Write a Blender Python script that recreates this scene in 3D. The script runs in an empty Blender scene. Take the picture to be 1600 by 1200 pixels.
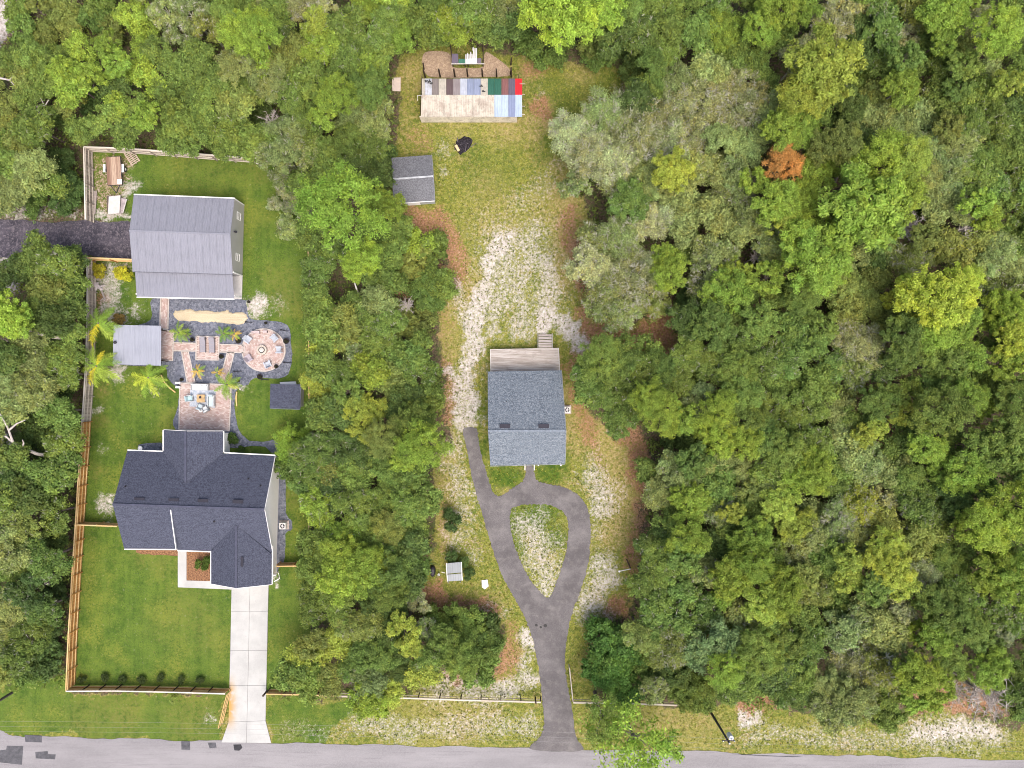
import bpy, bmesh, math, random
import numpy as np
from mathutils import Vector, Matrix, Quaternion
from mathutils.geometry import tessellate_polygon

random.seed(7)
RNG = np.random.default_rng(11)
SC = bpy.context.scene
COL = SC.collection

# ------------------------------------------------------------------ camera, sky, sun, exposure
H = 86.4            # camera height above the ground, metres
S = 12.5            # photo pixels per metre at ground level
cam_d = bpy.data.cameras.new("camera")
cam = bpy.data.objects.new("camera", cam_d)
COL.objects.link(cam)
cam.location = (0, 0, H)
cam_d.sensor_width = 36.0
cam_d.lens = 36.0 * H / (1600 / S)
cam_d.clip_end = 5000
SC.camera = cam

SUN_EL, SUN_AZ = math.radians(64), math.radians(158)     # azimuth clockwise from north (+Y)
world = bpy.data.worlds.new("World")
SC.world = world
world.use_nodes = True
wn = world.node_tree.nodes
wn.clear()
sky = wn.new("ShaderNodeTexSky")
sky.sky_type = 'NISHITA'
sky.sun_disc = False
sky.sun_elevation = SUN_EL
sky.sun_rotation = SUN_AZ
sky.air_density = 0.8
sky.dust_density = 7.0
sky.ozone_density = 1.0
bg = wn.new("ShaderNodeBackground")
bg.inputs[1].default_value = 0.15
wo = wn.new("ShaderNodeOutputWorld")
world.node_tree.links.new(sky.outputs[0], bg.inputs[0])
world.node_tree.links.new(bg.outputs[0], wo.inputs[0])

sun_d = bpy.data.lights.new("sun", 'SUN')
sun_d.energy = 0.6
sun_d.angle = math.radians(60)
sun_d.color = (1.0, 0.96, 0.90)
sun = bpy.data.objects.new("sun", sun_d)
COL.objects.link(sun)
_sd = Vector((math.sin(SUN_AZ) * math.cos(SUN_EL), math.cos(SUN_AZ) * math.cos(SUN_EL), math.sin(SUN_EL)))
sun.rotation_euler = (-_sd).to_track_quat('-Z', 'Y').to_euler()
sun.location = _sd * 200

vs = SC.view_settings
vs.view_transform = 'Standard'
vs.look = 'None'
vs.exposure = 1.0
vs.gamma = 1.0
vs.use_curve_mapping = False
SC.render.engine = 'CYCLES'
SC.cycles.filter_width = 1.0

# ------------------------------------------------------------------ helpers
def P(px, py, z=0.0):
    """world point that stands at height z where the photograph shows pixel (px, py)"""
    k = (H - z) / H
    return Vector(((px - 800) / S * k, (600 - py) / S * k, z))

def tag(o, label=None, cat=None, group=None, kind=None):
    if label: o["label"] = label
    if cat: o["category"] = cat
    if group: o["group"] = group
    if kind: o["kind"] = kind
    return o

WL = {}
def thing(name, loc, label, cat, group=None, rz=0.0):
    o = bpy.data.objects.new(name, None)
    o.empty_display_size = 0.3
    COL.objects.link(o)
    o.location = loc
    o.rotation_euler = (0, 0, rz)
    WL[o] = Vector(loc)
    return tag(o, label, cat, group)

class MB:
    """collects faces and links them as ONE mesh object"""
    def __init__(self):
        self.v = []; self.f = []; self.uv = {}; self.tone = None
    def add(self, pts, faces):
        b = len(self.v)
        self.v += [tuple(p) for p in pts]
        self.f += [tuple(i + b for i in f) for f in faces]
        return self
    def quad(self, *pts, uv=None):
        if uv: self.uv[len(self.f)] = uv
        return self.add(pts, [tuple(range(len(pts)))])
    def box(self, c, s, rz=0.0):
        cx, cy, cz = c; sx, sy, sz = s[0] / 2, s[1] / 2, s[2] / 2
        ca, sa = math.cos(rz), math.sin(rz)
        pts = []
        for dz in (-sz, sz):
            for dx, dy in ((-sx, -sy), (sx, -sy), (sx, sy), (-sx, sy)):
                pts.append((cx + dx * ca - dy * sa, cy + dx * sa + dy * ca, cz + dz))
        return self.add(pts, [(3, 2, 1, 0), (4, 5, 6, 7), (0, 1, 5, 4), (1, 2, 6, 5), (2, 3, 7, 6), (3, 0, 4, 7)])
    def beam(self, a, b, w, h, up=(0, 0, 1)):
        a = Vector(a); b = Vector(b); d = (b - a).normalized()
        u = Vector(up)
        s = d.cross(u)
        if s.length < 1e-4: s = d.cross(Vector((1, 0, 0)))
        s.normalize(); u = s.cross(d)
        pts = []
        for p in (a, b):
            for x, y in ((-1, -1), (1, -1), (1, 1), (-1, 1)):
                pts.append(p + s * (x * w / 2) + u * (y * h / 2))
        return self.add(pts, [(0, 1, 2, 3), (7, 6, 5, 4), (4, 5, 1, 0), (5, 6, 2, 1), (6, 7, 3, 2), (7, 4, 0, 3)])
    def tube(self, pts, radii, n=7, cap=True):
        pts = [Vector(p) for p in pts]
        b = len(self.v)
        for i, p in enumerate(pts):
            d = (pts[min(i + 1, len(pts) - 1)] - pts[max(i - 1, 0)])
            if d.length < 1e-6: d = Vector((0, 0, 1))
            d.normalize()
            s = d.cross(Vector((0.31, 0.9, 0.17))).normalized(); u = s.cross(d)
            r = radii[i] if hasattr(radii, '__len__') else radii
            for k in range(n):
                a = 2 * math.pi * k / n
                self.v.append(tuple(p + s * (math.cos(a) * r) + u * (math.sin(a) * r)))
        for i in range(len(pts) - 1):
            for k in range(n):
                k2 = (k + 1) % n
                self.f.append((b + i * n + k, b + i * n + k2, b + (i + 1) * n + k2, b + (i + 1) * n + k))
        if cap:
            self.f.append(tuple(b + k for k in range(n))[::-1])
            self.f.append(tuple(b + (len(pts) - 1) * n + k for k in range(n)))
        return self
    def lathe(self, c, prof, n=16, sx=1.0, sy=1.0):
        b = len(self.v)
        for r, z in prof:
            for k in range(n):
                a = 2 * math.pi * k / n
                self.v.append((c[0] + r * math.cos(a) * sx, c[1] + r * math.sin(a) * sy, c[2] + z))
        for i in range(len(prof) - 1):
            for k in range(n):
                k2 = (k + 1) % n
                self.f.append((b + i * n + k, b + i * n + k2, b + (i + 1) * n + k2, b + (i + 1) * n + k))
        self.f.append(tuple(b + (len(prof) - 1) * n + k for k in range(n)))
        return self
    def slab(self, pts, t):
        """planar polygon (top face given, counter-clockwise or not) with thickness t downwards; uv in metres"""
        pts = [Vector(p) for p in pts]
        n = Vector((0, 0, 0))
        for i in range(len(pts)):
            a, b = pts[i], pts[(i + 1) % len(pts)]
            n += a.cross(b)
        if n.z < 0:
            pts.reverse(); n = -n
        n.normalize()
        # eave direction: horizontal direction inside the plane
        e = Vector((0, 0, 1)).cross(n)
        e = e.normalized() if e.length > 1e-3 else Vector((1, 0, 0))
        w = n.cross(e)
        m = len(pts)
        self.uv[len(self.f)] = [(p.dot(e), p.dot(w)) for p in pts]
        low = [p - Vector((0, 0, t)) for p in pts]
        fs = [tuple(range(m)), tuple(range(2 * m - 1, m - 1, -1))]
        for i in range(m):
            j = (i + 1) % m
            fs.append((i, m + i, m + j, j))
        return self.add(pts + low, fs)
    def prism(self, poly, z0, z1):
        """vertical prism over an xy polygon"""
        poly = [(p[0], p[1]) for p in poly]
        ar = sum(poly[i][0] * poly[(i + 1) % len(poly)][1] - poly[(i + 1) % len(poly)][0] * poly[i][1] for i in range(len(poly)))
        if ar < 0: poly = poly[::-1]
        m = len(poly)
        pts = [(x, y, z0) for x, y in poly] + [(x, y, z1) for x, y in poly]
        fs = [tuple(range(m - 1, -1, -1)), tuple(range(m, 2 * m))]
        for i in range(m):
            j = (i + 1) % m
            fs.append((i, j, m + j, m + i))
        return self.add(pts, fs)
    def build(self, name, mat, parent=None, smooth=False, root=None):
        off = Vector((0, 0, 0))
        if parent is not None:
            off = WL.get(parent, Vector((0, 0, 0)))
        v = np.array(self.v, dtype=np.float32).reshape(-1, 3) - np.array(off, dtype=np.float32)
        me = bpy.data.meshes.new(name)
        me.from_pydata(v.tolist(), [], self.f)
        if self.uv:
            ul = me.uv_layers.new(name="UVMap")
            for fi, uvs in self.uv.items():
                for li, uvc in zip(me.polygons[fi].loop_indices, uvs):
                    ul.data[li].uv = uvc
        if self.tone is not None:
            at = me.attributes.new("tone", 'FLOAT', 'POINT')
            at.data.foreach_set("value", np.array(self.tone, dtype=np.float32))
        if smooth:
            me.polygons.foreach_set("use_smooth", [True] * len(me.polygons))
        me.materials.append(mat)
        me.update()
        o = bpy.data.objects.new(name, me)
        COL.objects.link(o)
        if parent is not None:
            o.parent = parent
            WL[o] = off
        else:
            WL[o] = Vector((0, 0, 0))
        return o

def np_mesh(name, v, f, mat, tone=None, hue=None):
    """mesh from numpy arrays; f is (n, k)"""
    me = bpy.data.meshes.new(name)
    n, k = f.shape
    me.vertices.add(len(v)); me.loops.add(n * k); me.polygons.add(n)
    me.vertices.foreach_set("co", np.ascontiguousarray(v, dtype=np.float32).ravel())
    me.loops.foreach_set("vertex_index", np.ascontiguousarray(f, dtype=np.int32).ravel())
    me.polygons.foreach_set("loop_start", np.arange(0, n * k, k, dtype=np.int32))
    me.polygons.foreach_set("loop_total", np.full(n, k, dtype=np.int32))
    if tone is not None:
        at = me.attributes.new("tone", 'FLOAT', 'POINT'); at.data.foreach_set("value", tone.astype(np.float32))
    if hue is not None:
        at = me.attributes.new("hue", 'FLOAT', 'POINT'); at.data.foreach_set("value", hue.astype(np.float32))
    me.materials.append(mat)
    me.update(calc_edges=True)
    return me

def link(name, me, parent=None):
    o = bpy.data.objects.new(name, me)
    COL.objects.link(o)
    if parent is not None: o.parent = parent
    WL[o] = WL.get(parent, Vector((0, 0, 0))) if parent is not None else Vector((0, 0, 0))
    return o

def copy_tree(o, parent=None):
    c = o.copy(); COL.objects.link(c)
    if parent is not None: c.parent = parent
    for ch in list(o.children): copy_tree(ch, c)
    return c

# smooth lattice noise used for outlines and for how ground covers are spread
class VNoise:
    def __init__(self, seed): self.t = np.random.default_rng(seed).random((256, 256))
    def __call__(self, x, y):
        xi = np.floor(x).astype(int); yi = np.floor(y).astype(int)
        fx = x - xi; fy = y - yi
        fx = fx * fx * (3 - 2 * fx); fy = fy * fy * (3 - 2 * fy)
        t = self.t
        a = t[xi & 255, yi & 255]; b = t[(xi + 1) & 255, yi & 255]
        c = t[xi & 255, (yi + 1) & 255]; d = t[(xi + 1) & 255, (yi + 1) & 255]
        return (a * (1 - fx) + b * fx) * (1 - fy) + (c * (1 - fx) + d * fx) * fy
def fbm(vn, x, y, o=4):
    s = 0; a = 0.5; t = 0
    for i in range(o):
        s = s + a * vn(x * 2 ** i + 17.3 * i, y * 2 ** i + 5.1 * i); t += a; a *= 0.55
    return s / t

def smooth_line(pts, closed=True, n=5):
    """Catmull-Rom through pixel points"""
    out = []; m = len(pts)
    rng = range(m) if closed else range(m - 1)
    for i in rng:
        g = (lambda k: pts[k % m]) if closed else (lambda k: pts[min(max(k, 0), m - 1)])
        p0, p1, p2, p3 = [np.array(g(i + d), float) for d in (-1, 0, 1, 2)]
        for t in np.linspace(0, 1, n, endpoint=False):
            out.append(tuple(0.5 * ((2 * p1) + (-p0 + p2) * t + (2 * p0 - 5 * p1 + 4 * p2 - p3) * t * t + (-p0 + 3 * p1 - 3 * p2 + p3) * t ** 3)))
    if not closed: out.append(tuple(map(float, pts[-1])))
    return out

def rough(pts, amp, seed):
    r = random.Random(seed)
    return [(x + r.uniform(-amp, amp), y + r.uniform(-amp, amp)) for x, y in pts]

def sheet(name, loops, z, mat, thick=0.0, parent=None, smooth_px=True):
    """flat sheet over pixel polygons (first is the outline, others are holes)"""
    vl = [[Vector((P(x, y).x, P(x, y).y, 0)) for x, y in lp] for lp in loops]
    tris = tessellate_polygon(vl)
    flat = [p for lp in vl for p in lp]
    m = MB()
    pts = [(p.x, p.y, z) for p in flat]
    fs = []
    for t in tris:
        a, b, c = (flat[i] for i in t)
        fs.append(tuple(t) if (b - a).cross(c - a).z > 0 else tuple(t)[::-1])
    m.add(pts, fs)
    if thick:
        off = 0
        for lp in vl:
            k = len(lp)
            for i in range(k):
                a, b = lp[i], lp[(i + 1) % k]
                m.add([(a.x, a.y, z), (b.x, b.y, z), (b.x, b.y, z - thick), (a.x, a.y, z - thick)], [(0, 1, 2, 3)])
    return m.build(name, mat, parent)

def in_poly(px, py, poly):
    x = np.asarray(px, float); y = np.asarray(py, float)
    inside = np.zeros(x.shape, bool)
    n = len(poly)
    for i in range(n):
        x0, y0 = poly[i]; x1, y1 = poly[(i + 1) % n]
        if y0 == y1: continue
        c = ((y0 > y) != (y1 > y)) & (x < (x1 - x0) * (y - y0) / (y1 - y0) + x0)
        inside ^= c
    return inside
def seg_dist(px, py, pts, closed):
    d = np.full(np.shape(px), 1e9)
    n = len(pts)
    for i in range(n if closed else n - 1):
        x0, y0 = pts[i][:2]; x1, y1 = pts[(i + 1) % n][:2]
        dx, dy = x1 - x0, y1 - y0
        L = dx * dx + dy * dy + 1e-9
        t = np.clip(((px - x0) * dx + (py - y0) * dy) / L, 0, 1)
        d = np.minimum(d, np.hypot(px - x0 - t * dx, py - y0 - t * dy))
    return d

# ------------------------------------------------------------------ materials
class N:
    def __init__(self, name, rough=0.85):
        self.m = bpy.data.materials.new(name); self.m.use_nodes = True
        self.t = self.m.node_tree; self.t.nodes.clear()
        self.out = self.t.nodes.new("ShaderNodeOutputMaterial")
        self.b = self.t.nodes.new("ShaderNodeBsdfPrincipled")
        self.b.inputs["Roughness"].default_value = rough
        self.b.inputs["Specular IOR Level"].default_value = 0.25
        self.t.links.new(self.b.outputs[0], self.out.inputs[0])
        self._pos = None
    def new(self, t, **kw):
        n = self.t.nodes.new(t)
        for k, v in kw.items(): setattr(n, k, v)
        return n
    def link(self, a, b): self.t.links.new(a, b)
    def pos(self):
        if self._pos is None: self._pos = self.new("ShaderNodeNewGeometry").outputs["Position"]
        return self._pos
    def noise(self, scale, detail=3.0, rough=0.55, vec=None, dist=0.0):
        n = self.new("ShaderNodeTexNoise")
        n.inputs["Scale"].default_value = scale; n.inputs["Detail"].default_value = detail
        n.inputs["Roughness"].default_value = rough; n.inputs["Distortion"].default_value = dist
        self.link(vec if vec is not None else self.pos(), n.inputs["Vector"])
        return n.outputs["Fac"]
    def val(self, a):
        return a
    def setin(self, sock, v):
        if isinstance(v, bpy.types.NodeSocket): self.link(v, sock)
        elif isinstance(v, (tuple, list)): sock.default_value = (*v[:3], 1.0) if len(sock.default_value) == 4 else v
        else: sock.default_value = v
    def mix(self, f, a, b, blend='MIX'):
        n = self.new("ShaderNodeMix", data_type='RGBA', blend_type=blend)
        self.setin(n.inputs[0], f); self.setin(n.inputs[6], a); self.setin(n.inputs[7], b)
        return n.outputs[2]
    def math(self, op, a, b=0.0, c=None, clamp=False):
        n = self.new("ShaderNodeMath", operation=op); n.use_clamp = clamp
        self.setin(n.inputs[0], a); self.setin(n.inputs[1], b)
        if c is not None: self.setin(n.inputs[2], c)
        return n.outputs[0]
    def rng(self, v, a, b, c=0.0, d=1.0, smooth=True):
        n = self.new("ShaderNodeMapRange"); n.interpolation_type = 'SMOOTHSTEP' if smooth else 'LINEAR'
        self.setin(n.inputs[0], v); self.setin(n.inputs[1], a); self.setin(n.inputs[2], b)
        self.setin(n.inputs[3], c); self.setin(n.inputs[4], d)
        return n.outputs[0]
    def attr(self, name):
        return self.new("ShaderNodeAttribute", attribute_name=name)
    def bump(self, h, strength=0.4, dist=0.05):
        n = self.new("ShaderNodeBump"); n.inputs["Strength"].default_value = strength; n.inputs["Distance"].default_value = dist
        self.link(h, n.inputs["Height"]); self.link(n.outputs[0], self.b.inputs["Normal"])
    def color(self, c): self.setin(self.b.inputs["Base Color"], c); return self
    def scale_vec(self, sx, sy, sz, src=None):
        n = self.new("ShaderNodeVectorMath", operation='MULTIPLY')
        self.link(src if src is not None else self.pos(), n.inputs[0]); n.inputs[1].default_value = (sx, sy, sz)
        return n.outputs[0]

def dark(c, k): return tuple(x * k for x in c)
_mc = {}
def plain(name, c, rough=0.8, var=0.35, scale=3.0, metal=0.0, fine=14.0):
    """one paint or stuff with grain, blotches and fine relief"""
    if name in _mc: return _mc[name]
    n = N(name, rough)
    a = n.noise(scale, 4); b = n.noise(fine, 3)
    f = n.math('ADD', n.math('MULTIPLY', a, 0.6), n.math('MULTIPLY', b, 0.4))
    n.color(n.mix(n.rng(f, 0.3, 0.7), dark(c, 1 - var), dark(c, 1 + var * 0.8)))
    n.b.inputs["Metallic"].default_value = metal
    n.bump(b, 0.25, 0.02)
    _mc[name] = n.m
    return n.m
# ------------------------------------------------------------------ ground
LEFT_LOT = [(133, 230), (300, 240), (420, 253), (470, 290), (482, 420), (488, 640), (486, 880), (484, 1085), (340, 1086), (106, 1078), (116, 940), (126, 800), (140, 650), (142, 402), (205, 400), (205, 345), (140, 343)]
VERGE = [(-60, 1060), (100, 1082), (420, 1088), (640, 1088), (840, 1094), (905, 1098), (1110, 1100), (1240, 1112), (1380, 1130), (1480, 1110), (1660, 1150), (1660, 1340), (-60, 1340)]
CENTER_LOT = [(622, 80), (700, 66), (800, 92), (880, 90), (985, 108), (992, 170), (910, 195), (885, 240), (905, 300), (930, 345), (895, 390), (915, 490), (1000, 500), (1055, 490), (1045, 560), (925, 560), (905, 600), (925, 655), (1010, 690), (1015, 740), (1000, 780), (1005, 860), (985, 960), (930, 985), (920, 1040), (940, 1095), (840, 1096), (650, 1088), (640, 1070), (770, 1060), (785, 990), (765, 955), (668, 965), (655, 905), (680, 850), (680, 740), (700, 690), (690, 560), (680, 480), (700, 440), (700, 390), (640, 345), (612, 320), (612, 240), (622, 190)]
CLEAR = [LEFT_LOT, VERGE, CENTER_LOT]

def axis(lo, hi, step, far):
    core = np.arange(lo, hi + 1e-6, step)
    ex = []; d = step * 3
    x = 0
    while x < far:
        x += d; d *= 1.7; ex.append(x)
    ex = np.array(ex)
    return np.concatenate([lo - ex[::-1], core, hi + ex])
gx = axis(-67, 67, 0.3, 1500); gy = axis(-52, 52, 0.3, 1500)
GX, GY = np.meshgrid(gx, gy)
vnA, vnB, vnC = VNoise(1), VNoise(2), VNoise(3)
gpx = GX * S + 800; gpy = 600 - GY * S
wpx = gpx + (fbm(vnA, GX * 0.45, GY * 0.45) - 0.5) * 34 + (vnC(GX * 2.1, GY * 2.1) - 0.5) * 12
wpy = gpy + (fbm(vnB, GX * 0.45 + 40, GY * 0.45) - 0.5) * 34 + (vnC(GX * 2.1 + 9, GY * 2.1 + 60) - 0.5) * 12
CH = {k: np.zeros(GX.shape) for k in ("lawn", "weed", "sand", "litter", "lush", "dry")}
def area(ch, poly, val=1.0, soft=14, warp=True, mode='max'):
    xs = [p[0] for p in poly]; ys = [p[1] for p in poly]
    X, Y = (wpx, wpy) if warp else (gpx, gpy)
    sel = (gpx > min(xs) - soft - 40) & (gpx < max(xs) + soft + 40) & (gpy > min(ys) - soft - 40) & (gpy < max(ys) + soft + 40)
    ins = in_poly(X[sel], Y[sel], poly); d = seg_dist(X[sel], Y[sel], poly, True)
    sd = np.where(ins, d, -d)
    w = np.clip(sd / soft * 0.5 + 0.5, 0, 1); w = w * w * (3 - 2 * w)
    a = CH[ch]
    if mode == 'max': a[sel] = np.maximum(a[sel], w * val)
    else: a[sel] = a[sel] * (1 - w) + val * w
def stroke(ch, pts, wid, val=1.0, mode='max'):
    xs = [p[0] for p in pts]; ys = [p[1] for p in pts]
    sel = (gpx > min(xs) - wid * 2 - 40) & (gpx < max(xs) + wid * 2 + 40) & (gpy > min(ys) - wid * 2 - 40) & (gpy < max(ys) + wid * 2 + 40)
    d = seg_dist(wpx[sel], wpy[sel], pts, False)
    w = np.clip(1.3 - d / (wid * 1.35), 0, 1); w = w * w * (3 - 2 * w)
    a = CH[ch]
    if mode == 'max': a[sel] = np.maximum(a[sel], w * val)
    else: a[sel] = a[sel] * (1 - w) + val * w
def spot(ch, x, y, r, val=1.0): stroke(ch, [(x, y), (x + 1, y)], r, val)

area("weed", CENTER_LOT, 1.0, 24)
area("weed", VERGE, 1.0, 16)
area("lawn", LEFT_LOT, 1.0, 6, warp=False)
area("lawn", [(-60, 1075), (90, 1084), (352, 1088), (346, 1164), (0, 1146), (-60, 1140)], 1.0, 10)
area("lawn", [(415, 1088), (560, 1092), (560, 1110), (500, 1165), (420, 1165)], 0.85, 24)
area("lawn", [(20, 1040), (105, 1060), (105, 1085), (0, 1085)], .9, 16)
for x, y, r, v in ((800, 800, 34, .8), (790, 742, 22, 1), (865, 742, 22, 1), (842, 800, 34, .9), (872, 840, 18, .8), (806, 850, 14, .8), (750, 640, 16, .7), (752, 700, 10, .8), (940, 170, 22, .6), (868, 230, 30, .6), (860, 150, 30, .4), (780, 560, 14, .4), (715, 870, 20, .4), (930, 800, 20, .3), (935, 870, 16, .5), (905, 690, 22, .5), (880, 700, 20, .5), (640, 100, 20, .3), (950, 140, 30, .5), (880, 175, 26, .5), (770, 270, 40, .3), (740, 250, 20, .45), (450, 1105, 26, .6), (520, 1110, 20, .5), (960, 1115, 20, .4), (980, 1140, 20, .3)):
    spot("lush", x, y, r, v)
# white sand: wheel tracks and open patches
stroke("sand", [(722, 665), (716, 630), (712, 600), (700, 575)], 13, .8)
stroke("sand", [(738, 668), (742, 640), (736, 600), (736, 550), (742, 500), (756, 450), (770, 410), (790, 370)], 15, .85)
stroke("sand", [(700, 440), (722, 470), (730, 510), (740, 540)], 11, .6)
stroke("sand", [(775, 520), (780, 470), (790, 420), (805, 380)], 15, .62)
stroke("sand", [(818, 520), (815, 480), (810, 440), (828, 400), (835, 360)], 17, .62)
stroke("sand", [(850, 505), (852, 490), (880, 498), (895, 520), (905, 540)], 15, .9)
stroke("sand", [(855, 480), (858, 440), (850, 410)], 17, .68)
area("sand", [(735, 330), (890, 330), (885, 420), (905, 530), (850, 520), (800, 515), (750, 480), (718, 440), (740, 390)], .42, 40)
area("sand", [(700, 560), (760, 560), (748, 690), (705, 690), (690, 620)], .4, 20)
stroke("sand", [(832, 822), (842, 865), (852, 905)], 34, .56)
stroke("sand", [(838, 835), (846, 870), (852, 905)], 16, .66)
spot("sand", 848, 920, 16, .7)
for x, y, r, v in ((930, 750, 26, .62), (940, 780, 26, .65), (925, 730, 14, .5), (945, 885, 22, .65), (940, 905, 24, .72), (925, 940, 26, .7), (920, 790, 16, .4), (825, 1005, 17, .85), (815, 1040, 16, .6), (828, 1065, 18, .75), (790, 1075, 18, .7), (740, 1070, 26, .62), (690, 1075, 24, .6), (770, 1085, 26, .55), (720, 765, 20, .5), (712, 740, 16, .52), (706, 705, 20, .5), (725, 800, 20, .48), (716, 840, 26, .45), (930, 830, 22, .4), (960, 760, 20, .4), (935, 960, 22, .5), (912, 960, 14, .45), (700, 880, 14, .35), (740, 870, 12, .45), (758, 950, 14, .4), (790, 960, 12, .4), (930, 715, 16, .4), (872, 255, 14, .35), (850, 290, 26, .35), (820, 310, 30, .35), (690, 230, 14, .4), (695, 270, 14, .45), (965, 140, 14, .5), (845, 95 + 50, 8, .4)):
    spot("sand", x, y, r, v)
stroke("sand", [(560, 1128), (640, 1138), (720, 1130), (830, 1132)], 19, .50)
stroke("sand", [(440, 1140), (520, 1142), (570, 1140)], 12, .28)
stroke("sand", [(1180, 1150), (1260, 1150), (1330, 1158), (1400, 1160)], 18, .46)
area("sand", [(1405, 1135), (1470, 1125), (1540, 1120), (1580, 1140), (1560, 1165), (1420, 1165)], .95, 28)
spot("sand", 1160, 1120, 13, .95); spot("sand", 1180, 1119, 10, .8)
stroke("sand", [(1240, 1140), (1300, 1142)], 12, .35)
area("sand", [(-10, -10), (22, -10), (18, 50), (-10, 90)], 1.0, 14)
area("sand", [(50, -10), (130, -10), (110, 40), (70, 55)], .5, 20); spot("sand", 122, 52, 12, .5)
stroke("sand", [(0, 320), (40, 330), (110, 330)], 13, .6); spot("sand", 10, 410, 22, .8); spot("sand", 5, 440, 24, .8); spot("sand", 5, 700, 20, .8)
spot("sand", 0, 540, 10, .5)
# bare soil and mulch inside the left lot
for poly, v in (([(145, 240), (205, 245), (205, 300), (190, 345), (145, 345)], .40), ([(145, 415), (200, 410), (190, 440), (180, 475), (205, 505), (160, 505), (150, 470)], .72)):
    area("sand", poly, v, 10)
area("litter", [(144, 236), (208, 242), (200, 290), (188, 345), (144, 345)], .62, 10)
spot("litter", 152, 470, 14, .8); spot("litter", 160, 600, 8, .5)
stroke("sand", [(150, 340), (200, 338)], 7, .8)
spot("sand", 200, 296, 12, .8); spot("sand", 165, 790, 17, .75); spot("sand", 160, 700, 6, .5)
for x, y, r, v in ((398, 480, 15, .9), (400, 490, 12, .8), (435, 475, 12, .45), (380, 600, 12, .7), (365, 605, 10, .6), (213, 480, 13, .7), (180, 580, 13, .8), (195, 560, 10, .6), (232, 610, 9, .4), (152, 640, 9, .6), (432, 903, 7, .6), (475, 890, 8, .6), (330, 1122, 12, .5)):
    spot("sand", x, y, r, v)
# rusty leaf and pine-needle litter
for poly, v in (([(690, 330), (710, 350), (720, 420), (705, 450), (690, 400), (640, 360), (620, 330)], 1), ([(895, 380), (925, 360), (940, 440), (930, 500), (900, 470), (885, 420)], .8), ([(905, 500), (990, 505), (1055, 470), (1050, 560), (990, 555), (915, 560), (890, 590), (900, 560)], 1), ([(640, 905), (690, 905), (700, 950), (670, 970), (650, 940)], 1), ([(690, 925), (760, 930), (785, 960), (760, 975), (700, 950)], .95), ([(970, 690), (1020, 690), (1010, 760), (980, 760)], .95), ([(950, 935), (990, 925), (985, 970), (940, 965)], 1), ([(975, 820), (1005, 830), (1000, 880), (975, 880)], .9), ([(915, 990), (940, 1000), (945, 1060), (920, 1070)], .8), ([(770, 1000), (800, 990), (815, 1030), (790, 1060), (760, 1050)], .8), ([(650, 1060), (720, 1040), (760, 1055), (700, 1080)], .7), ([(690, 570), (705, 560), (712, 660), (695, 680)], .8), ([(1130, 1090), (1215, 1075), (1240, 1110), (1150, 1120)], .9), ([(1420, 1070), (1560, 1060), (1590, 1120), (1430, 1120)], .9), ([(815, 150), (850, 140), (870, 190), (830, 190)], .9), ([(805, 95), (860, 95), (850, 130), (812, 120)], .8), ([(960, 110), (990, 115), (985, 175), (960, 170)], .7), ([(625, 190), (660, 195), (690, 235), (640, 240)], .6), ([(940, 640), (955, 670), (925, 660), (915, 640)], .6), ([(920, 700), (945, 705), (950, 735), (915, 735)], .55), ([(620, 105), (640, 110), (650, 190), (620, 190)], .45)):
    area("litter", poly, v, 16)
for x, y, r, v in ((700, 800, 14, .6), (690, 860, 12, .6), (735, 850, 18, .5), (905, 620, 12, .8), (900, 660, 14, .6), (1220, 60, 18, .9), (1165, 85, 20, .9), (1390, 690, 26, 1), (625, 450, 16, .8), (655, 470, 10, .7), (700, 500, 10, .6)):
    spot("litter", x, y, r, v)
for pts, w, v in (([(888, 330), (900, 380), (905, 430), (915, 490)], 16, .8), ([(905, 545), (900, 600), (905, 650), (925, 690)], 16, .75), ([(960, 660), (1000, 700), (1008, 760)], 20, .85), ([(1000, 790), (1000, 850), (985, 900)], 14, .7), ([(705, 350), (715, 400), (708, 440)], 16, .8), ([(698, 560), (702, 610), (700, 660)], 14, .75), ([(925, 1000), (930, 1050)], 12, .7), ([(800, 985), (800, 1040), (770, 1065)], 18, .6), ([(690, 345), (640, 335)], 16, .8), ([(700, 480), (690, 520)], 14, .5), ([(930, 700), (940, 730)], 12, .6), ([(690, 790), (700, 860)], 10, .55)):
    stroke("litter", pts, w, v)
for pts, w, v in (([(880, 300), (890, 360), (890, 420)], 22, .9), ([(940, 680), (980, 720), (985, 780), (960, 830)], 30, .75), ([(900, 640), (900, 700)], 16, .7), ([(735, 440), (700, 500), (690, 550)], 20, .6), ([(690, 690), (695, 760), (700, 830)], 18, .6)):
    stroke("dry", pts, w, v)
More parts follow.
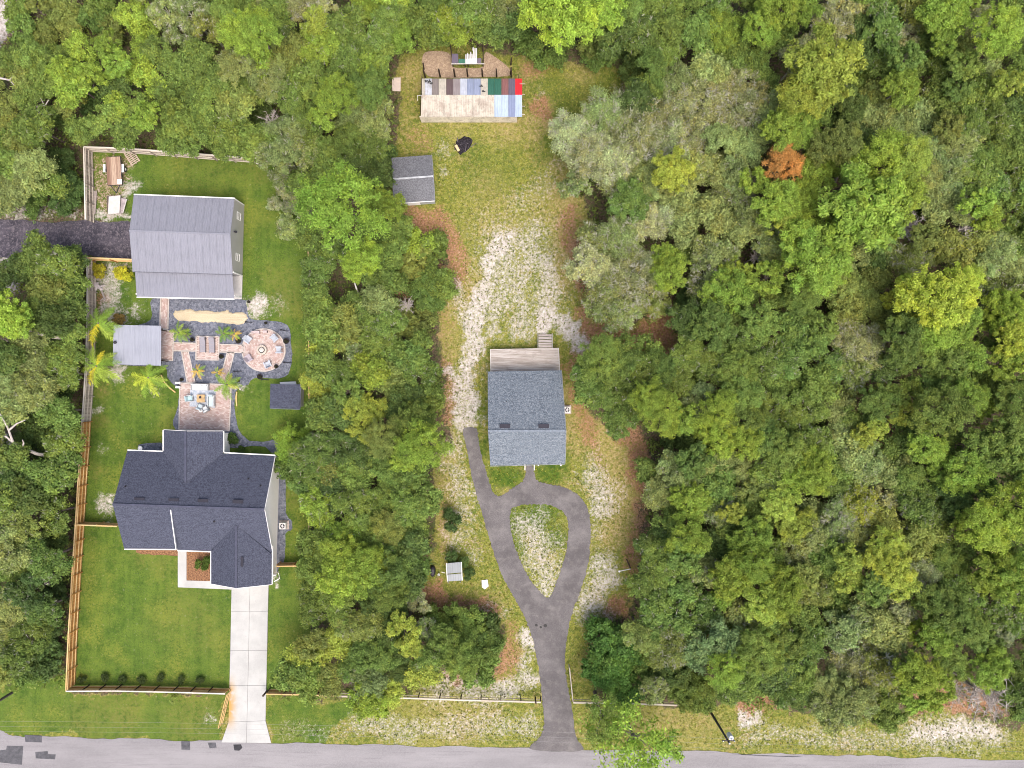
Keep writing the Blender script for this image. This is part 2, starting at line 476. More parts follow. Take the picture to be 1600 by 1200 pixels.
# straw-dry patches
for x, y, r, v in ((645, 110, 20, .8), (655, 140, 12, .7), (835, 200, 16, .8), (850, 180, 14, .7), (790, 195, 30, .5), (720, 190, 26, .4), (905, 110, 20, .5), (700, 190, 14, .4), (930, 170, 14, .5), (735, 420, 14, .5), (690, 500, 22, .6), (700, 530, 20, .5), (790, 770, 12, .7), (775, 340, 40, .4), (845, 330, 30, .4), (100, 30, 30, .7), (130, 90, 20, .5), (70, 75, 20, .5), (930, 690, 30, .4), (910, 850, 30, .3), (980, 1130, 40, .3), (700, 1110, 60, .4), (1050, 1140, 60, .3), (880, 260, 20, .5), (765, 300, 30, .3)):
    spot("dry", x, y, r, v)
for x, y, r, v in ((440, 440, 26, .45), (450, 470, 22, .5), (400, 350, 26, .2), (300, 960, 40, .3), (260, 980, 30, .2), (160, 660, 12, .6), (155, 740, 12, .7), (160, 610, 12, .5), (150, 1115, 34, .45), (200, 1122, 30, .6), (300, 1118, 40, .5), (130, 1130, 16, .5), (440, 1150, 20, .3), (460, 550, 14, .4), (465, 600, 12, .4), (400, 260, 18, .5), (260, 655, 14, .25), (290, 885, 8, .3), (250, 885, 16, .3), (230, 865, 18, .4), (450, 780, 14, .5), (330, 1000, 26, .3), (320, 250, 60, .25)):
    spot("dry", x, y, r, v)

gz = (fbm(vnB, GX * 0.5, GY * 0.5) - 0.5) * 0.05 * (np.abs(GX) < 68) * (np.abs(GY) < 53) - 0.06
ny, nx = GX.shape
idx = np.arange(nx * ny).reshape(ny, nx)
gf = np.stack([idx[:-1, :-1], idx[:-1, 1:], idx[1:, 1:], idx[1:, :-1]], -1).reshape(-1, 4)

n = N("ground", 0.95)
A = {k: n.attr(k).outputs["Fac"] for k in CH}
f1 = n.noise(4.6, 4, .72); f2 = n.noise(1.9, 4, .65); f3 = n.noise(0.5, 4, .6); f4 = n.noise(9.0, 3, .65); f5 = n.noise(2.7, 3, .65); f6 = n.noise(0.2, 3)
floor = n.mix(n.rng(f1, .35, .65), (.045, .036, .022), (.15, .105, .07))
floor = n.mix(n.rng(f2, .44, .6, 0, .85), floor, (.075, .105, .025))
weed = n.mix(n.rng(f2, .36, .64), (.085, .125, .014), (.235, .235, .045))
weed = n.mix(n.rng(f3, .35, .65, 0, .6), weed, n.mix(n.rng(f5, .38, .62), (.265, .25, .05), (.13, .155, .02)))
weed = n.mix(n.rng(f1, .50, .66, 0, .45), weed, (.36, .325, .14))
weed = n.mix(n.rng(f4, .49, .60, 0, .62), weed, (.055, .068, .014))
weed = n.mix(n.rng(n.math('ADD', n.math('MULTIPLY', f6, .5), n.math('MULTIPLY', f2, .5)), .5, .62, 0, .5), weed, n.mix(n.rng(f1, .4, .6), (.20, .145, .06), (.34, .26, .13)))
lush = n.mix(n.rng(f2, .35, .65), (.04, .085, .008), (.095, .14, .015))
lush = n.mix(n.rng(f4, .5, .64, 0, .5), lush, (.025, .05, .006))
weed = n.mix(A["lush"], weed, lush)
dry = n.mix(n.rng(f1, .35, .65), (.24, .19, .06), (.42, .32, .16))
weed = n.mix(n.math('MULTIPLY', A["dry"], n.rng(f5, .3, .6)), weed, dry)
lawn = n.mix(n.rng(f3, .35, .65), (.045, .098, .010), (.105, .160, .020))
lawn = n.mix(n.rng(f2, .42, .60, 0, .7), lawn, (.088, .140, .020))
lawn = n.mix(n.rng(f4, .46, .62, 0, .6), lawn, (.026, .055, .008))
lawn = n.mix(n.rng(n.math('ADD', f6, n.math('MULTIPLY', f5, .25)), .58, .8, 0, n.math('MULTIPLY', n.rng(f1, .38, .6), .75)), lawn, (.18, .195, .03))
stripes = n.noise(1.0, 2, .5, n.scale_vec(1.3, .04, 1))
lawn = n.mix(n.rng(stripes, .46, .6, 0, .28), lawn, (.11, .165, .025))
lawn = n.mix(n.rng(n.noise(1.3, 5, .75), .58, .68, 0, .35), lawn, (.15, .14, .045))
lawn = n.mix(n.math('MULTIPLY', A["dry"], n.rng(f5, .3, .6)), lawn, n.mix(n.rng(f1, .4, .6), (.19, .165, .05), (.13, .15, .02)))
lit = n.mix(n.rng(f1, .36, .64), (.15, .075, .038), (.36, .195, .115))
lit = n.mix(n.rng(f5, .45, .62, 0, .65), lit, (.24, .15, .055))
lit = n.mix(n.rng(f4, .57, .66, 0, .6), lit, (.42, .30, .24))
sand = n.mix(n.rng(f2, .35, .65), (.42, .375, .35), (.57, .54, .525))
sand = n.mix(n.rng(f4, .5, .62, 0, .55), sand, (.26, .22, .16))
def edge(w, k=0.55, lo=.42, hi=.58, gain=1.0):
    """a cover spreads where its weight beats the grain"""
    g = n.math('ADD', n.math('MULTIPLY', f1, .42), n.math('ADD', n.math('MULTIPLY', f5, .30), n.math('MULTIPLY', f4, .28)))
    s = n.math('ADD', n.math('MULTIPLY', w, gain), n.math('MULTIPLY', n.math('SUBTRACT', g, .5), 2.4 * k))
    return n.rng(s, lo, hi)
col = n.mix(edge(A["weed"], .35), floor, weed)
col = n.mix(edge(A["lawn"], .25), col, lawn)
col = n.mix(edge(A["litter"], .8, .32, .72, .8), col, lit)
col = n.mix(edge(A["sand"], 1.35, .18, .92, .82), col, sand)
n.color(col)
n.bump(n.math('ADD', n.math('MULTIPLY', f1, .7), n.math('MULTIPLY', f4, .4)), .8, .12)
me = np_mesh("ground", np.stack([GX, GY, gz], -1).reshape(-1, 3), gf, n.m)
for k, a in CH.items():
    at = me.attributes.new(k, 'FLOAT', 'POINT'); at.data.foreach_set("value", a.astype(np.float32).ravel())
tag(link("ground", me), kind="structure")

def sample(ch, px, py):
    ix = np.clip(np.searchsorted(gx, (np.asarray(px) - 800) / S), 0, nx - 1); iy = np.clip(np.searchsorted(gy, (600 - np.asarray(py)) / S), 0, ny - 1)
    return CH[ch][iy, ix]

# ------------------------------------------------------------------ roads and paved surfaces
n = N("road_asphalt", .9)
a = n.noise(.35, 5, .6, n.scale_vec(.25, 1, 1)); b = n.noise(10, 3, .7); c = n.noise(1.5, 5, .6, n.scale_vec(.12, 2.5, 1)); d = n.noise(4, 4)
col = n.mix(n.rng(a, .3, .7), (.175, .17, .177), (.245, .238, .246))
col = n.mix(n.rng(c, .52, .7, 0, .5), col, (.14, .134, .144))
col = n.mix(n.rng(b, .35, .7, 0, .5), col, (.30, .29, .30))
col = n.mix(n.rng(d, .6, .75, 0, .35), col, (.13, .125, .13))
n.color(col); n.bump(b, .4, .02); M_ROAD = n.m
M_PATCH = plain("patch_asphalt", (.085, .086, .095), .9, .35, 2.0, fine=9)
M_PATCH2 = plain("fresh_patch_asphalt", (.035, .035, .04), .85, .3, 2.0, fine=25)
top_edge = [(-900, 1120), (-300, 1132), (-40, 1139), (0, 1142), (20, 1149), (60, 1151), (150, 1153), (250, 1156), (346, 1158), (430, 1161), (520, 1163), (620, 1165), (720, 1167), (836, 1169), (905, 1171), (1000, 1173), (1100, 1175), (1170, 1178), (1250, 1179), (1330, 1181), (1420, 1183), (1520, 1186), (1620, 1189), (2400, 1215)]
te = [(x, y + random.uniform(-1.2, 1.2) + 1.2 * math.sin(x * .05)) for x, y in smooth_line(top_edge, False, 8)]
road = sheet("road", [te + [(2400, 1300), (-900, 1215)]], -.028, M_ROAD)
tag(road, kind="structure")
def patch(pts, m=M_PATCH): sheet("asphalt_patch", [rough(pts, .7, len(pts) + int(pts[0][0]))], -.022, m, parent=road)
patch([(38, 1149), (66, 1150), (65, 1160), (39, 1160)])
patch([(-8, 1173), (10, 1172), (10, 1165), (36, 1166), (34, 1195), (0, 1192)])
patch([(55, 1175), (74, 1174), (75, 1178), (87, 1179), (86, 1187), (56, 1185)])
patch([(283, 1158), (297, 1159), (297, 1172), (284, 1171)])
patch([(324, 1160), (337, 1160), (338, 1168), (327, 1169)])
patch([(365, 1163), (376, 1163), (379, 1168), (374, 1173), (366, 1172)], M_PATCH2)
patch([(1145, 1179), (1172, 1178.5), (1215, 1180.5), (1256, 1181), (1240, 1183), (1200, 1182)])

# concrete driveway: slabs with open joints
n = N("concrete", .85)
a = n.noise(.5, 5); b = n.noise(20, 3); c = n.noise(2.2, 5, .65)
st = n.new("ShaderNodeTexNoise"); st.inputs["Scale"].default_value = .9; st.inputs["Detail"].default_value = 4; n.link(n.pos(), st.inputs["Vector"])
sep = n.new("ShaderNodeSeparateXYZ"); n.link(n.pos(), sep.inputs[0])
rx = n.rng(sep.outputs[0], P(358, 0).x, P(374, 0).x, 1, 0)
ry = n.math('MULTIPLY', n.rng(sep.outputs[1], P(0, 1150).y, P(0, 1110).y, 0, 1), n.rng(sep.outputs[1], P(0, 1085).y, P(0, 1048).y, 1, 0))
rust = n.math('MULTIPLY', n.math('MULTIPLY', rx, ry), n.rng(st.outputs["Fac"], .28, .52, 0, .95))
col = n.mix(n.rng(a, .3, .7), (.34, .345, .335), (.42, .425, .41))
col = n.mix(n.rng(c, .58, .72, 0, .35), col, (.26, .255, .24))
col = n.mix(n.rng(b, .4, .7, 0, .3), col, (.50, .495, .48))
col = n.mix(rust, col, (.42, .25, .06))
n.color(col); n.bump(b, .25, .01); M_CONC = n.m
drive_bed = sheet("concrete_driveway", [[(362, 908), (420, 906), (417, 1040), (415, 1126), (424, 1162), (346, 1160), (357, 1128), (359, 1040)]], -.02, plain("joint_sand", (.16, .15, .14)))
tag(drive_bed, kind="structure")
def lerp(a, b, t): return (a[0] + (b[0] - a[0]) * t, a[1] + (b[1] - a[1]) * t)
rows = [((362, 908), (420, 906)), ((361, 955), (418.6, 955)), ((360, 1016), (417.5, 1016)), ((358.5, 1071), (416.2, 1071)), ((357, 1128), (415, 1126)), ((346, 1160), (424, 1161))]
g = .35
for i in range(len(rows) - 1):
    (a0, a1), (b0, b1) = rows[i], rows[i + 1]
    ma, mb = lerp(a0, a1, .5), lerp(b0, b1, .5)
    for q in ((a0, ma, mb, b0), (ma, a1, b1, mb)):
        cx = sum(p[0] for p in q) / 4; cy = sum(p[1] for p in q) / 4
        pts = [(p[0] + math.copysign(g * .6, cx - p[0]), p[1] + math.copysign(g * .6, cy - p[1])) for p in q]
        sheet("slab", [pts], .03, M_CONC, .05, drive_bed)
walk = sheet("front_walk", [[(278, 858), (291.5, 858), (291.5, 907), (331, 908), (331, 911), (362, 912), (362, 921), (300, 918.5), (278, 917.5)]], .03, M_CONC, .06)
tag(walk, kind="structure")

# asphalt loop driveway
n = N("old_asphalt", .92)
a = n.noise(.35, 5, .6); b = n.noise(9, 3, .7); c = n.noise(1.3, 5, .6); d = n.noise(4, 4, .65)
col = n.mix(n.rng(a, .32, .68), (.105, .098, .10), (.165, .155, .157))
col = n.mix(n.rng(c, .48, .74, 0, .45), col, (.25, .235, .222))
col = n.mix(n.rng(b, .35, .66, 0, .6), col, (.065, .06, .062))
col = n.mix(n.rng(d, .58, .72, 0, .35), col, (.21, .198, .195))
w2 = n.noise(.45, 5, .65)
col = n.mix(n.rng(w2, .46, .68, 0, .35), col, (.235, .222, .215))
col = n.mix(n.rng(n.noise(2.2, 5, .8), .6, .72, 0, .5), col, (.085, .08, .08))
n.color(col); n.bump(b, .5, .02); M_LOOP = n.m
outer = [(724, 671), (730, 706), (736, 740), (745, 776), (757, 815), (770, 860), (785, 900), (803, 934), (820, 965), (831, 995), (838, 1025), (844, 1060), (848, 1100), (850, 1130), (845, 1150), (830, 1171), (908, 1173), (900, 1150), (894, 1110), (887, 1070), (883, 1045), (883, 1020), (887, 990), (895, 955), (908, 920), (917, 890), (922, 855), (923, 822), (920, 800), (910, 781), (895, 768), (875, 760), (850, 755), (839, 750), (835, 740), (832, 728), (823, 728), (821, 742), (815, 754), (800, 763), (788, 772), (778, 775), (769, 766), (761, 740), (754, 718), (748, 692), (744, 670)]
hole = [(800, 795), (797, 820), (803, 850), (815, 880), (830, 908), (845, 926), (855, 934), (862, 928), (870, 908), (878, 885), (885, 860), (888, 835), (887, 815), (880, 800), (862, 790), (840, 788), (818, 789)]
loop = sheet("asphalt_driveway", [rough(smooth_line(outer, True, 11), 1.0, 3), rough(smooth_line(hole, True, 11), 1.0, 4)], -.012, M_LOOP)
tag(loop, kind="structure")
for x, y, r in ((838, 977, 2.2), (845, 980, 2.2), (852, 977.5, 2.8)):
    sheet("oil_stain", [rough([(x + r * math.cos(t), y + r * math.sin(t)) for t in np.linspace(0, 6.28, 11)[:-1]], .4, int(x))], -.007, plain("oil", (.03, .03, .03), .6), parent=loop)

# dark millings drive on the left, with its stones
n = N("dark_gravel", .95)
v = n.new("ShaderNodeTexVoronoi"); v.inputs["Scale"].default_value = 5.5; n.link(n.pos(), v.inputs["Vector"])
a = n.noise(.6, 4); b = n.noise(3, 4)
col = n.mix(n.rng(a, .3, .7), (.045, .042, .055), (.08, .072, .09))
col = n.mix(n.math('MULTIPLY', n.rng(v.outputs["Color"], .4, 1.0), .8), col, (.17, .15, .17))
col = n.mix(n.rng(b, .62, .75, 0, .4), col, (.16, .13, .12))
n.color(col); n.bump(v.outputs["Distance"], 1.0, .08); M_DGRAV = n.m
gd = sheet("gravel_driveway", [rough(smooth_line([(-60, 341), (0, 343), (40, 344), (80, 347), (120, 345), (136, 344), (170, 347), (208, 349), (208, 404), (170, 403), (137, 398), (110, 397), (70, 388), (45, 392), (20, 403), (0, 402), (-60, 410)], True, 6), 1, 5)], -.01, M_DGRAV)
tag(gd, kind="structure")

# slate-blue gravel garden bed
n = N("slate_gravel", .95)
v = n.new("ShaderNodeTexVoronoi"); v.inputs["Scale"].default_value = 5; n.link(n.pos(), v.inputs["Vector"])
a = n.noise(.8, 4); b = n.noise(4, 3)
col = n.mix(v.outputs["Color"], (.06, .068, .09), (.215, .23, .275))
col = n.mix(n.rng(a, .4, .7, 0, .5), col, (.09, .10, .14))
col = n.mix(n.rng(b, .6, .75, 0, .5), col, (.28, .27, .27))
n.color(col); n.bump(v.outputs["Distance"], 1.0, .08); M_SLATE = n.m
bed = sheet("gravel_bed", [rough(smooth_line([(238, 466), (300, 466), (378, 468), (385, 474), (390, 497), (408, 500), (440, 503), (453, 515), (455, 535), (456, 560), (450, 585), (430, 592), (400, 590), (386, 602), (372, 606), (367, 620), (368, 650), (375, 675), (390, 688), (412, 690), (425, 687), (436, 692), (440, 715), (446, 760), (447, 800), (456, 815), (455, 828), (446, 834), (445, 870), (438, 884), (428, 884), (428, 712), (350, 700), (275, 672), (276, 640), (281, 612), (270, 600), (262, 590), (258, 575), (240, 572), (182, 570), (176, 560), (180, 520), (192, 512), (236, 500)], True, 4), .9, 8)], -.016, M_SLATE)
tag(bed, kind="structure")
bed2 = sheet("gravel_bed", [rough(smooth_line([(217, 700), (220, 694), (256, 693), (257, 708), (218, 708)], True, 4), .6, 9)], -.016, M_SLATE)
tag(bed2, kind="structure")
n = N("mulch", .95)
a = n.noise(6, 4, .7); b = n.noise(2, 3)
n.color(n.mix(n.rng(a, .35, .65), (.10, .05, .028), n.mix(b, (.33, .18, .09), (.25, .13, .07)))); n.bump(a, .8, .06); M_MULCH = n.m
tag(sheet("mulch_bed", [[(291, 859), (331, 859), (331, 908), (291, 907)]], .0, M_MULCH), kind="structure")
tag(sheet("mulch_bed", [rough(smooth_line([(214, 856), (250, 857), (278, 858), (278, 868), (240, 867), (216, 864)], True, 4), .8, 2)], -.01, M_MULCH), kind="structure")
# ------------------------------------------------------------------ pavers
n = N("pavers", .88)
t = n.attr("tone").outputs["Fac"]; a = n.noise(1.0, 4); b = n.noise(16, 3)
col = n.mix(n.rng(t, 0, 1, smooth=False), (.33, .235, .21), (.54, .455, .42))
col = n.mix(n.rng(a, .45, .65, 0, .6), col, n.mix(t, (.34, .205, .185), (.46, .36, .33)))
col = n.mix(n.rng(b, .45, .75, 0, .4), col, (.52, .48, .44))
n.color(col); n.bump(b, .3, .01); M_PAVER = n.m
M_EDGE = plain("paver_edge", (.44, .40, .37), .85, .2)
M_SAND = plain("joint_grit", (.30, .24, .21), .95, .3)
def pavers(name, poly, ang=0.0, z=.045, edge=True, l=.3, w=.15, border=True):
    base = sheet(name, [poly], z - .025, M_SAND)
    tag(base, kind="structure")
    wp = [P(x, y) for x, y in poly]
    xs = [p.x for p in wp]; ys = [p.y for p in wp]
    cx, cy = sum(xs) / len(xs), sum(ys) / len(ys); R = max(math.hypot(x - cx, y - cy) for x, y in zip(xs, ys)) + .4
    ca, sa = math.cos(ang), math.sin(ang)
    cand = []
    nr = int(R / w) + 1; nc = int(R / l) + 1
    for j in range(-nr, nr + 1):
        for i in range(-nc, nc + 1):
            lx = i * l + (l / 2 if j % 2 else 0); ly = j * w
            cand.append((cx + lx * ca - ly * sa, cy + lx * sa + ly * ca))
    c = np.array(cand); wpoly = [(p.x, p.y) for p in wp]
    ok = in_poly(c[:, 0], c[:, 1], wpoly) & (seg_dist(c[:, 0], c[:, 1], wpoly, True) > .09)
    m = MB(); tones = []
    r = random.Random(int(cx * 10))
    for x, y in c[ok]:
        h = z + r.uniform(-.006, .006); k = len(m.v)
        m.box((x, y, h - .02), (l - .016, w - .016, .04), ang)
        tones += [r.random()] * (len(m.v) - k)
    m.tone = tones
    o = m.build("pavers", M_PAVER, base); o["kind"] = "stuff"
    if border:
        e = MB()
        for i in range(len(wp)):
            a, b = wp[i], wp[(i + 1) % len(wp)]
            e.beam((a.x, a.y, z + .001), (b.x, b.y, z + .001), .14, .06)
        e.build("paver_edge", M_EDGE, base)
    return base
rot = math.radians(-1.5)
pavers("patio", [(281.5, 598.5), (361.5, 601), (358.5, 673), (280, 671)], rot)
pavers("paver_path", [(251.5, 465), (264, 465), (262.5, 514), (250, 514)], rot + math.pi / 2)
pavers("paver_path", [(252, 514), (271.5, 519), (270, 563.5), (252, 563)], rot, z=.055)
pavers("paver_path", [(271, 535.5), (307, 536.5), (307, 548.5), (270.5, 548)], rot)
pavers("paver_path", [(307, 525.5), (342.5, 526), (342, 562.5), (306.5, 562)], rot, z=.052)
pavers("paver_path", [(342.5, 538), (382, 539.5), (382, 551), (342.3, 550)], rot)
pavers("paver_path", [(284, 549), (294.5, 549.5), (305, 598), (293, 598)], rot + 1.3)
pavers("paver_path", [(355.5, 551), (366, 551.5), (354.5, 598), (343, 597.5)], rot - 1.3)
ctr = (412, 547)
fp = [(ctr[0] + 33.5 * math.cos(t), ctr[1] + 33 * math.sin(t)) for t in np.linspace(0, 2 * math.pi, 37)[:-1]]
base = sheet("fire_pit_patio", [fp], .02, M_SAND); tag(base, kind="structure")
m = MB(); tones = []; r_ = random.Random(5); c0 = P(*ctr)
for k in range(1, 17):
    rr = k * .155; nn = max(5, int(2 * math.pi * rr / .24))
    for i in range(nn):
        a = 2 * math.pi * i / nn + k * .4; kk = len(m.v)
        m.box((c0.x + rr * math.cos(a), c0.y + rr * math.sin(a), .03 + r_.uniform(-.006, .006)), (.14, 2 * math.pi * rr / nn - .016, .04), a)
        tones += [r_.random()] * (len(m.v) - kk)
m.tone = tones
m.build("pavers", M_PAVER, base)["kind"] = "stuff"
m = MB()
for i in range(36):
    m.beam((*P(*fp[i]).xy, .046), (*P(*fp[(i + 1) % 36]).xy, .046), .16, .06)
m.build("paver_edge", M_EDGE, base)
# pale pea-gravel mound
n = N("pea_gravel", .95)
a = n.noise(16, 4, .65); b = n.noise(1.2, 3)
n.color(n.mix(n.rng(a, .35, .65), (.42, .35, .23), n.mix(b, (.56, .495, .36), (.52, .45, .32)))); n.bump(a, .8, .05); M_PEA = n.m
lp = rough(smooth_line([(271, 492), (273, 486), (285, 484), (298, 483), (306, 486), (318, 485), (335, 487), (345, 487), (355, 484), (362, 489), (378, 488), (386, 493), (386, 499), (382, 505), (372, 507), (352, 505), (336, 503), (322, 504), (300, 502), (280, 501), (274, 497)], True, 5), .9, 4)
m = MB(); cxy = P(329, 494.5)
ring = [P(x, y) for x, y in lp]
pts = []
for k, hh in ((1.0, -.02), (.88, .07), (.6, .13)):
    for p in ring:
        yy = cxy.y + (p.y - cxy.y) * k; xx = cxy.x + (p.x - cxy.x) * (1 - (1 - k) * .2)
        pts.append((xx, yy, hh + (random.uniform(-.015, .02) if k < 1 else 0)))
q = len(ring); fs = []
for k in range(2):
    for i in range(q):
        j = (i + 1) % q
        fs.append((k * q + i, (k + 1) * q + i, (k + 1) * q + j, k * q + j))
m.add(pts, fs)
inner = [Vector((p[0], p[1], 0)) for p in pts[2 * q:]]
m.f += [tuple(2 * q + i for i in t) for t in tessellate_polygon([inner])]
o = m.build("gravel_mound", M_PEA); tag(o, kind="structure")
bm = bmesh.new(); bm.from_mesh(o.data); bmesh.ops.recalc_face_normals(bm, faces=bm.faces); bm.to_mesh(o.data); bm.free()

# ------------------------------------------------------------------ building materials
def shingle(name, lo, hi, grain):
    n = N(name, .92)
    uv = n.new("ShaderNodeUVMap").outputs[0]
    br = n.new("ShaderNodeTexBrick"); br.offset = .5
    br.inputs["Scale"].default_value = 1.0; br.inputs["Brick Width"].default_value = .34; br.inputs["Row Height"].default_value = .18
    br.inputs["Mortar Size"].default_value = .012; br.inputs["Mortar Smooth"].default_value = .3; br.inputs["Bias"].default_value = 0
    br.inputs["Color1"].default_value = (*lo, 1); br.inputs["Color2"].default_value = (*hi, 1); br.inputs["Mortar"].default_value = (*dark(lo, .6), 1)
    n.link(uv, br.inputs["Vector"])
    a = n.noise(6.5, 3, .75); b = n.noise(.35, 4); c = n.noise(9, 2, .7)
    col = n.mix(n.rng(a, .44, .6, 0, .7), br.outputs["Color"], grain)
    col = n.mix(n.rng(c, .5, .62, 0, .65), col, dark(lo, .55))
    col = n.mix(n.rng(b, .4, .7, 0, .25), col, dark(hi, .8))
    n.color(col); n.bump(a, .35, .02)
    return n.m
M_SH_BLUE = shingle("shingle_slate_blue", (.042, .048, .072), (.068, .076, .110), (.094, .103, .142))
M_SH_PALE = shingle("shingle_pale_blue", (.085, .108, .138), (.145, .175, .212), (.265, .295, .325))
M_SH_GREY = shingle("shingle_old_grey", (.10, .104, .118), (.15, .154, .168), (.20, .205, .22))
M_WHITE = plain("white_trim", (.76, .76, .75), .6, .06)
M_SIDING = plain("grey_siding", (.84, .83, .80), .7, .04)
M_BEIGE = plain("beige_siding", (.46, .46, .47), .7, .08)
M_DARKMETAL = plain("dark_metal", (.03, .03, .038), .5, .2)
M_VENT = plain("vent_metal", (.022, .022, .034), .6, .2)
M_CAPB = plain("ridge_blue", (.062, .067, .098), .9, .25, 2)
M_CAPP = plain("ridge_pale", (.17, .20, .235), .9, .3, 4)
M_GLASS = plain("window_glass", (.03, .04, .05), .08, .1)
def steel(name, c, var=.12, stain=None):
    n = N(name, .55)
    n.b.inputs["Metallic"].default_value = .05
    a = n.noise(.6, 5); b = n.noise(6, 4, .6, n.scale_vec(1, .15, 1)); d = n.noise(1.1, 6, .7)
    col = n.mix(n.rng(n.math('ADD', n.math('MULTIPLY', a, .5), n.math('MULTIPLY', b, .5)), .35, .65), dark(c, 1 - var), dark(c, 1 + var))
    if stain:
        col = n.mix(n.rng(d, .44, .66, 0, .7), col, stain)
        col = n.mix(n.rng(b, .52, .68, 0, .5), col, dark(stain, .6))
    n.color(col)
    return n.m
M_GALV = steel("grey_metal_roof", (.205, .212, .25), .06)
M_GALV2 = steel("pale_metal_roof", (.255, .272, .32), .06)

def rib_panel(m, a, b, c, d, ribs=4, h=.02, w=.05):
    """one roofing sheet between eave a-b and ridge d-c, with standing ribs running up the slope"""
    a, b, c, d = map(Vector, (a, b, c, d))
    nrm = (b - a).cross(d - a).normalized()
    if nrm.z < 0: nrm = -nrm
    L0 = (b - a).length
    prof = [(0.0, 0)]
    for i in range(ribs):
        t = (i + .5) / ribs; hw = w / L0 / 2
        prof += [(t - hw * 1.7, 0), (t - hw * .6, h), (t + hw * .6, h), (t + hw * 1.7, 0)]
    prof.append((1.0, 0))
    k = len(prof)
    lo = [a.lerp(b, t) + nrm * z for t, z in prof]; hi = [d.lerp(c, t) + nrm * z for t, z in prof]
    m.add(lo + hi, [(i, i + 1, k + i + 1, k + i) for i in range(k - 1)])
    low = [p - Vector((0, 0, .03)) for p in (a, b, c, d)]
    m.add([a, b, c, d] + low, [(7, 6, 5, 4), (0, 4, 5, 1), (1, 5, 6, 2), (2, 6, 7, 3), (3, 7, 4, 0)])
def metal_slope(a, b, c, d, count, mat, parent, ribs=4):
    a, b, c, d = map(Vector, (a, b, c, d))
    for i in range(count):
        t0, t1 = i / count + .0008, (i + 1) / count - .0008
        m = MB()
        rib_panel(m, a.lerp(b, t0), a.lerp(b, t1), d.lerp(c, t1), d.lerp(c, t0), ribs)
        m.build("roof_panel", mat if not isinstance(mat, (list, tuple)) else mat[i], parent)
def inset(poly, d):
    """shrink an xy polygon by d"""
    poly = [Vector((p[0], p[1])) for p in poly]
    ar = sum(poly[i].x * poly[(i + 1) % len(poly)].y - poly[(i + 1) % len(poly)].x * poly[i].y for i in range(len(poly)))
    if ar < 0: poly = poly[::-1]
    out = []
    q = len(poly)
    for i in range(q):
        p0, p1, p2 = poly[i - 1], poly[i], poly[(i + 1) % q]
        e1 = (p1 - p0).normalized(); e2 = (p2 - p1).normalized()
        n1 = Vector((-e1.y, e1.x)); n2 = Vector((-e2.y, e2.x))
        bis = n1 + n2
        k = d / max(.2, bis.dot(n1) ) if bis.length > 1e-6 else d
        out.append(p1 + bis * k)
    return out
def wall_tri(m, a, b, apex, t):
    """gable wall from a to b (xy) up to the apex, thickness t"""
    a, b, apex = Vector(a), Vector(b), Vector(apex)
    nn = (b - a).cross(Vector((0, 0, 1))).normalized() * t / 2
    m.add([a + nn, b + nn, apex + nn, a - nn, b - nn, apex - nn], [(0, 1, 2), (5, 4, 3), (0, 3, 4, 1), (1, 4, 5, 2), (2, 5, 3, 0)])
def window(parent, p, q, z0, z1, out, frame=M_WHITE):
    """window between wall points p and q (xy), from z0 to z1; out = outward normal"""
    p, q, out = Vector((*p, 0)), Vector((*q, 0)), Vector((*out, 0)).normalized()
    m = MB(); w = .09
    A = p + out * .03; B = q + out * .03
    for z in (z0, z1, (z0 + z1) / 2): m.beam((A.x, A.y, z), (B.x, B.y, z), .08, w)
    for r in (A, B): m.beam((r.x, r.y, z0 + .05), (r.x, r.y, z1 - .05), .08, w, up=(q - p).normalized())
    f = m.build("window", frame, parent)
    g = MB(); C = p + out * .012; D = q + out * .012
    g.beam((C.x, C.y, (z0 + z1) / 2), (D.x, D.y, (z0 + z1) / 2), .02, z1 - z0 - .1)
    g.build("pane", M_GLASS, f)
    return f
def box_vent(parent, x, y, z, w, d, rz, mat=M_VENT):
    p = P(x, y, z)
    m = MB(); m.box((p.x, p.y, z + .06), (w, d, .22), rz); m.box((p.x, p.y, z + .19), (w + .08, d + .08, .04), rz)
    m.build("roof_vent", mat, parent)
def pipe(parent, x, y, z):
    p = P(x, y, z); m = MB()
    m.lathe((p.x, p.y, z - .1), [(.14, 0), (.14, .12), (.055, .16), (.055, .42)], 10)
    m.build("vent_pipe", M_DARKMETAL, parent)
def gutter(parent, pts, mat=M_WHITE, w=.12, h=.13, name="gutter"):
    m = MB()
    for a, b in zip(pts[:-1], pts[1:]): m.beam(a, b, w, h)
    m.build(name, mat, parent)

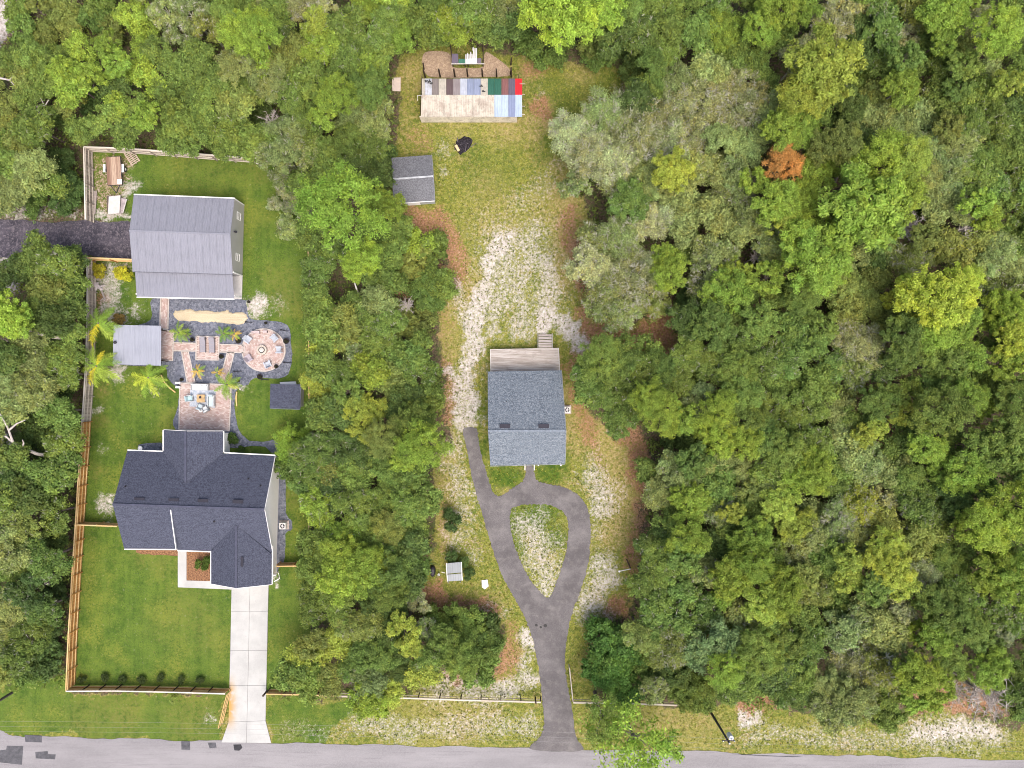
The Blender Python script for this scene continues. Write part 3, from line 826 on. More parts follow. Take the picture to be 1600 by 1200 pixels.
# ------------------------------------------------------------------ large slate-blue house (left lot)
hs = thing("house", P(310, 800), "large house with slate-blue shingle roof and white gable wall on the left lot", "house")
EZ, RZ = 3.0, 6.2
A_, B_, C_, D_ = P(199, 704, EZ), P(429.5, 712, EZ), P(413, 796, RZ), P(176, 788, RZ)
MB().slab([A_, B_, C_, D_], .16).build("roof_slope", M_SH_BLUE, hs)
Kt, Kb, Kb2 = P(266, 791, RZ), P(275, 857.5, 3.6), P(276.8, 859, 2.85)
MB().slab([D_, Kt, Kb, P(194, 857, 3.6)], .16).build("roof_slope", M_SH_BLUE, hs)
SE = P(425.5, 864, 2.9)
MB().slab([Kt, C_, SE, Kb2], .16).build("roof_slope", M_SH_BLUE, hs)
m = MB()
kt2 = Kt.lerp(Kb2, .08)
m.add([Kt.lerp(Kb, .08) + Vector((.05, 0, .05)), Kb + Vector((.05, 0, .05)), Kb2 + Vector((.05, 0, .01)), kt2 + Vector((.05, 0, 0)), Kt.lerp(Kb, .08) + Vector((-.05, 0, .05)), Kb + Vector((-.05, 0, .05)), Kb2 + Vector((-.05, 0, .01)), kt2 + Vector((-.05, 0, 0))], [(0, 1, 2, 3), (7, 6, 5, 4), (0, 4, 5, 1), (1, 5, 6, 2)])
m.build("cheek_wall", M_WHITE, hs)
rg = 4.88; up = Vector((0, 0, .02))
MB().slab([P(256, 672, EZ) + up, P(255.5, 706, EZ) + up, P(290, 755.5, rg) + up, P(290, 674, rg) + up], .14).build("roof_slope", M_SH_BLUE, hs)
MB().slab([P(348, 674, EZ) + up, P(348, 708.5, EZ) + up, P(290, 755.5, rg) + up, P(290, 674, rg) + up], .14).build("roof_slope", M_SH_BLUE, hs)
gg = 4.93
MB().slab([P(330, 861, EZ) + up, P(330, 912, EZ) + up, P(369, 919, gg) + up, P(369, 820, gg) + up], .14).build("roof_slope", M_SH_BLUE, hs)
MB().slab([P(424.5, 866, EZ) + up, P(424, 913, EZ) + up, P(369, 919, gg) + up, P(369, 820, gg) + up], .14).build("roof_slope", M_SH_BLUE, hs)
for a, b in ((D_, C_), (P(290, 674, rg), P(290, 754, rg)), (P(369, 919, gg), P(369, 822, gg))):
    MB().beam(a + Vector((0, 0, .04)), b + Vector((0, 0, .04)), .26, .06).build("ridge_cap", M_CAPB, hs)
eave = [(199, 704), (256, 706), (256, 672), (348, 674), (348, 708), (429, 712), (424.5, 866), (424, 913), (330, 912), (330, 861), (194, 858)]
ew = [P(x, y, EZ) for x, y in eave]
fo = inset([(p.x, p.y) for p in ew], .38)
m = MB(); m.prism(fo, -.05, EZ - .16)
ei = inset([(p.x, p.y) for p in ew], .45)
pe = lambda x, y, z: (P(x, y, EZ).x, P(x, y, EZ).y, z)
def gab(a, b, ap, t=.12): wall_tri(m, a, b, ap, t)
gx0 = C_.x - .30
gab((B_.x - .36, B_.y - .45, EZ - .17), (SE.x - .32, SE.y + .45, EZ - .17), (gx0 - .05, C_.y, RZ - .2))
gab((A_.x + .4, A_.y - .45, EZ - .17), (P(194, 857, EZ).x + .4, P(194, 857, EZ).y + .45, EZ - .17), (D_.x + .4, D_.y, RZ - .2))
gab((P(331, 912, EZ).x + .3, P(331, 912, EZ).y + .4, EZ - .17), (P(423, 913, EZ).x - .3, P(423, 913, EZ).y + .4, EZ - .17), (P(369, 919, gg).x, P(369, 919, gg).y + .42, gg - .2))
gab((P(257, 672, EZ).x + .3, P(257, 672, EZ).y - .4, EZ - .17), (P(347, 674, EZ).x - .3, P(347, 674, EZ).y - .4, EZ - .17), (P(290, 674, rg).x, P(290, 674, rg).y - .42, rg - .2))
m.build("wall", M_SIDING, hs)
dz = Vector((0, 0, -.07))
gutter(hs, [A_ + dz + Vector((0, .06, 0)), P(256, 706, EZ) + dz + Vector((-.02, .06, 0))])
gutter(hs, [P(348, 708, EZ) + dz + Vector((.02, .06, 0)), B_ + dz + Vector((0, .06, 0))])
gutter(hs, [P(255.5, 672, EZ) + dz + Vector((-.06, 0, 0)), P(255.5, 706, EZ) + dz + Vector((-.06, 0, 0))])
gutter(hs, [P(348.5, 674, EZ) + dz + Vector((.06, 0, 0)), P(348.5, 708, EZ) + dz + Vector((.06, 0, 0))])
gutter(hs, [P(330, 861, EZ) + dz + Vector((-.06, 0, 0)), P(330, 912, EZ) + dz + Vector((-.06, 0, 0))])
gutter(hs, [P(425, 853, EZ) + dz + Vector((.06, 0, 0)), P(424.5, 913, EZ) + dz + Vector((.06, 0, 0))])
gutter(hs, [P(194, 857.5, 3.6) + dz + Vector((0, -.06, 0)), P(275, 858, 3.6) + dz + Vector((0, -.06, 0))])
gutter(hs, [P(277, 859.5, 2.85) + dz + Vector((0, -.06, 0)), P(330, 861.5, 2.9) + dz + Vector((0, -.06, 0))])
gutter(hs, [P(256, 672, EZ) + Vector((0, .05, -.08)), P(290, 674, rg) + Vector((0, .05, -.08)), P(348, 674, EZ) + Vector((0, .05, -.08))], name="rake_board", w=.05, h=.16)
gutter(hs, [B_ + Vector((.03, 0, -.1)), C_ + Vector((.03, 0, -.1)), SE + Vector((.03, 0, -.1))], name="rake_board", w=.05, h=.14)
gutter(hs, [P(330, 912, EZ) + Vector((0, -.04, -.1)), P(369, 919, gg) + Vector((0, -.04, -.1)), P(424, 913, EZ) + Vector((0, -.04, -.1))], name="rake_board", w=.05, h=.16)
for x in (219, 272.5, 318, 372.5): box_vent(hs, x, 780 + (x - 219) * .022, 5.7, 1.1, .38, rot)
box_vent(hs, 378, 877, 4.5, .4, 1.1, rot)
for x, y, z in ((196.5, 760, 5.1), (388.5, 748, 4.4), (407.5, 759, 4.8), (335, 814.5, 5.2), (404.5, 829, 4.3)): pipe(hs, x, y, z)
# windows, garage door and entry
fy = P(194, 858, EZ).y + .38; gyy = P(330, 912, EZ).y + .38
for x0, x1 in ((205, 220), (245, 260)):
    window(hs, (P(x0, 0, EZ).x, fy - .02), (P(x1, 0, EZ).x, fy - .06), .9, 2.3, (0, -1))
m = MB(); m.box((P(377, 0, EZ).x, gyy - .04, 1.15), (4.9, .08, 2.3), rot)
gd_ = m.build("garage_door", M_WHITE, hs)
m = MB(); m.box((P(306, 0, EZ).x, P(0, 861, EZ).y + .33, 1.05), (1.0, .08, 2.1), rot); m.build("door", plain("door_paint", (.05, .06, .08), .5, .1), hs)
nyy = P(302, 673, EZ).y - .38
window(hs, (P(275, 0, EZ).x, nyy + .03), (P(325, 0, EZ).x, nyy - .03), .1, 2.2, (0, 1))
EXW = (P(429, 712, EZ).x + P(425, 864, EZ).x) / 2 - .36
for y0 in (): window(hs, (EXW + .09 - (y0 - 790) * .0021, P(0, y0 + 9, EZ).y), (EXW + .11 - (y0 - 790) * .0021, P(0, y0 - 9, EZ).y), 1.0, 2.2, (1, 0))

def ac_unit(x, y, label, pad=True):
    p = P(x, y)
    t = thing("air_conditioner", p, label, "air conditioner")
    if pad: MB().box((p.x, p.y, .03), (1.15, 1.1, .1)).build("pad", plain("ac_pad", (.42, .36, .33), .9), t)
    m = MB(); m.box((p.x, p.y, .45), (.78, .78, .72)); m.build("cabinet", plain("ac_cabinet", (.62, .62, .60), .5, .1), t)
    m = MB(); m.lathe((p.x, p.y, .80), [(.30, 0), (.30, .035), (.27, .035), (.27, .02), (.0, .02)], 18); m.build("fan_ring", M_DARKMETAL, t)
    m = MB()
    for k in range(5):
        a = k * 2 * math.pi / 5
        m.beam((p.x, p.y, .845), (p.x + .29 * math.cos(a), p.y + .29 * math.sin(a), .845), .07, .012)
    m.lathe((p.x, p.y, .82), [(.09, 0), (.09, .04), (0, .05)], 10)
    m.build("fan_grille", plain("ac_grille", (.55, .55, .55), .5), t)
ac_unit(444.5, 820, "air conditioner unit on a pad beside the white gable wall of the slate-blue house")
t = thing("meter_post", P(436, 893), "white utility meter pipes at the front right corner of the slate-blue house", "meter")
m = MB(); p = P(436, 893); m.tube([p, p + Vector((0, 0, 1.4))], .05); m.build("pipe", M_WHITE, t)
m = MB(); m.box((p.x, p.y, 1.5), (.35, .2, .5)); m.build("meter_box", M_WHITE, t)
p2 = P(438, 903); m = MB(); m.tube([p + Vector((0, -.1, .25)), p2 + Vector((0, 0, .25)), P(429, 908) + Vector((0, 0, .2))], .05); m.build("pipe", M_WHITE, t)

# ------------------------------------------------------------------ grey metal barn
bn = thing("metal_barn", P(290, 385), "large grey ribbed-metal barn with a lean-to on the left lot", "barn")
E1, R1 = 3.0, 4.1
a, b, c, d = P(209, 304.5, E1), P(366.5, 310.5, E1), P(360, 366, R1), P(202, 360.5, R1)
metal_slope(a, b, c, d, 14, M_GALV, bn)
e, f_ = P(207, 424, E1), P(363.5, 428.5, E1)
metal_slope(e, f_, c, d, 14, M_GALV, bn)
g_, h_ = P(213.5, 463.5, 2.3), P(366, 466.5, 2.3)
metal_slope(g_, h_, P(363, 428.4, 2.6), P(211, 424.6, 2.6), 14, M_GALV, bn)
MB().beam(e + Vector((0, -.03, -.05)), f_ + Vector((0, -.03, -.05)), .08, .12).build("eave_shadow_strip", plain("eave_shadow_grey", (.12, .125, .15), .6, .1), bn)  # added dark strip: paints in the step shadow between main eave and lean-to
MB().beam(d + Vector((-.02, 0, .04)), c + Vector((.02, 0, .03)), .2, .03).build("ridge_cap", M_GALV, bn)
ba = [P(381.5, 320), P(378.5, 431), Vector((e.x + .35, e.y + .2, 0)), Vector((a.x + .35, a.y - .25, 0))]
m = MB(); m.prism([(p.x, p.y) for p in ba], -.05, E1 - .1)
wall_tri(m, (ba[0].x - .06, ba[0].y, E1 - .1), (ba[1].x - .06, ba[1].y, E1 - .1), ((ba[0].x + ba[1].x) / 2 - .06, c.y, R1 - .12), .12)
wall_tri(m, (ba[3].x + .06, ba[3].y, E1 - .1), (ba[2].x + .06, ba[2].y, E1 - .1), ((ba[3].x + ba[2].x) / 2 + .06, d.y, R1 - .12), .12)
M_BARNW = steel("barn_wall_metal", (.40, .39, .385), .05)
m.build("wall", M_BARNW, bn)
for q in (P(380.7, 320.5), P(378.5, 431)): MB().beam((q.x + .02, q.y, 0), (q.x + .02, q.y, E1 - .1), .14, .14, up=(1, 0, 0)).build("corner_trim", M_WHITE, bn)
for y0 in (343, 406): window(bn, (P(380, 0).x + .03 - (y0 - 343) * .0022, P(0, y0 + 5).y), (P(380, 0).x + .05 - (y0 - 343) * .0022, P(0, y0 - 6).y), 1.0, 2.1, (1, 0))
q = P(379.6, 370); m = MB(); m.box((q.x + .12, q.y, 2.9), (.25, .16, .2)); m.lathe((q.x + .26, q.y, 2.72), [(.14, 0), (.16, .1), (.05, .2)], 10); m.build("barn_lamp", M_DARKMETAL, bn)
gutter(bn, [a + Vector((0, .07, -.06)), b + Vector((0, .07, -.06))]); gutter(bn, [g_ + Vector((0, -.07, -.05)), h_ + Vector((0, -.07, -.05))])
m = MB(); m.prism([(P(x, y).x, P(x, y).y) for x, y in ((379, 431.5), (378, 467.5), (226, 464), (224.5, 428))], -.05, .06); m.build("floor_slab", plain("barn_slab", (.44, .43, .42), .9, .1), bn)
for x, y in ((377, 465.5), (334, 464.6), (295, 464), (260, 463.4), (228, 462.8)):
    q = P(x, y); MB().beam((q.x, q.y, .06), (q.x, q.y, 2.22), .14, .14, up=(1, 0, 0)).build("post", M_WHITE, bn)
m = MB(); q = P(209.5, 372); m.box((ba[2].x - .05, q.y, 1.35), (.06, 3.4, 2.7)); m.build("roll_door", M_WHITE, bn)

# ------------------------------------------------------------------ small metal pavilion
pv = thing("pavilion", P(215, 540), "small open pavilion with flat pale ribbed-metal roof beside the paver path", "pavilion")
z0, z1 = 2.35, 2.75
metal_slope(P(176, 569, z0), P(251.5, 571.5, z0), P(251.8, 509, z1), P(177.5, 507.5, z1), 9, M_GALV2, pv, 2)
M_POST = plain("brown_post", (.05, .035, .025), .8)
for x, y in ((185, 512), (185, 563), (254, 516), (254, 563.5)):
    q = P(x, y); MB().beam((q.x, q.y, 0), (q.x, q.y, 2.3), .16, .16, up=(1, 0, 0)).build("post", M_POST, pv)
for (x, y), (x2, y2) in (((254, 516), (263, 517.5)), ((254, 563.5), (265, 564.5))):
    q, q2 = P(x, y), P(x2, y2); MB().beam((q.x, q.y, .35), (q2.x, q2.y, .35), .12, .14).build("rail", M_POST, pv)
q, q2 = P(185, 512, 2.3), P(254, 514, 2.3); MB().beam(q, q2, .1, .2).build("header_beam", M_POST, pv)
q, q2 = P(185, 563, 2.2), P(252, 566, 2.2); MB().beam(q, q2, .1, .2).build("header_beam", M_POST, pv)
q = P(180.5, 535, 2.6); MB().lathe((q.x, q.y, 2.5), [(.14, 0), (.14, .2), (.2, .2), (.2, .25), (0, .3)], 10).build("flue", M_DARKMETAL, pv)

# ------------------------------------------------------------------ small slate shed by the lawn
sd = thing("garden_shed", P(448, 620), "small square garden shed with dark slate shingle roof beside the right lawn", "shed")
MB().slab([P(422.5, 599.5, 2.1), P(469, 600.5, 2.1), P(468, 639, 2.4), P(421.5, 637.5, 2.4)], .12).build("roof_slope", M_SH_BLUE, sd)
pp = [P(434, 603.5), P(475, 604.5), P(474, 635), P(433, 634)]
m = MB(); m.prism([(p.x, p.y) for p in pp], -.05, 2.02); m.build("wall", M_BEIGE, sd)
m = MB(); q = P(453, 635); m.box((q.x, q.y - .03, 1.0), (1.3, .06, 1.9)); m.build("door", M_WHITE, sd)
gutter(sd, [P(422, 637.8, 2.4) + Vector((0, -.03, -.06)), P(468.5, 639.4, 2.4) + Vector((0, -.03, -.06))], plain("shed_trim", (.13, .14, .19)), name="fascia", w=.05)
gutter(sd, [P(469.3, 600.5, 2.1) + Vector((.03, 0, -.06)), P(468.4, 639, 2.4) + Vector((.03, 0, -.06))], plain("shed_trim", (.13, .14, .19)), name="fascia", w=.05)

# ------------------------------------------------------------------ patchwork barn at the top
pb = thing("patchwork_barn", P(737, 155), "long barn roofed in mismatched cream, blue, green, brown and red metal panels", "barn")
palette = {'c': (.46, .43, .36), 'w': (.46, .48, .53), 'gb': (.20, .175, .165), 'db': (.115, .085, .085), 'ta': (.25, .22, .22), 'pw': (.42, .45, .52), 'sb': (.24, .28, .39), 'gr': (.035, .12, .085), 'ma': (.21, .10, .095), 'pu': (.125, .105, .145), 're': (.60, .03, .04), 'lb': (.29, .36, .46), 'st': (.155, .19, .30)}
pm = {k: steel("panel_" + k, v, .10, (.32, .30, .27) if k in ('c', 'w') else None) for k, v in palette.items()}
M_STAIN = steel("panel_stained_cream", (.41, .385, .325), .08, (.25, .20, .165))
zn, zr, zs = 2.2, 2.75, 2.0
xs = [659, 663.7, 674.7, 685.6, 697.2, 708, 719, 729.7, 740.2, 751, 762.2, 772.9, 783.5, 794.4, 805, 816]
cs = ['c', 'w', 'gb', 'c', 'db', 'ta', 'pw', 'sb', 'sb', 'c', 'gr', 'gr', 'ma', 'pu', 're']
def yn(x): return 122.8
for i, k in enumerate(cs):
    m = MB(); rib_panel(m, P(xs[i] + .12, 122.8, zn), P(xs[i + 1] - .12, 122.8, zn), P(xs[i + 1] - .12, 149, zr), P(xs[i] + .12, 149, zr), 3 if i else 1, .025, .05)
    m.build("roof_panel", pm[k], pb)
ss = [658.5 + i * 11.42 for i in range(11)]
sx = [(ss[i], ss[i + 1], M_STAIN) for i in range(10)][:10]
ss_end = ss[10]
sx = [(a0 + (772.4 - ss_end) * (a0 - 658.5) / (ss_end - 658.5), b0 + (772.4 - ss_end) * (b0 - 658.5) / (ss_end - 658.5), mm) for a0, b0, mm in sx]
sx += [(772.4, 783.3, pm['lb']), (783.3, 794.3, pm['lb']), (794.3, 805, pm['st']), (805, 815.8, pm['lb'])]
for x0, x1, mm in sx:
    m = MB(); rib_panel(m, P(x0 + .12 - (.9 if x0 < 659 else 0), 182.5, zs), P(x1 - .12, 182.5, zs), P(x1 - .12, 148.2, zr + .02), P(x0 + .12, 148.2, zr + .02), 3, .025, .05)
    m.build("roof_panel", mm, pb)
m = MB(); qs = [P(666, 124.5), P(808, 124.5), P(808, 188.5), P(658.5, 188.5)]
MBW = MB(); wy = P(0, 182.5, zs).y + .12; MBW.beam((qs[3].x, wy, .92), (P(808, 0).x, wy, .92), .1, 1.86)
MBW.build("front_wall", steel("cream_wall", (.66, .60, .50), .1, (.30, .26, .22)), pb)
for x, y in ((664.5, 120.5), (688, 119.8), (711, 119.6), (731, 119.4), (754, 119.6), (776, 119.8), (799, 120)):
    q = P(x, y); MB().beam((q.x, q.y, 0), (q.x, q.y, 2.05), .17, .17, up=(1, 0, 0)).build("post", M_POST, pb)
for q0, q1 in ((P(662, 126), P(659.5, 186)), (P(810, 126), P(809, 186))):
    m = MB()
    for zz in (.4, 1.0, 1.7): m.beam((q0.x, q0.y, zz), (q1.x, q1.y, zz), .05, .14)
    m.build("side_rail", M_POST, pb)
for y0 in (131, 148, 166, 179):
    q = P(817, y0, 1.9 + .7 * (y0 < 165)); MB().beam(q - Vector((.4, 0, 0)), q + Vector((.25, 0, 0)), .06, .08).build("purlin", plain("purlin_wood", (.42, .38, .33), .8), pb)
m = MB(); q = [P(652.2, 157, 1.2), P(652.2, 149.5, 1.2), P(658, 149.2, 1.8)]; m.tube(q, .05, 6); m.build("downpipe", M_WHITE, pb)
for x, y in ((666, 127), (669, 128.5), (671.5, 126.5), (674.5, 131), (752, 134.5), (755.7, 143)):
    z = zn + .2 + (y - 123) / 26 * .8; q = P(x, y, z)
    m = MB()
    for k in range(5):
        aa = random.uniform(0, 6.28); m.beam(q, q + Vector((math.cos(aa) * .22, math.sin(aa) * .16, .04)), .12, .03)
    m.build("leaf_litter", plain("black_leaves", (.05, .05, .05), .9), pb)

# pen with a broken lean-to behind it
for i, (x, y) in enumerate(((662.5, 109), (797.5, 116), (798, 101))):
    q = P(x, y); t = thing("fence_post", q, ["dark leaning pen post left of the pale straw heap behind the patchwork barn", "dark pen post at the back right corner of the patchwork barn", "dark pen post right of the broken lean-to near the trees"][i], "post")
    MB().tube([q - Vector((0, 0, .1)), q + Vector((.1, .05, 1.6))], .09, 6).build("shaft", M_POST, t)
    MB().lathe((q.x + .1, q.y + .05, 1.58), [(.1, 0), (.1, .05), (0, .1)], 6).build("cap", M_POST, t)
lt = thing("lean_to", P(732, 92), "broken lean-to with a ragged white panel and green panel behind the patchwork barn", "shelter")
z = 1.7
for x, y in ((708, 104), (727, 104.5), (732, 104.5), (755, 104), (705.5, 82), (754, 80)):
    q = P(x, y); MB().beam((q.x, q.y, 0), (q.x, q.y, z), .11, .11, up=(1, 0, 0)).build("post", M_POST, lt)
MB().beam(P(705, 99.8, z + .06), P(757, 99.6, z + .06), .09, .1).build("front_beam", plain("pale_beam", (.42, .40, .38)), lt)
MB().beam(P(707, 99, z), P(705, 80, z + .15), .09, .1).build("side_beam", M_POST, lt); MB().beam(P(755, 99, z), P(755, 76, z + .15), .12, .12).build("side_beam", M_POST, lt)
for x0, x1, y0, mm in ((706, 716, 84, pm['pu']), (716.5, 727, 92, pm['gr']), (745.5, 752, 91, pm['pu'])):
    m = MB(); rib_panel(m, P(x0, 99.2, z + .1), P(x1, 99.2, z + .1), P(x1, y0, z + .2), P(x0, y0, z + .2), 2, .02, .05); m.build("roof_panel", mm, lt)
m = MB(); m.slab([P(727.2, 99.2, z + .12), P(745, 99.2, z + .12), P(745, 91, z + .2), P(727.2, 92, z + .2)], .03); m.build("white_panel", plain("torn_white", (.55, .55, .57), .6, .08), lt)
for x, y0, ln in ((728, 91, 6), (730.5, 91, 8), (733, 90, 5), (735.6, 91, 10), (738, 91, 7), (740.4, 90, 13), (742.2, 90, 15), (744.3, 91, 16), (739, 77, 3)):
    m = MB(); m.beam(P(x, y0 + 2, z + .2), P(x + random.uniform(-.6, .6), y0 - ln, z + .22 + random.uniform(0, .12)), .13, .03); m.build("torn_strip", plain("torn_white", (.72, .72, .74)), lt)
o = MB(); o.slab([P(x, y, .012) for x, y in smooth_line([(664, 82), (690, 80), (704, 86), (708, 104), (730, 106), (754, 104), (758, 82), (772, 88), (795, 106), (796, 118), (740, 121), (690, 121), (668, 118), (660, 100)], True, 4)], .02)
n = N("trodden_earth", .95); a1 = n.noise(3, 5, .6); b1 = n.noise(14, 3, .6)
n.color(n.mix(n.rng(b1, .36, .62), n.mix(a1, (.16, .11, .065), (.30, .21, .13)), n.mix(n.rng(a1, .35, .6), (.56, .44, .32), (.36, .27, .21)))); n.bump(b1, .7, .06)
tag(o.build("trodden_earth", n.m), kind="structure")

# ------------------------------------------------------------------ old grey shed
gs = thing("old_shed", P(645, 282), "weathered grey shed with two-slope asphalt roof half under the trees", "shed")
e0, r0 = 2.3, 3.1
MB().slab([P(611.5, 246.5, e0), P(674, 242, e0), P(676.6, 275.5, r0), P(612.8, 280, r0)], .1).build("roof_slope", M_SH_GREY, gs)
MB().slab([P(614.5, 317.5, e0), P(679, 313, e0), P(676.6, 275.5, r0), P(612.8, 280, r0)], .1).build("roof_slope", M_SH_GREY, gs)
MB().beam(P(613, 279.8, r0 + .03), P(676.6, 275.3, r0 + .03), .2, .05).build("ridge_cap", plain("pale_ridge", (.38, .40, .42), .6), gs)
fp_ = [P(619, 258.5), P(676.5, 254), P(680, 318), P(619.5, 322)]
m = MB(); m.prism([(p.x, p.y) for p in fp_], -.05, e0 - .1)
wall_tri(m, (fp_[1].x - .06, fp_[1].y, e0 - .1), (fp_[2].x - .06, fp_[2].y, e0 - .1), (P(678.5, 0).x - .06, P(0, 275.5, r0).y, r0 - .13), .1)
wall_tri(m, (fp_[0].x + .06, fp_[0].y, e0 - .1), (fp_[3].x + .06, fp_[3].y, e0 - .1), (P(619.2, 0).x + .06, P(0, 280, r0).y, r0 - .13), .1)
m.build("wall", plain("old_shed_wall", (.34, .36, .37), .8, .15), gs)
gutter(gs, [P(614.5, 318, e0) + Vector((0, -.04, -.05)), P(679.3, 313.4, e0) + Vector((0, -.04, -.05))], name="fascia", w=.06, h=.16)
gutter(gs, [P(674.3, 242, e0) + Vector((.03, 0, -.04)), P(676.9, 275.5, r0) + Vector((.03, 0, -.04)), P(679.3, 313, e0) + Vector((.03, 0, -.04))], plain("shed_rake", (.22, .23, .25)), name="rake_board", w=.06, h=.12)
m = MB(); q = P(648, 320); m.box((q.x, q.y - .04, .95), (1.5, .05, 1.8), math.radians(3)); m.build("door", M_WHITE, gs)

# ------------------------------------------------------------------ pale blue house with deck
ch = thing("small_house", P(823, 655), "compact house with speckled pale blue-grey shingle roof at the photo's centre", "house")
zA, zR, zB, zC = 2.9, 5.6, 3.5, 2.95
MB().slab([P(762, 580.5, zA), P(877, 578.5, zA), P(884, 673, zR), P(762.5, 673.5, zR)], .16).build("roof_slope", M_SH_PALE, ch)
MB().slab([P(762.5, 673.5, zR), P(884, 673, zR), P(883.3, 709, zB), P(765, 710.5, zB)], .16).build("roof_slope", M_SH_PALE, ch)
MB().slab([P(765, 710.5, zB), P(883.3, 709, zB), P(882.2, 724.5, zC), P(766, 727.5, zC)], .14).build("porch_roof", M_SH_PALE, ch)
MB().beam(P(762.5, 673.5, zR + .04), P(884, 673, zR + .04), .28, .05).build("ridge_cap", M_CAPP, ch)
fo = inset([(p.x, p.y) for p in (P(762, 580.5, zA), P(877, 578.5, zA), P(882.2, 712, zA), P(765.5, 713, zA))], .4)
m = MB(); m.prism(fo, -.05, zA - .16)
wall_tri(m, (P(763, 584, zA).x + .45, P(763, 584, zA).y - .1, zA - .16), (P(766, 711, zA).x + .45, P(766, 711, zA).y, zA - .16), (P(765, 0, zA).x + .4, P(0, 673, zR).y, zR - .3), .1)
wall_tri(m, (P(877, 584, zA).x - .45, P(877, 584, zA).y - .1, zA - .16), (P(882, 711, zA).x - .45, P(882, 711, zA).y, zA - .16), (P(880, 0, zA).x - .45, P(0, 673, zR).y, zR - .3), .1)
m.build("wall", M_BEIGE, ch)
for x in (789, 849.5): box_vent(ch, x, 665.5, 5.3, 1.15, .4, 0, M_VENT)
for x in (791.5, 843.5): pipe(ch, x, 627.5, 4.2)
gutter(ch, [P(766, 727.8, zC) + Vector((0, -.05, -.06)), P(882.2, 724.8, zC) + Vector((0, -.05, -.06))], plain("grey_fascia", (.25, .27, .30)), name="fascia", w=.06)
gutter(ch, [P(877.2, 578.5, zA) + Vector((.03, 0, -.06)), P(884.2, 673, zR) + Vector((.03, 0, -.06)), P(883.6, 709, zB) + Vector((.03, 0, -.06)), P(882.4, 724.5, zC) + Vector((.03, 0, -.06))], plain("grey_fascia", (.25, .27, .30)), name="rake_board", w=.05, h=.12)
for x in (775, 806, 840, 874):
    q = P(x, 723); MB().beam((q.x, q.y, 0), (q.x, q.y, zC - .12), .14, .14, up=(1, 0, 0)).build("porch_post", M_WHITE, ch)
fyy = fo[0].y if False else min(p.y for p in fo)
for x0, x1 in ((780, 792), (848, 862)): window(ch, (P(x0, 0).x, fyy - .0), (P(x1, 0).x, fyy - .0), .9, 2.2, (0, -1))
m = MB(); m.box((P(823, 0).x, fyy - .03, 1.05), (1.0, .1, 2.1)); m.build("door", plain("door_paint2", (.25, .06, .05), .5), ch)
m = MB(); m.prism([(P(x, y).x, P(x, y).y) for x, y in ((770, 712), (877, 711), (877, 724), (770, 725.5))], -.05, .25); m.build("porch_slab", M_CONC, ch)
for x in (820, 834.3):
    q0, q1 = P(x, 724.5), P(x, 732); m = MB()
    for q in (q0, q1): m.beam((q.x, q.y, 0), (q.x, q.y, 1.0), .08, .08, up=(1, 0, 0))
    m.beam((q0.x, q0.y, 1.0), (q1.x, q1.y - .1, 1.0), .1, .07); m.beam((q0.x, q0.y, .5), (q1.x, q1.y, .5), .05, .05)
    m.build("step_rail", M_WHITE, ch)
# deck: boards on a frame, posts, rails and steps
n = N("weathered_deck", .9)
a1 = n.noise(2.2, 5, .65, n.scale_vec(.18, 3, 1)); b1 = n.noise(9, 3, .6, n.scale_vec(.15, 2, 1)); c1 = n.noise(.9, 5, .7)
col = n.mix(n.rng(a1, .3, .7), (.27, .235, .205), (.47, .44, .41)); col = n.mix(n.rng(b1, .5, .72, 0, .5), col, (.21, .17, .15)); col = n.mix(n.rng(c1, .56, .7, 0, .45), col, (.18, .15, .14))
n.color(col); M_DECK = n.m
DZ = 1.05
dk = [P(766, 545.5, DZ), P(873, 543.5, DZ), P(875, 580, DZ), P(766.5, 582, DZ)]
nb = 20
for i in range(nb):
    t0, t1 = (i + .04) / nb, (i + .96) / nb
    m = MB(); m.slab([dk[0].lerp(dk[3], t0), dk[1].lerp(dk[2], t0), dk[1].lerp(dk[2], t1), dk[0].lerp(dk[3], t1)], .035)
    for k in range(len(m.v)): pass
    m.build("deck_board", M_DECK, ch)
m = MB()
for x in (768, 795, 822, 848, 871):
    for y in (547.5, 578): q = P(x, y, .5); m.beam((q.x, q.y, -.05), (q.x, q.y, DZ - .04), .12, .12, up=(1, 0, 0))
m.beam(dk[0] + Vector((.1, -.1, -.16)), dk[1] + Vector((-.1, -.1, -.16)), .06, .22); m.beam(dk[0] + Vector((.06, -.1, -.16)), dk[3] + Vector((.06, 0, -.16)), .06, .22); m.beam(dk[1] + Vector((-.06, -.1, -.16)), dk[2] + Vector((-.06, 0, -.16)), .06, .22)
m.build("deck_frame", M_DECK, ch)
M_RAIL = plain("pale_rail", (.47, .45, .42), .85, .15)
MB().beam(dk[0] + Vector((.03, 0, .03)), dk[3] + Vector((.03, 0, .03)), .09, .1).build("deck_curb", M_RAIL, ch)
MB().beam(dk[1] + Vector((-.03, 0, .03)), dk[2] + Vector((-.03, 0, .03)), .09, .1).build("deck_curb", M_RAIL, ch)
for i in range(5):
    zz = DZ - .17 * (i + 1); y = 541.3 - i * 4.3
    m = MB(); q0, q1 = P(841.5, y, zz), P(862, y, zz); m.beam(q0, q1, .27, .04); m.build("step_tread", M_DECK, ch)
for x in (840.5, 863):
    q0, q1 = P(x, 544, DZ - .12), P(x, 521.5, .05); MB().beam(q0, q1, .06, .26).build("step_stringer", M_RAIL, ch)
ac_unit(885.3, 640, "air conditioner unit against the right wall of the pale blue-grey house", pad=True)

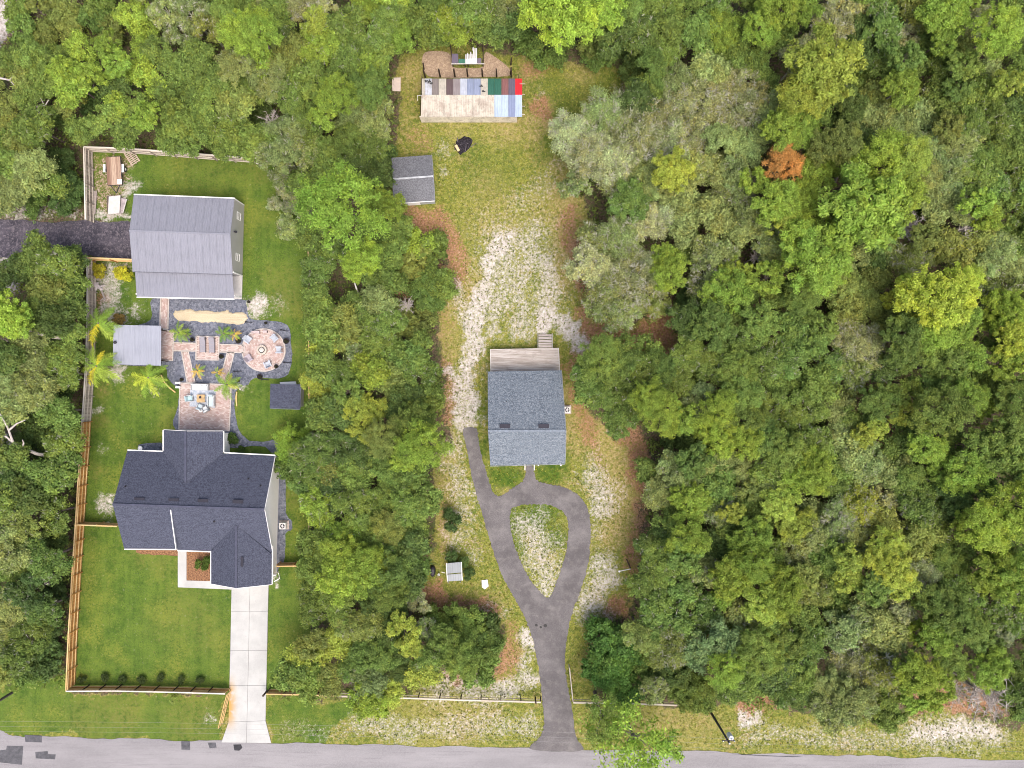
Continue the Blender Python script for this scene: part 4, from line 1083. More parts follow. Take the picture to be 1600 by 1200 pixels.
# ------------------------------------------------------------------ fences
def wood(name, lo, hi, dk_):
    n = N(name, .88)
    a = n.noise(1.2, 4); b = n.noise(10, 3, .6, n.scale_vec(1, 1, .15)); t = n.attr("tone").outputs["Fac"]
    col = n.mix(n.rng(n.math('ADD', n.math('MULTIPLY', a, .4), n.math('MULTIPLY', t, .6)), .15, .85), lo, hi); col = n.mix(n.rng(b, .55, .72, 0, .6), col, dk_)
    n.color(col); return n.m
W_GREY = wood("fence_grey", (.24, .20, .17), (.40, .35, .30), (.13, .10, .085))
W_PALE = wood("fence_pale", (.42, .37, .31), (.55, .50, .42), (.28, .24, .2))
W_ORANGE = wood("fence_orange", (.34, .155, .045), (.50, .265, .085), (.18, .08, .03))
W_CAP = wood("fence_cap", (.50, .46, .40), (.62, .58, .52), (.36, .32, .28))
W_GOLD = wood("fence_gold", (.50, .33, .14), (.64, .48, .25), (.34, .21, .09))
def board_fence(tops, h, mat, cap_mat, label, side, cat="fence", bay=2.4, rails=3, group=None, name="board_fence", picket=True, post_mat=None):
    """tops: photo pixels of the fence's upper edge; side: +1 or -1, on which side of the run the rails are"""
    q = [P(x, y, h) for x, y in tops]
    t = thing(name, (q[0].x, q[0].y, 0), label, cat, group)
    rr = random.Random(int(abs(q[0].x) * 10))
    for a, b in zip(q[:-1], q[1:]):
        L = math.hypot(b.x - a.x, b.y - a.y); nb = max(1, round(L / bay))
        d = Vector((b.x - a.x, b.y - a.y, 0)).normalized(); nrm = Vector((-d.y, d.x, 0)) * side
        for i in range(nb):
            s = Vector((a.x, a.y, 0)).lerp(Vector((b.x, b.y, 0)), i / nb); e = Vector((a.x, a.y, 0)).lerp(Vector((b.x, b.y, 0)), (i + 1) / nb)
            Lb = (e - s).length
            if picket:
                m = MB(); tn = []; npk = max(2, round(Lb / .145)); ang = math.atan2(d.y, d.x)
                for k in range(npk):
                    c = s.lerp(e, (k + .5) / npk); hh = h + rr.uniform(-.025, .015)
                    m.box((c.x, c.y, hh / 2), (Lb / npk - .008, .02, hh), ang); tn += [rr.random()] * 8
                m.tone = tn
                o = m.build("picket_panel", mat, t); o["kind"] = "stuff"
            for k in range(rails):
                zz = [.3, .95, h - .22][k] if rails == 3 else [.5, h - .2][k % 2]
                m = MB(); off = nrm * .055; m.beam(s + off + Vector((0, 0, zz)), e + off + Vector((0, 0, zz)), .08, .09); m.tone = [rr.random()] * 8
                m.build("rail", W_GOLD if mat in (W_ORANGE, W_GOLD) else W_PALE, t)
            m = MB(); m.beam(s + Vector((0, 0, h + .03)), e + Vector((0, 0, h + .03)), .15, .04); m.tone = [rr.random()] * 8
            m.build("cap_rail", W_CAP if cap_mat is W_PALE else W_GOLD, t)
            m = MB(); c = s + nrm * .14; m.beam(c, c + Vector((0, 0, h - .06)), .1, .1, up=d); m.tone = [rr.random()] * 8
            m.build("post", post_mat or mat, t)
    return t
board_fence([(131, 229.5), (133.5, 343)], 1.83, W_GREY, W_PALE, "weathered grey board fence left of the flatbed trailer", 1)
board_fence([(131, 229.5), (200, 232), (300, 240), (360, 244.5), (420, 249)], 1.83, W_GREY, W_PALE, "pale grey board fence along the top of the left lot behind the lawn", -1)
board_fence([(136, 402.5), (136.5, 480), (134.5, 560), (131, 620), (128, 660)], 1.83, W_GREY, W_PALE, "weathered grey board fence left of the metal pavilion and palms", 1)
board_fence([(128, 660), (126, 700), (121.5, 760), (118, 820), (112.5, 900), (107, 990), (103, 1079)], 1.83, W_ORANGE, W_GOLD, "long orange-stained board fence on the left edge of the front lawn", 1)
board_fence([(136, 402.5), (206, 405.5)], 1.83, W_ORANGE, W_GOLD, "short tan board fence between the dark gravel drive and the yellow shrubs", -1, bay=2.8)
board_fence([(118.5, 820), (183, 822.5)], 1.7, W_GOLD, W_GOLD, "short golden cross fence joining the orange fence to the slate-blue house", 1)
board_fence([(432, 885), (484, 884)], 1.7, W_ORANGE, W_GOLD, "short golden cross fence right of the slate-blue house's garage", 1)
board_fence([(481.5, 300), (482, 420), (482.5, 560), (483, 700), (482.5, 900)], 1.75, W_GREY, W_GOLD, "thin tan-topped fence between the left lot and the thicket", -1)
board_fence([(103, 1080), (180, 1079.5), (270, 1081.5), (352, 1084)], 1.5, W_ORANGE, W_PALE, "front board fence with dark posts behind a row of young shrubs", 1, post_mat=M_POST)
board_fence([(416, 1084.5), (470, 1085.5), (522, 1087.5)], 1.4, W_ORANGE, W_GOLD, "front board fence right of the concrete driveway, partly under trees", 1, post_mat=M_POST)
def rail_fence(tops, h, label, mat, post=M_POST, bay=2.35, rails=(.35, .75), name="rail_fence", side=1):
    q = [P(x, y, h) for x, y in tops]; t = thing(name, (q[0].x, q[0].y, 0), label, "fence")
    for a, b in zip(q[:-1], q[1:]):
        L = (b - a).length; nb = max(1, round(L / bay)); a0 = Vector((a.x, a.y, 0)); b0 = Vector((b.x, b.y, 0)); d = (b0 - a0).normalized()
        nrm = Vector((-d.y, d.x, 0)) * side
        for i in range(nb):
            s = a0.lerp(b0, i / nb); e = a0.lerp(b0, (i + 1) / nb)
            m = MB(); m.beam(s + nrm * .1, s + nrm * .1 + Vector((0, 0, h - .02)), .11, .11, up=d); m.build("post", post, t)
            m = MB(); m.beam(s + Vector((0, 0, h)), e + Vector((0, 0, h)), .16, .05); m.tone = [random.random()] * 8; m.build("top_rail", mat, t)
            for r in rails:
                m = MB(); m.beam(s + Vector((0, 0, h * r)), e + Vector((0, 0, h * r)), .04, .09); m.tone = [random.random()] * 8; m.build("rail", W_GREY, t)
        m = MB(); m.beam(b0 + nrm * .1, b0 + nrm * .1 + Vector((0, 0, h - .02)), .11, .11, up=d); m.build("post", post, t)
    return t
rail_fence([(522, 1088), (620, 1090.5), (720, 1094), (845, 1097.5)], 1.3, "white-topped rail fence with dark posts left of the asphalt driveway mouth", W_PALE)
rail_fence([(896, 1098), (1000, 1100), (1110, 1104)], 1.3, "white-topped rail fence right of the asphalt driveway mouth under the trees", W_PALE, bay=3.2)
def gate(x0, y0, x1, y1, h, label, mat):
    a, b = P(x0, y0, h), P(x1, y1, h); t = thing("gate", (a.x, a.y, 0), label, "gate")
    for z in (h, h * .55, .2):
        m = MB(); m.beam((a.x, a.y, z), (b.x, b.y, z), .09, .08); m.tone = [random.random()] * 8; m.build("rail", mat, t)
    for k in (0, .5, 1):
        c = a.lerp(b, k); m = MB(); m.beam((c.x, c.y, .1), (c.x, c.y, h), .08, .08, up=(1, 0, 0)); m.tone = [random.random()] * 8; m.build("upright", mat, t)
gate(890, 1044, 895.5, 1096, 1.3, "open white gate standing along the right side of the asphalt driveway", W_PALE)
gate(354, 1086, 341, 1138, 1.4, "open wooden gate leaf standing left of the concrete driveway", W_GOLD)
for x, y, lab in ((412, 1086, "dark leaning gate post at the right edge of the concrete driveway"), (837, 1097, "dark gate post at the left edge of the asphalt driveway mouth")):
    q = P(x, y, 1.2); t = thing("gate_post", (q.x, q.y, 0), lab, "post")
    MB().beam((q.x, q.y, 0), (q.x, q.y, 1.35), .16, .16, up=(1, 0, 0)).build("shaft", M_POST, t); MB().box((q.x, q.y, 1.38), (.22, .22, .06)).build("cap", M_POST, t)
# ------------------------------------------------------------------ things in the left yard
t = thing("flatbed_trailer", P(179, 267), "flatbed trailer decked with reddish-brown boards in the left lot's top corner", "trailer")
z = .75
ta, tb, tc, td = P(165.5, 245.5, z), P(187.5, 244.5, z), P(190.3, 288.5, z), P(168, 289, z)
nb = 9
n = N("trailer_board", .85); tt = n.attr("tone").outputs["Fac"]; a = n.noise(8, 3, .6, n.scale_vec(2, .2, 1))
n.color(n.mix(n.rng(a, .4, .7, 0, .5), n.mix(tt, (.21, .125, .09), (.55, .43, .33)), (.20, .12, .09))); M_TB = n.m
for i in range(nb):
    t0, t1 = (i + .05) / nb, (i + .95) / nb
    m = MB(); m.slab([ta.lerp(tb, t0), ta.lerp(tb, t1), td.lerp(tc, t1), td.lerp(tc, t0)], .04); m.tone = [random.random()] * 8
    m.build("deck_board", M_TB, t)
m = MB(); dn = Vector((0, 0, -.1))
for a, b in ((ta, tb), (tb, tc), (tc, td), (td, ta)): m.beam(a + dn, b + dn, .09, .13)
cc = (tc + td) / 2; hitch = cc + Vector((.1, -.95, -.2))
m.beam(td + dn + Vector((.3, 0, 0)), hitch, .08, .08); m.beam(tc + dn - Vector((.3, 0, 0)), hitch, .08, .08)
m.build("frame", M_DARKMETAL, t)
for x in (163.2, 192.2):
    q = P(x, 263, .7); q.z = 0; m = MB(); m.tube([q + Vector((-.12, 0, .34)), q + Vector((.12, 0, .34))], .33, 14); wh = m.build("wheel", plain("tyre", (.025, .025, .025), .8), t)
    m = MB(); m.tube([q + Vector((-.13, 0, .34)), q + Vector((.13, 0, .34))], .17, 12); m.build("rim", M_WHITE, wh)
    m = MB(); m.beam(q + Vector((0, -.5, .74)), q + Vector((0, .5, .74)), .3, .04); m.build("fender", plain("fender_white", (.6, .6, .6), .5), t)
q = P(187, 284, .8); t = thing("board_offcut", q, "small white board lying on the flatbed trailer's lower right corner", "board")
m = MB(); m.box((q.x, q.y, .81), (.55, .6, .04), .05); m.build("sheet", M_WHITE, t); m = MB(); m.box((q.x, q.y + .1, .84), (.5, .12, .03), .05); m.build("batten", M_WHITE, t)
q = P(207, 246); t = thing("wooden_pallet", q, "pale slatted wooden pallet leaning askew near the top fence, right of the trailer", "pallet", rz=math.radians(33))
WL[t] = Vector((0, 0, 0)); M_PAL = plain("pallet_wood", (.45, .37, .30), .9, .2)
for i in range(8):
    MB().box((0, -.85 + i * .24, .16), (1.25, .11, .025)).build("slat", M_PAL, t)
for x in (-.55, 0, .55): MB().box((x, 0, .08), (.1, 1.85, .12)).build("stringer", M_PAL, t)
def sheet_thing(name, label, cat, px, z, mat, th=.04):
    q = P(*px[0]); t = thing(name, (q.x, q.y, 0), label, cat); MB().slab([P(x, y, z) for x, y in px], th).build("sheet", mat, t); return t
M_PLY = plain("grey_ply", (.52, .49, .47), .9, .14, 2)
t = sheet_thing("plywood_stack", "stack of pale weathered plywood sheets below the flatbed trailer", "boards", [(170, 307), (188, 305), (186.5, 333), (168.5, 335)], .5, M_PLY, .08)
m = MB(); m.box((P(178, 320).x, P(178, 320).y, .22), (1.3, 2.0, .4)); m.build("pallet_base", plain("dark_base", (.1, .08, .07)), t)
t = sheet_thing("leaning_board", "greyish board slanting against the plywood stack beside the grey barn", "boards", [(189, 309), (198, 311), (192, 333), (187, 334)], .25, plain("mauve_board", (.33, .29, .30), .9), .04)
m = MB(); m.beam(P(198, 311, .27), P(192, 333, .27), .1, .06); m.build("edge_strip", M_RAIL, t)
q = P(146, 317); t = thing("timber_pile", q, "grey timber planks laid along the weathered fence left of the trailer", "timber")
for i, (x0, x1) in enumerate(((145, 146), (147.5, 147), (150.5, 148))):
    MB().beam(P(x0, 298, .1 + i * .03), P(x1, 334, .1 + i * .03), .18, .08).build("plank", plain("grey_plank", (.30, .26, .24), .9, .2), t)
q = P(153, 446); t = thing("rock_pile", q, "heap of pale rocks below the yellow shrubs near the left fence", "rocks")
r_ = random.Random(3)
for i in range(16):
    a = r_.uniform(0, 6.28); d = abs(r_.gauss(0, .4)); rr = r_.uniform(.11, .24)
    c = Vector((q.x + d * math.cos(a), q.y + d * math.sin(a) * .8, .08 + max(0, .25 - d * .4)))
    m = MB(); m.lathe(c, [(rr * .5, -rr * .5), (rr * r_.uniform(.9, 1.1), 0), (rr * .6, rr * .55), (.02, rr * .7)], 7, 1, r_.uniform(.7, 1.2)); m.build("rock", plain("pale_rock", (.52, .47, .46), .9, .2), t)
q = P(162, 461); t = thing("driftwood", q, "short grey log beside the rock heap in the sandy corner", "log")
MB().tube([P(159, 454, .12), P(161, 460, .13), P(164, 468, .12)], [.1, .12, .09], 7).build("trunk", plain("grey_log", (.36, .32, .30), .9, .2), t)
MB().tube([P(157, 470, .1), P(161, 466, .11)], [.06, .09], 6).build("stub", plain("grey_log", (.36, .32, .30), .9, .2), t)
for pts, lab in (([(252, 586), (256, 596), (264, 605), (274, 613)], "curved tan lawn edging left of the paver patio"), ([(370, 612), (369, 622), (370, 634)], "short tan lawn edging right of the paver patio")):
    q = P(*pts[0]); t = thing("lawn_edging", q, lab, "edging")
    for (x0, y0), (x1, y1) in zip(pts[:-1], pts[1:]): MB().beam(P(x0, y0, .07), P(x1, y1, .07), .14, .14).build("edging_block", plain("edging_tan", (.55, .40, .18), .85, .2), t)

# fire pit and chairs round it
q = P(410.5, 547); t = thing("fire_pit", q, "round pale stone fire pit in the middle of the circular patio", "fire pit")
for k in range(14):
    a = k * 2 * math.pi / 14; m = MB(); m.box((q.x + .50 * math.cos(a), q.y + .50 * math.sin(a), .22), (.22, .22, .38), a); m.build("block", plain("firepit_stone", (.47, .42, .36), .9, .15), t)
m = MB(); m.lathe((q.x, q.y, .40), [(.38, 0), (.38, .05), (.30, .05), (.30, -.0)], 20); m.build("fire_ring", plain("ring_iron", (.06, .06, .055), .6), t)
m = MB(); m.lathe((q.x, q.y, .40), [(.31, 0), (.2, .04), (0, .06)], 16); m.build("ash_bed", plain("ash", (.55, .52, .48), .95), t)
def make_chair(x, y, rz, label, mat, group=None):
    t = thing("garden_chair", P(x, y), label, "chair", group, rz); WL[t] = Vector((0, 0, 0)); t.location.z = .045
    for i in range(5): MB().beam((-.26 + i * .13, -.3, .38), (-.26 + i * .13, .25, .30), .115, .025).build("seat_slat", mat, t)
    for i in range(5): MB().beam((-.24 + i * .12, .22, .30), (-.27 + i * .135, .50, 1.0 - abs(i - 2) * .05), .11, .025, up=(0, 1, .4)).build("back_slat", mat, t)
    for s in (-1, 1):
        MB().beam((s * .36, -.36, .58), (s * .36, .38, .56), .14, .03).build("armrest", mat, t)
        MB().beam((s * .34, -.30, 0), (s * .34, -.30, .57), .05, .1, up=(0, 1, 0)).build("leg", mat, t)
        MB().beam((s * .31, -.28, .34), (s * .31, .46, .02), .05, .12).build("leg", mat, t)
    return t
M_CH = plain("blue_grey_plastic", (.40, .44, .50), .5, .06); M_CHD = plain("mauve_plastic", (.38, .34, .38), .5, .06)
def face(x, y, cx=411, cy=547): return math.atan2(-(cy - y), cx - x) + math.pi / 2
first = make_chair(390, 531, face(390, 531), "blue-grey slatted garden chair at the upper left of the fire pit circle", M_CH, "garden chairs round the fire pit")
for x, y, lab, mm in ((430, 529, "blue-grey slatted garden chair at the upper right of the fire pit circle", None), (437, 547, "blue-grey slatted garden chair at the right side of the fire pit circle", None), (420, 569, "blue-grey slatted garden chair at the lower right of the fire pit circle", None), (391, 560, "mauve-grey slatted garden chair at the lower left of the fire pit circle", M_CHD)):
    c = copy_tree(first); c.location = P(x, y, .045); c.rotation_euler.z = face(x, y); c["label"] = lab
    if mm:
        for chd in c.children: chd.data = chd.data.copy(); chd.data.materials[0] = mm
for x, y, w, lab in ((401, 519.5, 1.0, "low pale bench at the top edge of the fire pit circle"), (416, 518.5, .45, "small stool right of the pale bench on the fire pit circle")):
    q = P(x, y); t = thing("bench" if w > .5 else "stool", q, lab, "bench" if w > .5 else "stool")
    MB().box((q.x, q.y, .42), (w, .3, .05)).build("seat", plain("mauve_seat", (.44, .36, .36), .7), t)
    for s in (-1, 1): MB().box((q.x + s * (w / 2 - .06), q.y, .22), (.06, .28, .38)).build("leg", M_DARKMETAL, t)
# loungers
def lounger(x, y, lab):
    t = thing("sun_lounger", P(x, y), lab, "sun lounger", "loungers on the square paver pad", rot + .04); WL[t] = Vector((0, 0, 0)); t.location.z = .05
    mm = plain("lounger_grey", (.27, .26, .29), .7, .06)
    for i in range(6): MB().box((0, -.95 + i * .2, .33), (.66, .18, .04)).build("seat_slat", mm, t)
    for i in range(4): MB().beam((-.33, .22 + i * .18, .36 + i * .06), (.33, .22 + i * .18, .36 + i * .06), .17, .035).build("back_slat", mm, t)
    for sx_ in (-1, 1):
        MB().box((sx_ * .34, -.15, .30), (.05, 1.9, .08)).build("side_rail", plain("lounger_frame", (.10, .095, .11), .6), t)
        for sy in (-.95, .7): MB().box((sx_ * .34, sy, .14), (.05, .05, .27)).build("leg", plain("lounger_frame", (.10, .095, .11), .6), t)
    return t
l1 = lounger(318.5, 537.5, "left one of the two grey loungers on the square paver pad")
l2 = copy_tree(l1); l2.location = P(332.5, 538, .05); l2["label"] = "right one of the two grey loungers on the square paver pad"
# patio seating on a pale blue rug
t = thing("outdoor_rug", P(316, 622), "pale blue patterned rug under the seating on the paver patio", "rug")
n = N("rug", .95); a = n.noise(5, 4, .6); n.color(n.mix(n.rng(a, .4, .6), (.30, .36, .44), (.45, .475, .52))); M_RUG = n.m
MB().slab([P(297, 609, .064), P(337, 610, .064), P(336, 637, .064), P(296, 635, .064)], .012).build("rug_sheet", M_RUG, t)
M_CUSH = plain("white_cushion", (.54, .57, .58), .9, .06); M_TEAL = plain("teal_cushion", (.36, .50, .53), .9, .08); M_ICE = plain("ice_cushion", (.42, .50, .53), .9, .06)
def seat(name, x, y, w, d, rz, label, mat, cat, n_c=1, legs=True, back=True):
    t = thing(name, P(x, y), label, cat, None, rz); WL[t] = Vector((0, 0, 0)); t.location.z = .06
    fm = plain("patio_frame", (.40, .42, .43), .6)
    MB().box((0, 0, .2), (w, d, .16)).build("base", fm, t)
    for sx_ in (-1, 1):
        for sy in (-1, 1): MB().box((sx_ * (w / 2 - .06), sy * (d / 2 - .06), .06), (.06, .06, .12)).build("leg", fm, t)
    for i in range(n_c):
        cw = (w - .2) / n_c; cx = -w / 2 + .1 + cw * (i + .5)
        m = MB(); m.box((cx, -.05, .36), (cw - .03, d - .22, .15)); m.box((cx, -.05, .44), (cw - .1, d - .3, .03)); m.build("seat_cushion", mat, t)
        if back: m = MB(); m.beam((cx, d / 2 - .18, .42), (cx, d / 2 - .06, .82), cw - .05, .16, up=(0, 1, 0)); m.build("back_cushion", mat, t)
    if back:
        MB().box((0, d / 2 - .02, .5), (w, .08, .6)).build("back_frame", fm, t)
        for sx_ in (-1, 1): MB().box((sx_ * (w / 2 - .04), 0, .46), (.09, d - .08, .34)).build("arm", fm, t)
    return t
seat("patio_sofa", 315, 605, 2.1, .8, rot, "long white cushioned sofa along the top edge of the paver patio", M_CUSH, "sofa", 3)
seat("patio_chair", 298.5, 622.5, .8, .8, math.pi / 2 + .15, "teal cushioned armchair left of the tan coffee table on the patio", M_TEAL, "armchair")
seat("patio_loveseat", 332.5, 626, .8, 1.5, 0, "pale ice-blue loveseat right of the tan coffee table on the patio", M_ICE, "loveseat", 1)
seat("patio_chair", 315, 635.5, .72, .72, math.pi - .35, "left one of two pale armchairs at the lower end of the patio rug", M_ICE, "armchair")
seat("patio_chair", 323.5, 639, .72, .72, math.pi + .55, "right one of two pale armchairs at the lower end of the patio rug", M_CUSH, "armchair")
q = P(316, 641); t = thing("side_table", q, "tiny round white table between the two lower patio armchairs", "table")
MB().lathe((q.x, q.y, .45), [(.24, 0), (.24, .03), (0, .035)], 14).build("tabletop", M_WHITE, t); MB().lathe((q.x, q.y, .05), [(.16, 0), (.05, .03), (.04, .4)], 10).build("pedestal", M_WHITE, t)
q = P(316, 622.5); t = thing("coffee_table", q, "square tan coffee table in the middle of the patio seating", "table")
for i in range(6): MB().box((q.x, q.y - .42 + i * .165, .42), (1.0, .15, .04)).build("top_slat", plain("teak", (.46, .32, .16), .7, .15), t)
for sx_ in (-1, 1):
    for sy in (-1, 1): MB().box((q.x + sx_ * .42, q.y + sy * .42, .22), (.08, .08, .38)).build("leg", plain("teak", (.46, .32, .16), .7), t)
q2 = Vector((q.x - .05, q.y + .15, .44)); t = thing("table_bowl", q2, "small dark bowl on the tan coffee table", "bowl")
MB().lathe(q2, [(.08, 0), (.15, .07), (.13, .07), (.05, .02)], 14).build("bowl", M_DARKMETAL, t)
q = P(280, 602); t = thing("hose_box", q, "small white hose box at the patio's upper left corner", "box")
MB().box((q.x, q.y + .3, .25), (.6, .25, .45)).build("case", M_WHITE, t); MB().box((q.x, q.y - .25, .2), (.55, .22, .4)).build("case", M_WHITE, t); MB().box((q.x, q.y, .2), (.4, .12, .12)).build("reel", M_DARKMETAL, t)
# garden lights: dark stakes lying along the gravel bed
for x0, y0, x1, y1, lab in ((384, 503, 394, 504, "dark stake light at the right tip of the pea gravel mound"), (439, 515.5, 449, 517.5, "dark stake light in the gravel right of the fire pit circle's top"), (444, 566.5, 456, 567, "dark stake light in the gravel lower right of the fire pit circle"), (366, 580.5, 378, 580, "dark stake light in the gravel below the right diagonal path"), (409, 593, 420, 593.5, "dark stake light in the gravel below the fire pit circle")):
    a, b = P(x0, y0, .08), P(x1, y1, .12); t = thing("stake_light", a, lab, "garden light")
    MB().tube([a, b], .045, 6).build("stake", M_DARKMETAL, t); MB().lathe((a.x, a.y, .02), [(.1, 0), (.12, .1), (.04, .16)], 9).build("lamp_head", M_DARKMETAL, t)

# ------------------------------------------------------------------ things on the middle lot
t = thing("small_shelter", P(709, 893), "little shelter with two pale grey roof panels beside the asphalt driveway", "shelter")
M_SHP = steel("shelter_grey", (.25, .27, .285), .08); zz = 1.75
m = MB(); rib_panel(m, P(698, 896.5, zz), P(721, 894.5, zz), P(720.5, 878, zz - .1), P(697, 880.5, zz - .1), 6, .02, .04); m.build("roof_panel", M_SHP, t)
m = MB(); rib_panel(m, P(699, 908.5, zz - .12), P(722, 907, zz - .12), P(721.5, 896, zz + .03), P(698.2, 898, zz + .03), 6, .02, .04); m.build("roof_panel", M_SHP, t)
m = MB(); m.beam(P(697.3, 880, zz + .02), P(699, 908.5, zz + .02), .08, .06); m.build("edge_strip", M_WHITE, t); m = MB(); m.beam(P(721, 878, zz + .02), P(722.3, 907, zz), .08, .06); m.build("edge_strip", M_WHITE, t)
for x, y in ((701, 882), (720, 880), (702, 905), (720.5, 904)): q = P(x, y); MB().beam((q.x, q.y, 0), (q.x, q.y, 1.6), .09, .09, up=(1, 0, 0)).build("post", plain("shelter_post", (.3, .29, .27)), t)
for zz2 in (.3, .7, 1.1):
    for (x0, y0), (x1, y1) in (((701, 882), (702, 905)), ((720, 880), (720.5, 904)), ((701, 882), (720, 880))): MB().beam(P(x0, y0, zz2), P(x1, y1, zz2), .03, .2).build("wall_board", plain("shelter_post", (.3, .29, .27)), t)
q = P(694.5, 895, .9); m = MB(); m.tube([q, q + Vector((-.35, 0, -.3))], .06, 7); m.build("spout", M_WHITE, t)
q = P(676.7, 891); t = thing("barrel", q, "black oval drum standing left of the little grey-roofed shelter", "barrel")
m = MB(); m.lathe((q.x, q.y, 0), [(.30, 0), (.36, .15), (.37, .5), (.33, .72), (.22, .82), (0, .85)], 18, .95, 1.85); m.build("drum", plain("black_plastic", (.022, .02, .028), .45, .2), t)
m = MB(); m.lathe((q.x, q.y + .2, .83), [(.1, 0), (.1, .06), (0, .07)], 10); m.build("lid", plain("black_plastic2", (.03, .028, .035), .4), t)
q = P(686, 897); t = thing("bucket", q, "small white bucket between the black drum and the grey-roofed shelter", "bucket")
MB().lathe((q.x, q.y, 0), [(.12, 0), (.15, .32), (.13, .32), (.1, .04)], 12).build("pail", M_WHITE, t); MB().tube([(q.x - .15, q.y, .3), (q.x, q.y, .42), (q.x + .15, q.y, .3)], .012, 5).build("handle", M_DARKMETAL, t)
sheet_thing("stone_slab", "white slab lying in the weeds right of the grey-roofed shelter", "slab", [(752.5, 907), (761.5, 905.5), (763.5, 916), (757.5, 921), (753, 917.5)], .05, plain("white_slab", (.66, .62, .62), .9, .1), .06)
t = sheet_thing("plywood_sheet", "pinkish plywood sheet on the grass left of the patchwork barn", "board", [(612.5, 121.5), (626, 121), (625.8, 142.5), (613, 142)], .10, plain("pink_ply", (.56, .47, .42), .9, .1), .04)
MB().beam(P(614, 131.5, .03), P(625, 131.5, .03), .08, .06).build("batten", M_RAIL, t)
# burnt brush pile
q = P(724, 226); t = thing("burn_pile", q, "charred black brush pile on the grass below the patchwork barn", "brush pile")
n = N("char", .95); a = n.noise(6, 4, .65); b = n.noise(2, 3)
n.color(n.mix(n.rng(a, .4, .66), (.012, .011, .014), n.mix(b, (.07, .06, .08), (.035, .03, .035)))); n.bump(a, 1, .1); M_CHAR = n.m
r_ = random.Random(9); m = MB(); ang = math.radians(40)
prof = [(1.25, -.02), (1.1, .06), (.8, .22), (.45, .38), (0, .45)]
for k, (rr, z) in enumerate(prof[:-1]):
    for i in range(20):
        a = 2 * math.pi * i / 20; f = r_.uniform(.9, 1.08); x, y = rr * 1.0 * math.cos(a) * f, rr * .72 * math.sin(a) * f
        m.v.append((q.x + x * math.cos(ang) - y * math.sin(ang), q.y + x * math.sin(ang) + y * math.cos(ang), z + (r_.uniform(-.05, .09) if k else 0)))
m.v.append((q.x, q.y, .46))
for k in range(3):
    for i in range(20): j = (i + 1) % 20; m.f.append((k * 20 + i, k * 20 + j, (k + 1) * 20 + j, (k + 1) * 20 + i))
for i in range(20): m.f.append((60 + i, 60 + (i + 1) % 20, 80))
m.build("ash_heap", M_CHAR, t)
for i in range(16):
    a = r_.uniform(0, 6.28); x, y = r_.gauss(0, .45), r_.gauss(0, .35); L = r_.uniform(.4, .9)
    c = Vector((q.x + x, q.y + y, .36)); d = Vector((math.cos(a) * L / 2, math.sin(a) * L / 2, r_.uniform(-.12, .12)))
    MB().tube([c - d, c + d], r_.uniform(.03, .07), 6).build("charred_log", M_CHAR if i % 4 else plain("grey_ash_log", (.13, .115, .13), .95), t)
q = P(714.5, 231); t = thing("log", q, "cut yellow log end leaning on the charred brush pile", "log")
MB().tube([P(712.2, 227, .25), P(717.2, 236, .2)], [.2, .18], 10).build("log", plain("fresh_wood", (.58, .46, .27), .85, .15), t); MB().tube([P(718, 240.5, .2), P(721.5, 237, .25)], .2, 9).build("charred_end", M_CHAR, t)
# pole lying and post by the right tree edge
q = P(985, 888); t = thing("sign_post", q, "dark leaning post with a thin white arm at the right tree edge", "post")
MB().tube([q, P(979, 874, 1.2)], .08, 7).build("shaft", M_POST, t); MB().tube([P(985, 889, .5), P(968, 892.5, .6)], .05, 6).build("arm", M_WHITE, t); MB().lathe(P(967.5, 892.5, .5), [(.1, 0), (.14, .08), (.05, .16)], 8).build("arm_end", M_WHITE, t)

# ------------------------------------------------------------------ poles and wires along the road
M_POLE = plain("pole_wood", (.09, .08, .075), .9, .2); M_LAMPW = plain("transformer_grey", (.72, .74, .76), .4, .05)
Hp = 7.6
q = P(1110, 1112); t = thing("utility_pole", q, "dark utility pole with a white transformer can by the road on the right", "utility pole")
MB().tube([q - Vector((0, 0, .3)), q + Vector((0, 0, Hp))], [.17, .11], 9).build("shaft", M_POLE, t)
MB().beam(q + Vector((-.75, .12, Hp - .35)), q + Vector((.75, .12, Hp - .35)), .1, .11).build("crossarm", M_POLE, t)
m = MB(); m.lathe((q.x + .42, q.y + .22, Hp - 1.6), [(.28, 0), (.3, .05), (.3, .85), (.26, .95), (.05, 1.0)], 14); can = m.build("transformer", M_LAMPW, t)
m = MB(); m.lathe((q.x + .42, q.y + .22, Hp - .62), [(.07, 0), (.09, .08), (.05, .14), (.04, .3)], 8); m.build("bushing", M_LAMPW, can)
for s in (-.65, .65): MB().lathe((q.x + s, q.y + .12, Hp - .3), [(.05, 0), (.07, .1), (.03, .18)], 8).build("insulator", M_LAMPW, t)
MB().lathe((q.x, q.y, Hp), [(.1, 0), (.08, .1), (.0, .14)], 8).build("insulator", M_LAMPW, t)
q0 = P(18, 1083); t = thing("utility_pole", q0, "dark utility pole leaning out of the photo's left edge above the road", "utility pole")
MB().tube([q0 - Vector((0, 0, .3)), q0 + Vector((0, 0, Hp + 1))], [.17, .11], 9).build("shaft", M_POLE, t)
MB().beam(q0 + Vector((-.75, .12, Hp + .5)), q0 + Vector((.75, .12, Hp + .5)), .1, .11).build("crossarm", M_POLE, t)
for s in (-.65, .65): MB().lathe((q0.x + s, q0.y + .12, Hp + .55), [(.05, 0), (.07, .1), (.03, .18)], 8).build("insulator", M_LAMPW, t)
M_WIRE = plain("wire_grey", (.30, .30, .29), .5, .1)
